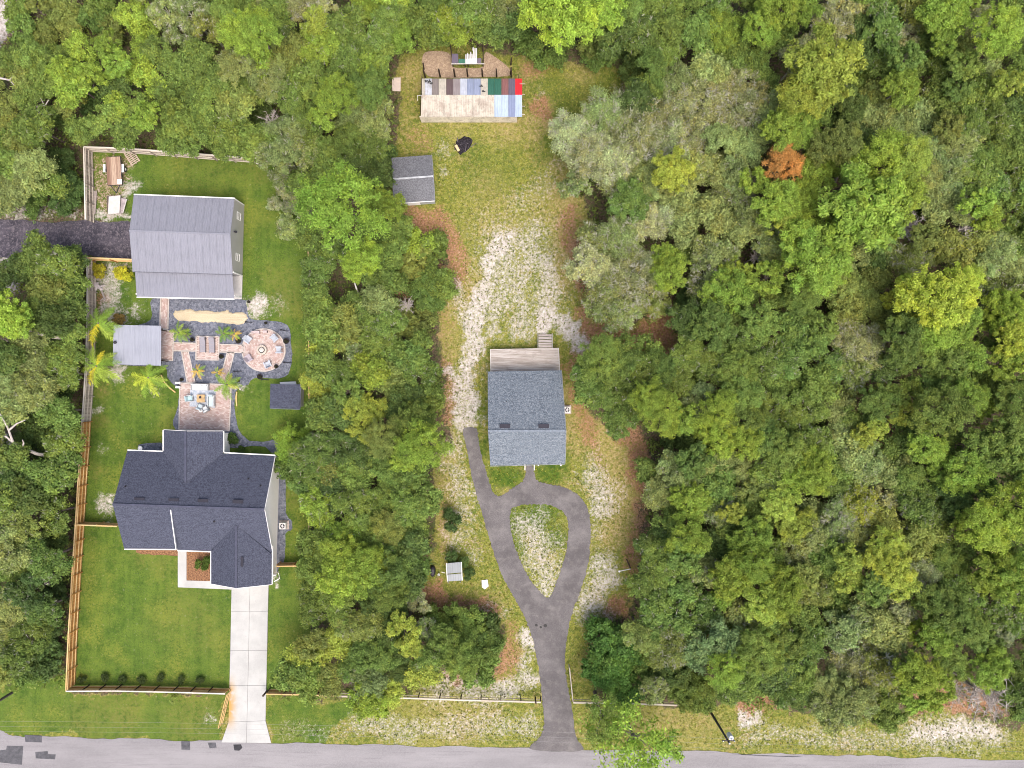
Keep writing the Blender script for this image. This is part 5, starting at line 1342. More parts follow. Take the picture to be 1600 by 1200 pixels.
for i, (dy, dz_, w, lab) in enumerate(((.45, -.1, .008, "upper one of the thin overhead wires along the road verge"), (-.05, .1, .008, "middle one of the thin overhead wires along the road verge"), (-.75, -.2, .008, "lower one of the thin overhead wires along the road verge"))):
    a = q0 + Vector((0, dy, Hp + .6 + dz_)); b = q + Vector((0, dy, Hp + dz_)); c2 = b + (b - a) * .9
    pts = []
    for s0, s1 in ((a + (a - b) * .5, a), (a, b), (b, c2)):
        for k in range(17):
            u = k / 16; p = s0.lerp(s1, u); p.z -= 4 * .9 * u * (1 - u); pts.append(p)
    o = MB().tube(pts, w, 4).build("overhead_wire", M_WIRE); tag(o, lab, "wire", "overhead wires")

# ------------------------------------------------------------------ foliage
def leaf_mat(name, trans=.42, per_leaf=False):
    n = N(name, .6)
    oi = n.new("ShaderNodeObjectInfo") if not per_leaf else n.attr("leafcol"); t = n.attr("tone").outputs["Fac"]; h = n.attr("hue").outputs["Fac"]
    br = n.rng(t, 0, 1, .38, 2.2, smooth=False)
    mul = n.new("ShaderNodeVectorMath", operation='SCALE'); n.link(oi.outputs["Color"], mul.inputs[0]); n.link(br, mul.inputs["Scale"])
    warm = n.mix(n.rng(h, .55, 1.0, 0, .5), mul.outputs[0], n.mix(1.0, mul.outputs[0], (1.35, 1.1, .75), 'MULTIPLY'))
    cool = n.mix(n.rng(h, .4, 0, 0, .5), warm, n.mix(1.0, warm, (.85, 1.0, 1.05), 'MULTIPLY'))
    n.color(cool)
    tr = n.new("ShaderNodeBsdfTranslucent"); n.link(cool, tr.inputs["Color"])
    mx = n.new("ShaderNodeMixShader"); mx.inputs[0].default_value = trans
    n.link(n.b.outputs[0], mx.inputs[1]); n.link(tr.outputs[0], mx.inputs[2]); n.link(mx.outputs[0], n.out.inputs[0])
    return n.m
M_LEAF = leaf_mat("leaf")
M_BARK = plain("bark", (.16, .13, .11), .95, .35)
M_TWIG = plain("lichen_twig", (.47, .47, .37), .9, .2)
M_DEAD = plain("dead_wood", (.42, .38, .35), .9, .25)

def unit(v): return v / (np.linalg.norm(v, axis=-1, keepdims=True) + 1e-9)
def leaves(centers, radial, size, rng, flat=.5, aspect=.55):
    """one four-cornered leaf spray at each centre"""
    n_ = len(centers)
    nrm = unit(radial * .55 + np.array([0, 0, flat]) + rng.normal(0, .55, (n_, 3)))
    tg = unit(np.cross(nrm, rng.normal(0, 1, (n_, 3)))); bt = np.cross(nrm, tg)
    s = size * rng.uniform(.6, 1.35, (n_, 1))
    a, b = tg * s, bt * s * aspect
    v = np.stack([centers - a, centers - b * rng.uniform(.7, 1.1, (n_, 1)), centers + a, centers + b], 1).reshape(-1, 3)
    f = np.arange(n_ * 4).reshape(-1, 4)
    return v, f
def crown(seed, R, kind, nleaf):
    """foliage in tufts: lobes over a dome, tufts over each lobe, leaf sprays round each tuft. returns mesh and lobe centres"""
    rng = np.random.default_rng(seed)
    nl = {'O': 13, 'P': 17, 'S': 15, 'D': 7 if R < 2 else 12, 'X': 15}[kind]
    if R < 2.6: nl = max(5, int(nl * .6))
    lob = []
    tries = 0
    sq = rng.uniform(.82, 1.18); rot_ = rng.uniform(0, 6.28)
    while len(lob) < nl and tries < 4000:
        tries += 1
        r = math.sqrt(rng.random()) * .80; a = rng.uniform(0, 6.28)
        c = np.array([r * math.cos(a) * sq, r * math.sin(a) / sq, 0])
        c[2] = (1 - r * r) * (.62 if kind == 'P' else .5) + rng.uniform(-.13, .13)
        rad = rng.uniform(.2, .36) * (1.0 if nl > 8 else 1.35)
        if all(np.hypot(*(c[:2] - l[0][:2])) > .62 * (rad + l[1]) * .8 for l in lob): lob.append((c, rad))
    C_, T_, Hh, Rd = [], [], [], []
    tot = sum(l[1] ** 2 for l in lob)
    for c, rad in lob:
        n_l = int(1.5 * nleaf * rad ** 2 / tot); nt = max(5, int(13 * (rad / .28) ** 2))
        d = unit(rng.normal(0, 1, (nt, 3)) + np.array([0, 0, .55])); d[:, 2] *= .75
        tc = c + d * rad * rng.uniform(.65, 1.28, (nt, 1))
        if kind == 'D' or kind == 'O': sg = .24
        elif kind == 'P': sg = .19
        elif kind == 'X': sg = .26
        else: sg = .25
        k = rng.integers(0, nt, n_l)
        off = rng.normal(0, 1, (n_l, 3)) * rad * sg * np.array([1, 1, .7])
        p = tc[k] + off
        tt = rng.uniform(.15, .85, nt); hh = np.clip(rng.normal(.5, .2, nt) + rng.normal(0, .15), 0, 1)
        C_.append(p); Rd.append(unit(p - c)); T_.append(np.clip(tt[k] * .5 + rng.uniform(0, 1, n_l) * .5, 0, 1)); Hh.append(np.clip(hh[k] + rng.normal(0, .14, n_l), 0, 1))
    P_ = np.concatenate(C_) * R; Rd = np.concatenate(Rd); T_ = np.concatenate(T_); Hh = np.concatenate(Hh)
    sz = rng.uniform(.66, 1.02) * {'O': .165, 'P': .17, 'S': .14, 'D': .15, 'X': .17}[kind]
    v, f = leaves(P_, Rd, sz, rng, .55 if kind != 'S' else .35, .55 if kind != 'P' else .42)
    me = np_mesh("crown", v, f, M_LEAF, np.repeat(T_, 4), np.repeat(Hh, 4))
    return me, [(l[0] * R, l[1] * R) for l in lob]
def trunk_mesh(lobs, R, seed, hgt, mat, r0=.16, limbs=True):
    """tapered trunk from z = -hgt to the crown, with a limb to every lobe"""
    rng = random.Random(seed); m = MB()
    jx = lambda s: rng.uniform(-s, s)
    top = Vector((jx(.15), jx(.15), R * .05))
    m.tube([Vector((0, 0, -.05)), top, top + Vector((jx(.2), jx(.2), R * .3))], [r0 * .75, r0 * .6, r0 * .2], 7)
    if limbs:
        for c, rad in lobs:
            c = Vector(c); mid = top.lerp(c, .5) + Vector((jx(.12), jx(.12), R * .05)) * 1.0
            m.tube([top - Vector((0, 0, R * .1)), mid, c + Vector((0, 0, rad * .3))], [r0 * .4, r0 * .25, .02], 5, False)
    return m
def twig_mesh(lobs, R, seed, per=16, w=.034):
    rng = np.random.default_rng(seed); m = MB()
    for c, rad in lobs:
        for _ in range(per):
            d = unit(rng.normal(0, 1, 3) + np.array([0, 0, .8]) + np.array([*c[:2], 0]) / R * .6)
            a = np.array(c) + d * rad * .3; b = np.array(c) + d * rad * rng.uniform(1.0, 1.35)
            mid = (a + b) / 2 + rng.normal(0, .06, 3) * rad
            m.tube([a, mid, b], [w, w * .7, w * .25], 3, False)
            for _2 in range(2):
                e = mid + unit(d + rng.normal(0, .7, 3)) * rad * rng.uniform(.3, .6); m.tube([mid, e], [w * .6, w * .2], 3, False)
    return m
PROTO = {}
def add_proto(key, R, kind, seed, nleaf, trunk_r=.16, bark=M_BARK, twigs=None, hgt=1.0):
    cm, lobs = crown(seed, R, kind, nleaf)
    tm = trunk_mesh(lobs, R, seed, hgt, bark, trunk_r)
    tme = bpy.data.meshes.new("limbs"); tme.from_pydata(tm.v, [], tm.f); tme.materials.append(bark)
    tw = None
    if twigs:
        mm = twig_mesh(lobs, R, seed + 5, twigs); tw = bpy.data.meshes.new("twigs"); tw.from_pydata(mm.v, [], mm.f); tw.materials.append(M_TWIG)
    PROTO.setdefault(key, []).append((R, cm, tme, tw))
for i in range(6): add_proto('O1', 3.2, 'O', 100 + i, 10500, .16, M_BARK, [None, 9, 5][i % 3])
for i in range(5): add_proto('O0', 1.9, 'O', 120 + i, 4600, .1, M_BARK, [None, 8][i % 2])
for i in range(4): add_proto('P1', 3.4, 'P', 140 + i, 11000, .17)
for i in range(3): add_proto('P0', 2.1, 'P', 160 + i, 5000, .11)
for i in range(4): add_proto('S1', 2.8, 'S', 180 + i, 6400, .13, M_TWIG, 26)
for i in range(3): add_proto('S0', 1.9, 'S', 200 + i, 3200, .09, M_TWIG, 24)
for i in range(3): add_proto('D0', 1.5, 'D', 220 + i, 2600, .07)
for i in range(2): add_proto('D1', 3.2, 'D', 230 + i, 11000, .1)
add_proto('X1', 4.6, 'X', 242, 3600, .16, plain("pale_bark", (.30, .27, .25), .9))
def dead_proto(seed, R):
    rng = random.Random(seed); m = MB(); tw = MB()
    top = Vector((0, 0, .2)); m.tube([(0, 0, -.05), top], [.10, .08], 7)
    for i in range(15):
        a = i * 2 * math.pi / 15 + rng.uniform(-.3, .3); L = R * rng.uniform(.55, 1.0)
        p1 = top + Vector((math.cos(a) * L * .5, math.sin(a) * L * .5, R * rng.uniform(.15, .3))); p2 = top + Vector((math.cos(a + rng.uniform(-.3, .3)) * L, math.sin(a + .1) * L, R * rng.uniform(.2, .5)))
        m.tube([top - Vector((0, 0, .2)), p1, p2], [.05, .035, .012], 5, False)
        for k in range(22):
            t = rng.uniform(.2, 1); s = (top.lerp(p1, t * 2) if t < .5 else p1.lerp(p2, t * 2 - 1)); e = s + Vector((rng.uniform(-1, 1), rng.uniform(-1, 1), rng.uniform(.1, .8))).normalized() * R * rng.uniform(.12, .36)
            tw.tube([s, s.lerp(e, .5) + Vector((rng.uniform(-.05, .05), rng.uniform(-.05, .05), 0)), e], [.03, .02, .007], 3, False)
    a = bpy.data.meshes.new("limbs"); a.from_pydata(m.v, [], m.f); a.materials.append(M_DEAD)
    b = bpy.data.meshes.new("twigs"); b.from_pydata(tw.v, [], tw.f); b.materials.append(M_DEAD)
    PROTO.setdefault('B', []).append((R, None, a, b))
for i in range(3): dead_proto(300 + i, 2.0)
# ------------------------------------------------------------------ the trees, one by one: photo pixel of the crown, crown radius in pixels, kind, leaf colour
TREES = """
28 18 18 D g;15 105 16 O o;40 55 22 D g;75 60 20 D o;108 25 20 D o;150 30 22 D g;175 50 20 D o;225 45 18 O l;262 20 25 S s;300 25 26 S s;290 60 25 S s;325 45 24 S o;345 15 18 O g;388 55 36 P l;370 105 28 O s;390 18 18 O g
20 95 22 O g;55 90 22 O g;100 92 22 O g;130 78 20 O l;170 72 20 P l;190 100 24 P l;225 82 18 O l;250 85 24 O g;280 110 24 O g;315 120 24 O g;345 132 24 O g
45 125 22 O o;100 112 20 P l;122 135 26 O l;147 122 22 P l;185 137 22 O d;207 118 20 O l;240 130 24 O l;265 147 22 O g;300 150 24 O g;332 162 24 O g;375 170 26 O o;396 145 20 O g
10 165 20 O o;50 155 20 O g;60 200 26 O g;40 228 24 O o;112 165 22 O o;150 160 18 D d;185 172 20 O l;215 165 20 O g;235 187 24 P l;165 192 24 O g;200 210 22 O g;280 195 26 O g;303 217 24 O g;337 203 24 O g;265 218 20 O g;365 200 26 O g;388 230 26 O g;345 228 20 O g;130 205 20 O g;100 190 18 D d
20 262 24 O g;55 265 26 O s;97 255 20 D d;80 292 24 O g;112 292 20 D d;35 292 22 O s;10 225 22 O g;62 318 18 D g;100 318 18 D d
430 30 26 O g;466 14 28 S t;508 14 24 S t;500 47 28 O y;410 62 30 P l;405 95 26 O l;440 62 26 O d;460 82 26 O o;490 88 28 O l;520 62 24 O l;545 40 26 O g;575 15 28 O l;592 70 28 O g;612 32 28 O g;640 22 28 O g;635 55 28 O l;670 45 26 O g;682 15 28 O g;710 40 30 O l;740 20 32 O g;706 58 18 O g;742 50 20 O g;776 50 24 O g;797 48 24 O d;797 15 28 O s;824 72 22 D g;845 88 20 D g;560 92 26 O g;594 97 24 O g;540 112 32 O g;585 112 24 O l;470 112 26 O o;420 130 28 O s;450 147 28 O g;490 130 26 O g;530 150 32 P l;580 140 28 P g;586 165 26 O s;510 178 26 P l;558 185 30 O s;584 200 28 O s;480 200 28 O g;452 215 30 O s;472 238 34 S s;502 242 26 O g;436 245 28 O s;548 218 30 O g;580 232 28 O g;600 250 22 D d;565 252 28 O d;450 277 26 S s;485 282 26 O g;592 268 26 O d;410 225 24 O g;405 180 22 D d;560 60 22 O g;425 193 18 B p
540 325 62 P L;566 403 30 P L;445 318 20 S w;448 355 15 S w;466 356 26 O s;600 330 28 P l;490 365 24 O g;500 420 28 O g;520 400 26 O g;600 437 26 O g;580 425 22 O g;630 357 18 O g;650 380 24 D l;677 392 24 D g;655 412 24 D o;680 440 30 D g;668 462 30 D g;612 385 26 O g;500 468 22 O g;500 492 26 O g;510 517 26 O g;545 505 24 O o;560 485 24 O g;590 470 26 O s;602 510 28 O g;632 505 24 D o;637 478 14 B p;590 540 30 O g;560 555 26 S s;505 540 22 O y;505 572 24 O g;545 582 28 O g;580 582 26 O l;640 562 26 O g;660 580 26 O g;612 592 26 O o;655 540 22 O g
507 615 18 O y;488 600 16 O y;545 612 22 P g;570 642 28 P y;530 642 26 O d;500 650 24 O g;640 620 24 O d;662 622 26 O g;645 662 32 P g;662 692 38 P l;600 682 30 P o;565 702 28 O d;460 690 30 P L;455 722 24 P g;490 702 28 O g;522 702 28 O d;480 742 28 O g;530 735 26 O o;560 742 26 O g;600 732 28 O g;640 752 26 O g;498 790 28 O l;530 770 26 O d;560 790 30 O g;600 782 28 O g;640 792 28 O g;666 785 24 O g;610 822 28 O o;645 825 24 O g;540 832 28 O l;580 832 26 O g;540 862 34 P l;582 880 30 P l;620 860 26 O g;650 852 24 O d;640 882 26 O g;500 850 26 O g;705 815 15 D d;725 878 9 D d;705 870 9 D d;735 895 9 D d
500 880 30 O g;532 902 34 P l;565 890 34 P l;602 892 34 P g;612 918 30 P g;645 905 22 O d;490 942 28 O g;530 942 30 O g;580 945 28 O d;612 942 28 O d;655 938 17 S w;632 980 26 P y;560 972 30 O o;520 1000 26 O y;492 1002 24 O o;468 1025 24 O y;600 990 28 O d;590 1022 34 O g;560 1032 28 O g;622 1030 28 O d;666 985 22 S s;692 968 28 D g;725 972 30 D g;760 975 24 D d;750 1002 30 D g;702 1002 28 O g;680 1022 28 O g;722 1032 28 O g;745 1045 26 D g;660 1050 24 O y;452 1050 24 O g;482 1060 26 O g;520 1062 24 O o;562 1062 16 B p;585 1055 26 O b;578 1088 32 O l;615 1078 18 O y
60 390 22 O g;30 425 22 O d;45 415 20 O g;92 410 26 O g;115 407 20 O d;65 430 16 S w;100 430 24 O g;120 450 22 O g;80 460 26 O o;115 472 24 O g;12 490 34 P L;34 502 24 P l;70 490 28 O g;95 505 26 O d;120 520 24 O g;115 555 24 O g;15 562 26 O d;45 540 24 O s;110 582 26 O g;20 602 30 O s;52 612 34 O s;90 610 24 D d;100 642 26 O g;115 662 22 O g;15 640 26 O s;60 670 20 D d
105 692 26 O g;80 690 20 D d;30 715 24 O g;98 735 26 O g;35 752 28 O d;75 745 26 O g;50 777 26 O d;92 800 26 O g;40 825 30 O o;20 857 34 O s;75 870 32 O g;90 840 22 D d;15 892 28 O g;50 922 30 O d;28 942 30 O s;70 950 28 O g;90 930 20 D d;20 982 30 O s;60 985 30 O g;85 980 20 D d;30 1020 28 O g;62 1025 26 D d;85 1020 20 D d;15 1042 24 O o;45 1050 18 D g;120 400 14 D g;8 800 20 O g
880 28 52 P L;935 15 36 P L;985 25 28 O g;1020 20 30 O g;1000 55 26 O d;960 60 26 O d;920 72 24 D o;1040 52 26 O g;1060 18 20 O g;1030 85 28 O g;985 85 24 D d;1064 56 13 B p;1085 55 26 O g;1120 20 28 O g;1125 55 30 O l;1105 110 26 O s;1150 60 26 O g;1185 48 30 P l;1130 88 22 O g;1095 132 28 O s;1060 130 28 O s;1020 110 28 O g;1010 140 28 O g;925 95 18 D g;946 92 16 D g;985 118 16 D d;1000 165 26 O d;1035 163 24 D d;880 75 22 D g
892 212 34 S w;935 182 32 S s;918 245 36 S w;952 252 36 S w;968 205 30 S s;990 175 30 S s;992 218 38 S t;1022 195 32 S t;1042 235 36 S t;1062 165 30 S t;1100 170 38 S t;1130 142 30 S t;1155 125 26 S t;1150 182 36 S t;1178 158 26 S t;1085 215 28 S t;1130 222 30 O s;1166 230 28 O s;1052 270 30 P y;1082 260 26 O s;1112 272 26 O s;1150 275 28 O s;1176 285 22 P l;1020 285 28 O s;965 287 30 S s;905 287 26 S s;1195 195 24 O s;995 262 24 O s
1215 20 34 P l;1248 20 28 P l;1220 57 24 O g;1290 52 36 S t;1268 75 24 S t;1330 20 24 S t;1356 15 18 O g;1375 45 30 O g;1382 72 24 S s;1416 55 22 S w;1430 15 26 O o;1470 30 36 P l;1466 66 24 P l;1522 40 26 S t;1548 55 40 P l;1572 20 24 O g;1595 62 26 O d;1510 78 22 O o
1285 110 52 P y;1252 152 40 P y;1335 95 26 O d;1345 125 22 O g;1382 112 32 O g;1410 95 26 P g;1400 142 28 P l;1466 120 30 O g;1500 110 26 P g;1440 103 20 O g;1530 120 24 O s;1566 137 26 P y;1592 102 28 O g;1320 158 30 O d;1360 152 22 O o;1440 155 24 S o;1470 165 26 O g;1492 143 24 P g;1520 157 26 O g;1586 165 24 O d;1215 207 30 P l;1246 202 28 P l;1272 182 24 O g;1300 185 24 D d;1375 195 24 O s;1397 207 28 O s;1426 187 26 O s;1450 192 22 O s;1477 202 24 P o;1510 195 28 O g;1546 195 28 O g;1582 197 24 O g;1350 222 22 O d;1302 225 34 P o;1222 260 30 P r;1267 277 30 P l;1370 258 44 P l;1412 250 36 P y;1338 278 28 P l;1440 235 28 O s;1470 240 28 O s;1502 225 28 O s;1530 252 28 O g;1566 237 26 O g;1592 232 24 O g;1440 277 28 O s;1480 275 30 O s;1516 280 26 O g;1546 292 28 O g;1580 280 26 O g
1220 320 32 P l;1255 320 28 P l;1345 328 58 P l;1395 318 42 P l;1370 358 34 P g;1430 325 20 D d;1455 330 24 O s;1482 325 30 O s;1520 317 26 P l;1560 320 22 O g;1586 332 26 O g;1262 405 50 P l;1288 425 34 P l;1250 462 30 P g;1245 378 30 P l;1410 356 26 B p;1510 353 24 B p;1330 402 24 O s;1365 407 22 O d;1390 395 22 O s;1417 405 28 S o;1440 375 24 P o;1457 397 22 S t;1486 390 26 O o;1522 385 26 O o;1546 402 30 O s;1590 385 24 O g;1576 417 22 O s;1458 465 48 P Y;1496 444 30 P Y;1410 448 18 P Y;1390 470 16 P Y;1435 496 24 P Y;1312 452 32 O o;1342 477 28 O o;1360 445 24 O o;1322 487 26 O o;1376 502 24 O o;1566 455 26 S o;1572 492 34 P L;1545 490 24 P l;1578 535 30 P Y;1400 532 36 P g;1452 515 40 P l;1492 505 32 P l;1430 547 34 P g;1510 557 26 P l;1560 572 26 P l;1472 572 34 P g;1240 505 26 O g;1285 512 24 P g;1312 522 28 S t;1346 542 32 S t;1330 577 32 S o;1230 555 34 O g;1295 572 30 O g;1382 572 28 O d;1530 600 24 O g
982 318 32 O g;932 385 36 S s;968 372 32 S s;918 417 34 S w;978 412 32 S s;950 450 36 S s;988 440 36 S t;1008 418 28 S w;965 487 34 S s;930 480 22 S s;1002 467 28 S o;1035 395 18 P l;1046 428 30 P l;1010 350 30 S w;1037 335 28 S w;1066 360 24 O s;1085 325 26 O s;1112 335 26 O s;1150 320 28 S s;1176 345 28 O s;1205 320 30 P l;1216 347 26 P y;1080 387 22 O g;1115 400 32 O s;1102 432 34 S s;1132 457 34 P l;1152 428 26 P l;1085 462 26 D d;1180 402 14 B r;1196 435 26 P l;1156 475 28 O g;1202 380 26 O s;1216 457 26 O g;1076 500 32 O d;1107 510 34 P g;1150 507 30 O s;1186 500 28 P g;1160 537 28 O g;1076 550 30 O g;1112 565 32 O g;1152 577 32 P g;1192 562 30 O g;1055 592 28 O g;938 560 34 P g;967 560 34 O g;985 590 34 O g;920 592 28 O g;1030 577 28 O g;1010 555 24 O g;1130 545 22 O d
915 612 24 O g;946 617 30 O g;980 622 30 O g;966 655 28 O g;1010 622 30 P l;1032 645 32 P l;1066 655 26 P l;1092 630 30 O s;1122 640 30 P l;1152 620 32 P g;1160 657 30 P g;1196 635 30 O g;1250 640 30 O g;1120 682 30 P l;1160 687 28 P l;1192 690 30 P g;1222 702 30 P g;1256 690 28 O g;1250 732 32 P l;1290 752 28 O g;1050 682 22 D d;1090 702 26 D d;1056 735 30 O s;1082 722 28 P g;1106 727 24 O s;1035 762 28 O s;1072 782 30 P l;1120 757 26 O g;1122 792 30 S s;1140 797 20 P y;1153 770 14 B p;1156 735 28 O s;1170 760 24 P o;1196 745 26 O g;1222 760 26 O s;1216 787 28 P y;1240 822 28 P y;1266 800 24 O s;1045 830 24 O g;1072 842 30 P l;1066 872 28 P g;1022 850 28 O d;1030 880 30 O g;1112 850 26 O d;1140 825 24 O g;1166 835 32 P l;1176 880 32 P l;1202 870 30 O g;1266 835 28 O s;1282 862 26 O g;1100 890 26 S s;1015 735 20 O g
1370 627 30 P g;1326 600 16 S w;1405 645 20 P y;1460 642 40 P g;1502 622 30 P l;1576 640 36 P g;1300 637 26 O s;1330 652 24 O g;1366 667 18 P y;1310 682 28 O s;1276 700 24 O g;1326 702 26 O s;1440 700 28 P l;1456 712 22 P l;1520 700 30 P g;1562 700 40 P g;1588 717 34 P g;1480 688 22 O g;1502 737 34 P l;1470 737 26 P l;1350 722 30 O s;1310 730 26 O g;1272 737 32 P l;1392 742 26 O s;1412 752 30 O g;1442 762 28 O g;1430 792 30 O g;1340 790 30 S y;1376 782 26 S t;1300 812 30 S s;1395 690 14 B p;1580 790 48 P l;1540 817 40 P l;1508 822 26 P l;1490 770 30 O d;1330 847 28 O s;1380 850 30 P y;1430 867 26 O o;1500 865 24 O g;1570 882 30 P g;1396 830 26 O o;1460 832 26 O g;1365 812 26 O o
1300 860 24 P g;1322 872 24 P y;1387 882 32 P y;1402 907 26 P y;1360 912 28 P g;1250 900 26 P o;1220 927 34 P l;1262 922 28 O o;1300 947 24 O g;1440 890 28 S t;1470 872 28 O g;1430 925 24 O g;1462 942 34 P g;1492 930 30 O g;1550 890 34 P l;1582 905 40 P l;1405 958 24 S w;1226 995 34 O g;1252 1002 34 O g;1316 977 34 O s;1380 982 26 O s;1332 1012 28 S s;1235 1042 34 O g;1462 990 30 P l;1502 977 30 P g;1526 990 26 P g;1566 990 15 S w;1312 1042 30 S t;1372 1050 34 S o;1400 1030 30 O s;1422 1052 34 P l;1542 1045 30 P l;1480 1030 28 P g;1590 1042 30 O g;1215 1050 26 O d;1250 1077 30 O d;1290 1105 30 O s;1330 1090 34 O s;1380 1100 32 O g;1590 1092 28 O g;1524 1074 38 B p;1548 1090 30 B p;1490 1078 24 B p;1345 1045 28 S t;1280 1060 28 O s;1195 960 28 O g
1010 905 30 O g;1062 917 28 O g;1045 945 38 O g;1026 967 30 O g;1100 955 28 O g;1085 887 24 O d;1112 892 28 O s;1142 902 34 P l;1192 935 32 P y;950 1002 42 D G;946 1036 34 D G;982 1012 30 D G;1012 1037 24 D g;1105 1002 42 O b;1050 1007 34 S o;1160 990 26 O g;1182 1012 34 P g;1002 990 28 O o;1130 1042 30 P l;1042 1047 30 D d;1066 1076 28 D g;1092 1086 28 D g;1150 1060 30 O g;1232 1076 28 O g;1175 1060 24 O g;1165 960 26 O s;1020 1075 22 S s;1195 1035 28 O g
988 1148 64 X L;940 1120 34 X g
"""
LC = dict(l=(.188, .264, .042), L=(.21, .305, .046), g=(.128, .188, .042), G=(.085, .165, .034), d=(.078, .122, .032), o=(.165, .20, .05), s=(.19, .235, .08), t=(.25, .27, .11), w=(.28, .315, .155), y=(.235, .285, .05), Y=(.30, .355, .05), r=(.33, .18, .055), b=(.15, .215, .082), p=(.35, .29, .26))
TONE = dict(l="lime green", L="vivid lime", g="mid green", G="rich green", d="dark green", o="olive", s="sage green", t="tan-green", w="silvery pale", y="yellow-green", Y="bright yellow", r="rusty orange", b="blue-green", p="bare grey")
KIND = dict(O=("oak_tree", "oak"), P=("pine_tree", "tufted pine"), S=("scrub_oak", "lichened scrub oak"), D=("shrub", "bushy shrub"), B=("dead_tree", "dead tree"), X=("roadside_tree", "sparse roadside tree"))
trees = []
for ln in TREES.replace("\n", ";").split(";"):
    q = ln.split()
    if len(q) == 5: trees.append((float(q[0]), float(q[1]), float(q[2]), q[3], q[4]))
def fence_x(y): return float(np.interp(y, [229, 402, 560, 620, 700, 820, 900, 1079], [131, 136, 134, 131, 126, 117, 112, 103]))
for i, (x, y, r, k, c) in enumerate(trees):
    if x < 140 and 225 < y < 1085 and not 335 < y < 405:
        over = x + r * 1.1 - fence_x(y) - 4
        if over > 0: trees[i] = (x - over * .7, y, r - over * .3, k, c)
    elif 131 < x < 300 and y < 245:
        over = y + r * 1.1 - (232 + (x - 131) * .065)
        if over > 0: trees[i] = (x, y - over * .7, r - over * .3, k, c)
# crowns that fill the wood between and beyond these
arr = np.array([(a, b, r) for a, b, r, _, _ in trees])
fill = []
rg = np.random.default_rng(77)
def in_clear(x, y):
    return any(bool(in_poly(np.array([x]), np.array([y]), c)[0]) for c in CLEAR)
clear_edge = lambda x, y: min(float(seg_dist(np.array([x]), np.array([y]), c, True)[0]) for c in CLEAR)
for _ in range(4200):
    x, y = rg.uniform(-40, 1640), rg.uniform(-40, 1110)
    if (x < 212 and 325 < y < 415) or (x < 60 and y < 70) or (560 < x < 700 and y > 1050): continue
    if in_clear(x, y) or clear_edge(x, y) < 18: continue
    r = rg.uniform(17, 27)
    d = np.hypot(arr[:, 0] - x, arr[:, 1] - y)
    if (d < .56 * (arr[:, 2] + r)).any(): continue
    i = int(np.argmin(d)); k, c = trees[i][3], trees[i][4]
    if k in 'BX': k, c = 'O', 'g'
    if c in 'rwYLp': c = 'g'
    trees.append((x, y, r, k, c)); arr = np.vstack([arr, (x, y, r)])

LAND = [(737, 155, "the patchwork-roofed barn"), (645, 282, "the old grey shed"), (285, 385, "the grey metal barn"), (60, 372, "the dark gravel drive"), (213, 540, "the metal pavilion"), (310, 800, "the slate-blue house"), (823, 650, "the pale blue house"), (1222, 260, "the rusty orange pine"), (1458, 465, "the bright yellow pine"), (1110, 1112, "the utility pole"), (845, 860, "the teardrop drive"), (709, 893, "the little grey shelter"), (0, 0, "the photo's top left corner"), (1600, 0, "the photo's top right corner"), (1600, 1200, "the photo's bottom right corner"), (0, 1100, "the photo's bottom left corner"), (179, 267, "the flatbed trailer"), (1410, 356, "the upper bare dead tree"), (1524, 1078, "the dead grey tree by the road"), (1405, 958, "the silvery crown lower right"), (1580, 790, "the big pine at right"), (1285, 110, "the big yellow-green pine"), (540, 325, "the vivid lime pine"), (880, 28, "the top lime pine"), (946, 1015, "the round rich green bush"), (390, 1000, "the concrete driveway"), (1395, 690, "the bare brown gap"), (1262, 405, "the broad lime pine"), (1600, 560, "the photo's right edge"), (560, 1092, "the front rail fence"), (0, 680, "the photo's left edge"), (1153, 770, "the small dead tree mid wood"), (724, 226, "the burnt brush pile"), (450, 0, "the photo's top edge"), (455, 600, "the small slate shed"), (1030, 520, "the rusty litter clearing")]
SPECIAL = {(540, 325): "large vivid lime tufted pine left of the old grey shed", (1222, 260): "rusty orange dying pine standing alone in the green upper-right wood", (1458, 465): "broad bright yellow pine in the upper right wood, largest of the yellow crowns", (880, 28): "big vivid lime pine at the top edge right of the patchwork barn", (1285, 110): "big yellow-green pine in the upper right, largest of its colour", (1580, 790): "big lime pine at the right edge, halfway down the photo", (946, 1036): None, (988, 1148): "sparse lime roadside tree leaning over the road right of the asphalt drive", (940, 1120): "thin green roadside tree beside the gate of the asphalt drive", (705, 815): "lone dark round shrub in the weeds left of the asphalt loop", (1410, 356): "bare grey dead tree sprawling below the big lime pines in the upper wood", (1510, 353): "bare dead tree in the upper right wood above the yellow pine", (1524, 1074): "large pale dead tree by the road in the lower right", (1180, 402): "small rusty dead tree in the wood above the litter clearing", (1105, 1002): "broad blue-green oak in the lower wood right of the round bush"}
def dirword(dx, dy):
    a = math.degrees(math.atan2(dy, dx)) % 360
    return ["right of", "below right of", "below", "below left of", "left of", "above left of", "above", "above right of"][int((a + 22.5) // 45) % 8]
ORD = ["nearest", "second", "third", "fourth", "fifth", "sixth", "seventh", "eighth", "ninth", "tenth", "eleventh", "twelfth", "thirteenth", "fourteenth", "fifteenth"]
info = []
for i, (x, y, r, k, c) in enumerate(trees):
    ds = sorted((math.hypot(x - a, y - b), j) for j, (a, b, _) in enumerate(LAND))
    d, j = ds[0] if ds[0][0] > 8 else ds[1]
    info.append((j, dirword(x - LAND[j][0], y - LAND[j][1]), c, k, d, i))
groups = {}
for q in info: groups.setdefault(q[:4], []).append(q)
LABEL = {}
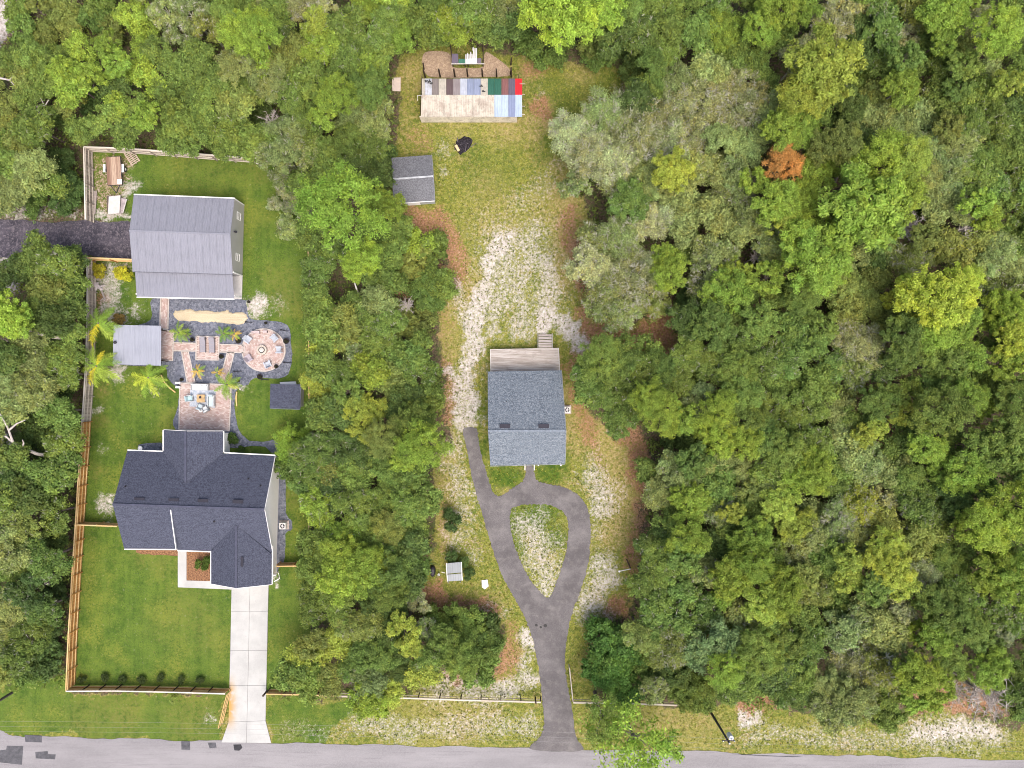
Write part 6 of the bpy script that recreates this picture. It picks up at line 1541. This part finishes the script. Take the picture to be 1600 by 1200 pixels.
for key, g in groups.items():
    g.sort(key=lambda q: q[4])
    for n_, q in enumerate(g):
        size = ""
        o = "" if len(g) == 1 else (ORD[n_] + " ")
        LABEL[q[5]] = f"{o}{TONE[key[2]]} {KIND[key[3]][1]} {key[1]} {LAND[key[0]][2]}"
GROUP = dict(O="oaks of the woods", P="pines of the woods", S="scrub oaks of the woods", D="shrubs of the woods", B="dead trees in the woods", X="roadside trees")
def trunk_unique(R, h, r0, mat, seed, parent):
    rr = random.Random(seed); m = MB(); j = lambda s: rr.uniform(-s, s)
    m.tube([(0, 0, -.3), (0, 0, .3), (j(.15), j(.15), h * .45), (j(.12), j(.12), h * .8), (0, 0, h + .05)], [r0 * 1.5, r0 * 1.1, r0 * .95, r0 * .8, r0 * .7], 6, False)
    me = bpy.data.meshes.new("trunk"); me.from_pydata(m.v, [], m.f); me.materials.append(mat)
    o = bpy.data.objects.new("trunk", me); COL.objects.link(o); o.parent = parent
NO_ROOT = [LEFT_LOT, outer, [(0, 338), (212, 340), (212, 408), (0, 408)], [(755, 515), (895, 515), (895, 735), (755, 735)], [(606, 240), (686, 236), (688, 322), (606, 326)], [(655, 116), (822, 116), (822, 196), (655, 196)]]
rt = random.Random(21)
oak_r = sorted((t[2] for t in trees if t[3] == 'O'), reverse=True)
OAK_MIN = oak_r[294] if len(oak_r) > 295 else 0
n_oak = 0; joined = []
order = sorted(range(len(trees)), key=lambda i: -trees[i][2])
for i in order:
    x, y, r, k, c = trees[i]
    if k == 'O':
        n_oak += 1
        if n_oak > 294:
            joined.append(trees[i]); continue
    z = {'O': 2.6 + .085 * r, 'P': 3.6 + .115 * r, 'S': 2.4 + .075 * r, 'D': .5 + .03 * r, 'B': 3.0 + .05 * r, 'X': 5.6}[k] * rt.uniform(.85, 1.15)
    if 440 < x < 700 and k != 'D' and c != 'L': z *= .8
    # a tree roots outside the fenced lot, the houses and the drives
    for _ in range(40):
        kz = (H - z) / H; bx, by = 800 + (x - 800) * kz, 600 + (y - 600) * kz
        if z < 1.3 or not any(bool(in_poly(np.array([bx]), np.array([by]), c_)[0]) for c_ in NO_ROOT): break
        z *= .93
    Rm = r / S * (H - z) / H * 1.1
    if k == 'B': key = 'B'
    elif k == 'D': key = 'D0' if Rm < 2.4 else 'D1'
    elif k == 'X': key = 'X1'
    else: key = k + ('1' if Rm > 2.25 else '0')
    pr = PROTO[key]; R0, cm, tm, tw = pr[rt.randrange(len(pr))]
    s = Rm / R0; p = P(x, y, z)
    root = bpy.data.objects.new(KIND[k][0], None); root.empty_display_size = .3; COL.objects.link(root)
    root.location = (p.x, p.y, 0); a = rt.uniform(0, 6.28)
    lab = SPECIAL.get((int(x), int(y))) or LABEL[i]
    tag(root, lab, "shrub" if k == 'D' else "tree", GROUP[k])
    trunk_unique(Rm, z, max(.05, .055 * Rm if k != 'X' else .2), {'S': M_TWIG, 'B': M_DEAD}.get(k, M_BARK), i, root)
    parts = [("limbs", tm)] + ([("crown", cm)] if cm else []) + ([("twigs", tw)] if tw else [])
    col = LC[c]; v = rt.uniform(.9, 1.3); hu = rt.uniform(-.08, .06) if c != 'r' else 0
    for nm, me_ in parts:
        o = bpy.data.objects.new(nm, me_); COL.objects.link(o); o.parent = root
        o.location = (0, 0, z); o.rotation_euler = (0, 0, a); o.scale = (s, s, s)
        if nm == "twigs": o["kind"] = "stuff"
        if nm == "crown": o.color = (min(1, col[0] * v * (1 + hu)), min(1, col[1] * v), min(1, col[2] * v * (1 - hu)), 1)
# the smallest oaks, past the count, as one mass
vv, ff, tt_, hh_, cc_ = [], [], [], [], []; nb_ = 0
for j, (x, y, r, k, c) in enumerate(joined):
    z = (2.6 + .085 * r) * rt.uniform(.8, 1.05); Rm = r / S * (H - z) / H * 1.05; R0, cm, _, _ = PROTO['O0'][j % 4]; s = Rm / R0; p = P(x, y, z); a = rt.uniform(0, 6.28)
    nv = len(cm.vertices); co = np.empty(nv * 3, np.float32); cm.vertices.foreach_get("co", co); co = co.reshape(-1, 3)
    to = np.empty(nv, np.float32); cm.attributes["tone"].data.foreach_get("value", to); hu_ = np.empty(nv, np.float32); cm.attributes["hue"].data.foreach_get("value", hu_)
    keep = np.repeat(np.random.default_rng(j).random(nv // 4) < .62, 4)
    co, to, hu_ = co[keep], to[keep], hu_[keep]; ca, sa = math.cos(a), math.sin(a)
    co = np.stack([(co[:, 0] * ca - co[:, 1] * sa) * s + p.x, (co[:, 0] * sa + co[:, 1] * ca) * s + p.y, co[:, 2] * s + z], 1)
    vv.append(co); tt_.append(to); hh_.append(hu_); v = rt.uniform(.9, 1.3); cc_.append(np.tile(np.array([*[q * v for q in LC[c]], 1.0], np.float32), (len(co), 1)))
if vv:
    vv = np.concatenate(vv); me_ = np_mesh("small_oak_canopy", vv, np.arange(len(vv)).reshape(-1, 4), leaf_mat("canopy_leaf", .35, True), np.concatenate(tt_), np.concatenate(hh_))
    at = me_.attributes.new("leafcol", 'FLOAT_COLOR', 'POINT'); at.data.foreach_set("color", np.concatenate(cc_).ravel())
    link("small_oak_canopy", me_)["kind"] = "stuff"
print("trees", len(joined), len(trees), {k: sum(1 for t in trees if t[3] == k) for k in "OPSDBX"})

# ------------------------------------------------------------------ fallen and leaning trunks in the wood
def bough(pts, rad, label, mat=M_DEAD, forks=()):
    q = P(*pts[0]); t = thing("fallen_trunk", (q.x, q.y, 0), label, "trunk")
    MB().tube([P(*p) for p in pts], [rad * (1 - .6 * i / (len(pts) - 1)) for i in range(len(pts))], 8).build("trunk", mat, t)
    for f in forks: MB().tube([P(*p) for p in f], [rad * .5 * (1 - .7 * i / (len(f) - 1)) for i in range(len(f))], 6).build("branch", mat, t)
bough([(105, 530, 3.0), (80, 526, 4.2), (55, 520, 5.4), (33, 514, 6.5)], .26, "pale grey leaning trunk in the left wood beside the metal pavilion's fence")
bough([(96, 712, 3.0), (60, 710, 4.2), (30, 698, 5.2), (8, 681, 6.2)], .26, "grey leaning trunk in the left wood above the slate-blue house's level", M_DEAD, [[(20, 690, 5.8), (12, 668, 6.6), (2, 650, 7.2), (-4, 640, 7.4)], [(14, 672, 6.5), (26, 662, 6.9), (40, 656, 7.1)], [(35, 700, 5), (37, 692, 5.6), (35, 687, 5.8)]])
bough([(20, 806, 2.5), (8, 812, 3.4), (-6, 818, 4.0)], .24, "grey trunk leaning out of the left edge beside the orange fence")
bough([(1303, 285, 2.0), (1312, 262, 5.0), (1320, 240, 7.6), (1326, 226, 9.2)], .24, "leaning grey pine trunk in the upper right wood near the rusty orange pine", plain("pine_bark_grey", (.22, .19, .17), .95, .3))
bough([(562.5, 463, 2.0), (558, 454, 4.0), (553.5, 440, 6.0)], .16, "short pale trunk showing in the thicket right of the left lot's fence", plain("white_bark", (.52, .50, .45), .9, .15))
bough([(58, 570, 4.2), (48, 566, 4.6), (40, 560, 5), (38, 552, 5.2)], .16, "forked pale bough in the left wood below the leaning trunk", M_DEAD, [[(48, 566, 4.6), (44, 575, 4.8), (40, 585, 4.8)], [(20, 540, 5), (30, 534, 5.2), (44, 532, 5.3)]])
bough([(56, 168, 4.2), (64, 164, 4.6), (70, 166, 4.6), (76, 156, 4.9)], .12, "thin white forked bough in the top left wood", M_DEAD, [[(56, 168, 4.2), (48, 174, 3.8), (30, 192, 3)], [(70, 166, 4.6), (66, 158, 4.8), (63, 153, 5)]])
bough([(0, 122, 5), (15, 125, 5), (22, 133, 4.8), (28, 143, 4.4)], .12, "pale grey bough at the left edge of the top left wood", M_DEAD, [[(15, 125, 5), (20, 120, 5.2), (24, 122, 5.2)]])
bough([(1365, 384, 4.0), (1385, 375, 4.6), (1396, 371, 5), (1408, 372, 5.2)], .16, "bare silver bough lying across the wood below the upper lime pines", M_DEAD, [[(1385, 375, 4.6), (1372, 372, 5), (1362, 373, 5)], [(1396, 371, 5), (1400, 360, 5.6), (1414, 346, 6)]])
bough([(1495, 362, 4.2), (1512, 359, 4.4), (1530, 357, 4.6)], .2, "short thick pale bough in the upper right wood above the yellow pine", M_DEAD, [[(1505, 360, 4.4), (1503, 368, 4.8), (1505, 377, 5)], [(1508, 359, 4.4), (1506, 348, 5), (1512, 340, 5.2)]])
bough([(1136, 1072, 1.5), (1139, 1084, 2.6), (1141, 1096, 3.5)], .13, "short white trunk above the utility pole at the wood's lower edge", plain("white_bark", (.52, .50, .45), .9))

# ------------------------------------------------------------------ palms and garden shrubs in the left lot
M_PALM = leaf_mat("palm_leaf", .3)
def frond_mesh(seed, L):
    rng = random.Random(seed); v = []; f = []; tone = []; hue = []
    n_ = 34
    for i in range(n_):
        t = (i + 1) / n_; x = L * t; z = L * (.42 * t - .72 * t * t)
        ln = L * .26 * math.sin(math.pi * min(1, .12 + t * .88)) + .06
        for s in (-1, 1):
            b = len(v); w = .022 * L / 2
            ex, ey, ez = x + ln * rng.uniform(.45, .8), s * ln * rng.uniform(.6, .9), z - ln * rng.uniform(.1, .6)
            v += [(x - w, 0, z), (x + w, 0, z), (ex + w * .3, ey, ez), ((x + ex) / 2 - w * 1.5, ey * .5, (z + ez) / 2 + .03)]
            f.append((b, b + 1, b + 2, b + 3)); tt = rng.uniform(.25, .85); tone += [tt] * 4; hue += [rng.uniform(.3, .7)] * 4
    for i in range(8):
        t0, t1 = i / 8, (i + 1) / 8; b = len(v)
        for t in (t0, t1):
            for s in (-1, 1): v.append((L * t, s * .02 * (1.2 - t), L * (.42 * t - .72 * t * t) + .01))
        f.append((b, b + 2, b + 3, b + 1)); tone += [.7] * 4; hue += [.6] * 4
    return np_mesh("frond", np.array(v), np.array(f), M_PALM, np.array(tone), np.array(hue))
FR = [frond_mesh(i, 2.2) for i in range(4)]
def palm(x, y, z, R, n_f, label, cols, skip=0, seed=0):
    p = P(x, y, z); t = thing("palm", (p.x, p.y, 0), label, "palm", "garden palms"); rr = random.Random(seed)
    MB().tube([(p.x, p.y, -.1), (p.x, p.y, z * .5), (p.x, p.y, z + .1)], [.14, .11, .1], 8).build("trunk", M_BARK, t)
    for i in range(n_f):
        o = bpy.data.objects.new("frond", FR[i % 4]); COL.objects.link(o); o.parent = t
        o.location = (0, 0, z); a = i * 2 * math.pi / n_f + rr.uniform(-.25, .25); s = R / 2.2 * rr.uniform(.6, 1.05)
        o.rotation_euler = (rr.uniform(-.3, .3), rr.uniform(-.35, .15), a); o.scale = (s, s, s)
        c = cols[rr.randrange(len(cols))]; o.color = (*c, 1)
GP, YP, LP, OP = (.14, .23, .03), (.42, .38, .03), (.22, .30, .04), (.42, .30, .06)
palm(154, 505, 3.2, 2.7, 11, "palm with green and yellow fronds by the left fence, above the pavilion's midline", [GP, LP, YP, GP], seed=1)
palm(151, 572, 3.2, 2.9, 11, "palm with green and yellow fronds by the left fence at the pavilion's lower corner", [LP, GP, YP, LP], seed=2)
palm(232, 590, 2.4, 2.5, 11, "lime palm on the lawn below the metal pavilion", [LP, GP, GP, (.30, .36, .04)], seed=3)
palm(279.5, 520, 1.6, 1.5, 10, "small lime palm in the gravel right of the pavilion's paver path", [LP, LP, GP, (.3, .38, .04)], seed=4)
palm(350, 521, 1.5, 1.25, 10, "small dark green palm above the right end of the lounger pad", [GP, (.08, .16, .03)], seed=5)
palm(366, 522, 1.0, .95, 9, "small brownish palm left of the fire pit circle", [OP, (.35, .25, .08), LP], seed=6)
palm(309, 579, 1.3, 1.3, 9, "small green palm in the gravel between the two diagonal paths", [GP, LP, OP], seed=7)
palm(340, 582, 1.0, .9, 8, "small olive palm beside the right diagonal path", [OP, LP, GP], seed=8)
palm(355, 601, 2.6, 2.2, 11, "green palm leaning over the paver patio's upper right corner", [GP, LP, GP, (.3, .33, .05)], seed=9)
palm(292, 522, .9, .8, 8, "tiny grey-green palm right of the small lime palm", [(.16, .16, .07), GP], seed=10)
def bush(x, y, r, label, col, z=.5, group=None, name="garden_shrub"):
    p = P(x, y, z); t = thing(name, (p.x, p.y, 0), label, "shrub", group); R0, cm, tm, tw = PROTO['D0'][int(x) % 3]; s = r / S / R0
    for nm, me_ in (("limbs", tm), ("crown", cm)):
        o = bpy.data.objects.new(nm, me_); COL.objects.link(o); o.parent = t; o.location = (0, 0, z * .6); o.scale = (s, s, s * .8); o.rotation_euler = (0, 0, x)
        if nm == "crown": o.color = (*col, 1)
bush(153.5, 425, 12.5, "yellow shrub in the corner by the left fence, left of the two", (.36, .33, .03), .8, "yellow garden shrubs")
bush(190, 426, 13, "yellow-green shrub against the grey barn's wall, right of the two", (.38, .38, .03), .8, "yellow garden shrubs")
bush(315, 880, 12, "round green shrub in the mulch bed by the front walk", (.075, .12, .018), .7)
bush(362, 686, 9, "dark green shrub beside the slate-blue house's back corner", (.05, .09, .02), .6)
bush(377, 703, 6, "small green shrub against the back wall of the slate-blue house", (.06, .11, .02), .4)
bush(185, 500, 10, "brownish low plant above the metal pavilion", (.22, .16, .05), .3)
for i, (x, y) in enumerate(((124, 1061), (162, 1059), (190, 1062), (219, 1062), (249, 1060), (281, 1062), (311, 1064))):
    bush(x + 2, y, 6.2, ["first", "second", "third", "fourth", "fifth", "sixth", "seventh"][i] + " young dark shrub from the left along the front fence", (.05, .075, .02), .45, "young shrubs along the front fence")
for x, y, r, lab in ((374, 532.5, 4.4, "dark potted plant at the left neck of the fire pit circle"), (347.5, 557, 3.8, "dark potted plant right of the lounger pad's lower edge"), (448.5, 533, 4.6, "dark potted plant at the right edge of the fire pit circle"), (433, 572.5, 3.2, "dark potted plant at the lower right of the fire pit circle"), (407.5, 588.5, 4.2, "dark potted plant in the gravel below the fire pit circle"), (302, 531, 3.4, "dark potted plant left of the lounger pad"), (285.5, 593, 2.8, "dark potted plant above the paver patio's left corner"), (416.5, 505, 2.2, "small dark potted plant above the fire pit circle"), (373.5, 595, 2.4, "small dark pot beside the rocks right of the palm by the patio"), (390, 472, 2.2, "small dark pot at the grey barn's lower right corner")):
    p = P(x, y); t = thing("potted_plant", p, lab, "potted plant", "dark pots in the gravel garden")
    R_ = r / S
    MB().lathe(p, [(R_ * .7, 0), (R_, .35), (R_ * 1.04, .38), (R_ * .85, .38), (R_ * .8, .30)], 14).build("pot", plain("dark_pot", (.022, .016, .02), .6, .2), t)
    o = bpy.data.objects.new("plant", PROTO['D0'][0][1]); COL.objects.link(o); o.parent = t; o.location = (0, 0, .34); s = R_ * .7 / 1.5; o.scale = (s, s, s); o.color = (.045, .045, .025, 1)
q = P(221, 700); t = thing("white_pot", q, "small white pot in the gravel strip behind the slate-blue house", "pot")
MB().lathe(q, [(.2, 0), (.28, .34), (.22, .34), (.18, .26)], 14).build("pot", M_WHITE, t); MB().lathe((q.x, q.y, .2), [(.18, 0), (.1, .04), (0, .05)], 10).build("soil", plain("soil", (.05, .035, .025)), t)
q = P(371.5, 604); t = thing("rock_cluster", q, "cluster of pale rocks right of the palm by the patio", "rocks")
r_ = random.Random(4)
for i in range(9):
    c = (q.x + r_.uniform(-.4, .4), q.y + r_.uniform(-.35, .35), .06); rr = r_.uniform(.09, .17)
    MB().lathe(c, [(rr * .6, -rr * .4), (rr, 0), (rr * .6, rr * .5), (.02, rr * .6)], 7).build("rock", plain("pale_rock", (.52, .47, .46), .9, .2), t)
for x, y, lab in ((403, 254, "white bucket left of the pair at the lawn's top right corner"), (414, 253.5, "white bucket right of the pair at the lawn's top right corner")):
    q = P(x, y); t = thing("bucket", q, lab, "bucket"); MB().lathe(q, [(.22, 0), (.27, .4), (.24, .4), (.2, .06)], 14).build("pail", M_WHITE, t); MB().tube([(q.x - .26, q.y, .38), (q.x, q.y + .05, .5), (q.x + .26, q.y, .38)], .014, 5).build("handle", M_DARKMETAL, t)
# white boards behind the slate shed
t = sheet_thing("white_board", "white board lying behind the small slate garden shed", "board", [(437, 597), (462, 596), (463, 600.5), (438, 601)], .12, M_WHITE, .05)

# ------------------------------------------------------------------ undergrowth under the trees and weeds on the sand: nobody could count them
rg = np.random.default_rng(5)
def scatter(n_, test):
    x = rg.uniform(-60, 1660, n_); y = rg.uniform(-60, 1200, n_); ok = test(x, y); return x[ok], y[ok]
def wild(x, y):
    ok = np.ones(x.shape, bool)
    for c in CLEAR: ok &= ~in_poly(x, y, c)
    ok &= ~((x < 212) & (y > 336) & (y < 412)) & ~((x < 18) & (y < 70))
    return ok
M_UND = leaf_mat("undergrowth_leaf", .3)
def clumps(name, x, y, rad, hgt, per, size, col, seed):
    rng = np.random.default_rng(seed); n_ = len(x); c = np.stack([(x - 800) / S, (600 - y) / S, np.zeros(n_)], 1)
    rr = rng.uniform(*rad, n_); hh = rng.uniform(*hgt, n_)
    k = np.repeat(np.arange(n_), per); d = unit(rng.normal(0, 1, (n_ * per, 3))); d[:, 2] = np.abs(d[:, 2])
    p = c[k] + d * np.stack([rr[k], rr[k], hh[k]], 1) * rng.uniform(.4, 1.05, (n_ * per, 1)) - np.array([0, 0, .05])
    v, f = leaves(p, d, size, rng, .4)
    tt = rng.uniform(0, 1, n_); tone = np.clip(tt[k] * .6 + rng.uniform(0, .4, len(k)), 0, 1); hue = np.clip(rng.normal(.5, .25, n_), 0, 1)[k]
    me_ = np_mesh(name, v, f, M_UND, np.repeat(tone, 4), np.repeat(hue, 4)); o = link(name, me_); o.color = (*col, 1); o["kind"] = "stuff"
    return o
x, y = scatter(7500, wild)
clumps("undergrowth", x, y, (.35, 1.0), (.4, 2.4), 17, .19, (.13, .17, .035), 1)
def weedy(x, y):
    w = sample("weed", x, y); s_ = sample("sand", x, y)
    ok = (w > .5) & (s_ > .18) & (rg.random(len(x)) < .35 + .65 * s_)
    ok &= ~in_poly(x, y, outer) | in_poly(x, y, hole)
    ok &= ~((x > 755) & (x < 890) & (y > 515) & (y < 732)) & ~((x > 655) & (x < 820) & (y > 115) & (y < 190)) & (y < 1140 + x * .028)
    ok &= ~((x > 690) & (x < 726) & (y > 874) & (y < 912))
    return ok
x, y = scatter(60000, weedy)
clumps("weeds", x[:9000], y[:9000], (.05, .16), (.05, .2), 6, .075, (.11, .13, .03), 2)
def grassy(x, y):
    w = sample("weed", x, y) * (sample("lawn", x, y) < .3); s_ = sample("sand", x, y)
    ok = (w > .6) & (s_ < .3) & (~in_poly(x, y, outer) | in_poly(x, y, hole)) & (y < 1138 + x * .028)
    for bx in ((755, 890, 515, 732), (655, 820, 115, 190), (690, 726, 874, 912), (358, 425, 900, 1165), (270, 365, 595, 675), (240, 460, 460, 600), (205, 385, 300, 470), (170, 255, 505, 572), (170, 450, 670, 922), (130, 212, 225, 470), (0, 215, 338, 408), (365, 450, 590, 692), (420, 472, 597, 642), (610, 682, 240, 320), (712, 740, 210, 242), (275, 365, 855, 922), (660, 800, 78, 125), (210, 260, 690, 710)):
        ok &= ~((x > bx[0]) & (x < bx[1]) & (y > bx[2]) & (y < bx[3]))
    return ok
x, y = scatter(90000, grassy)
clumps("grass", x[:9000], y[:9000], (.08, .22), (.03, .10), 5, .075, (.19, .205, .035), 3)
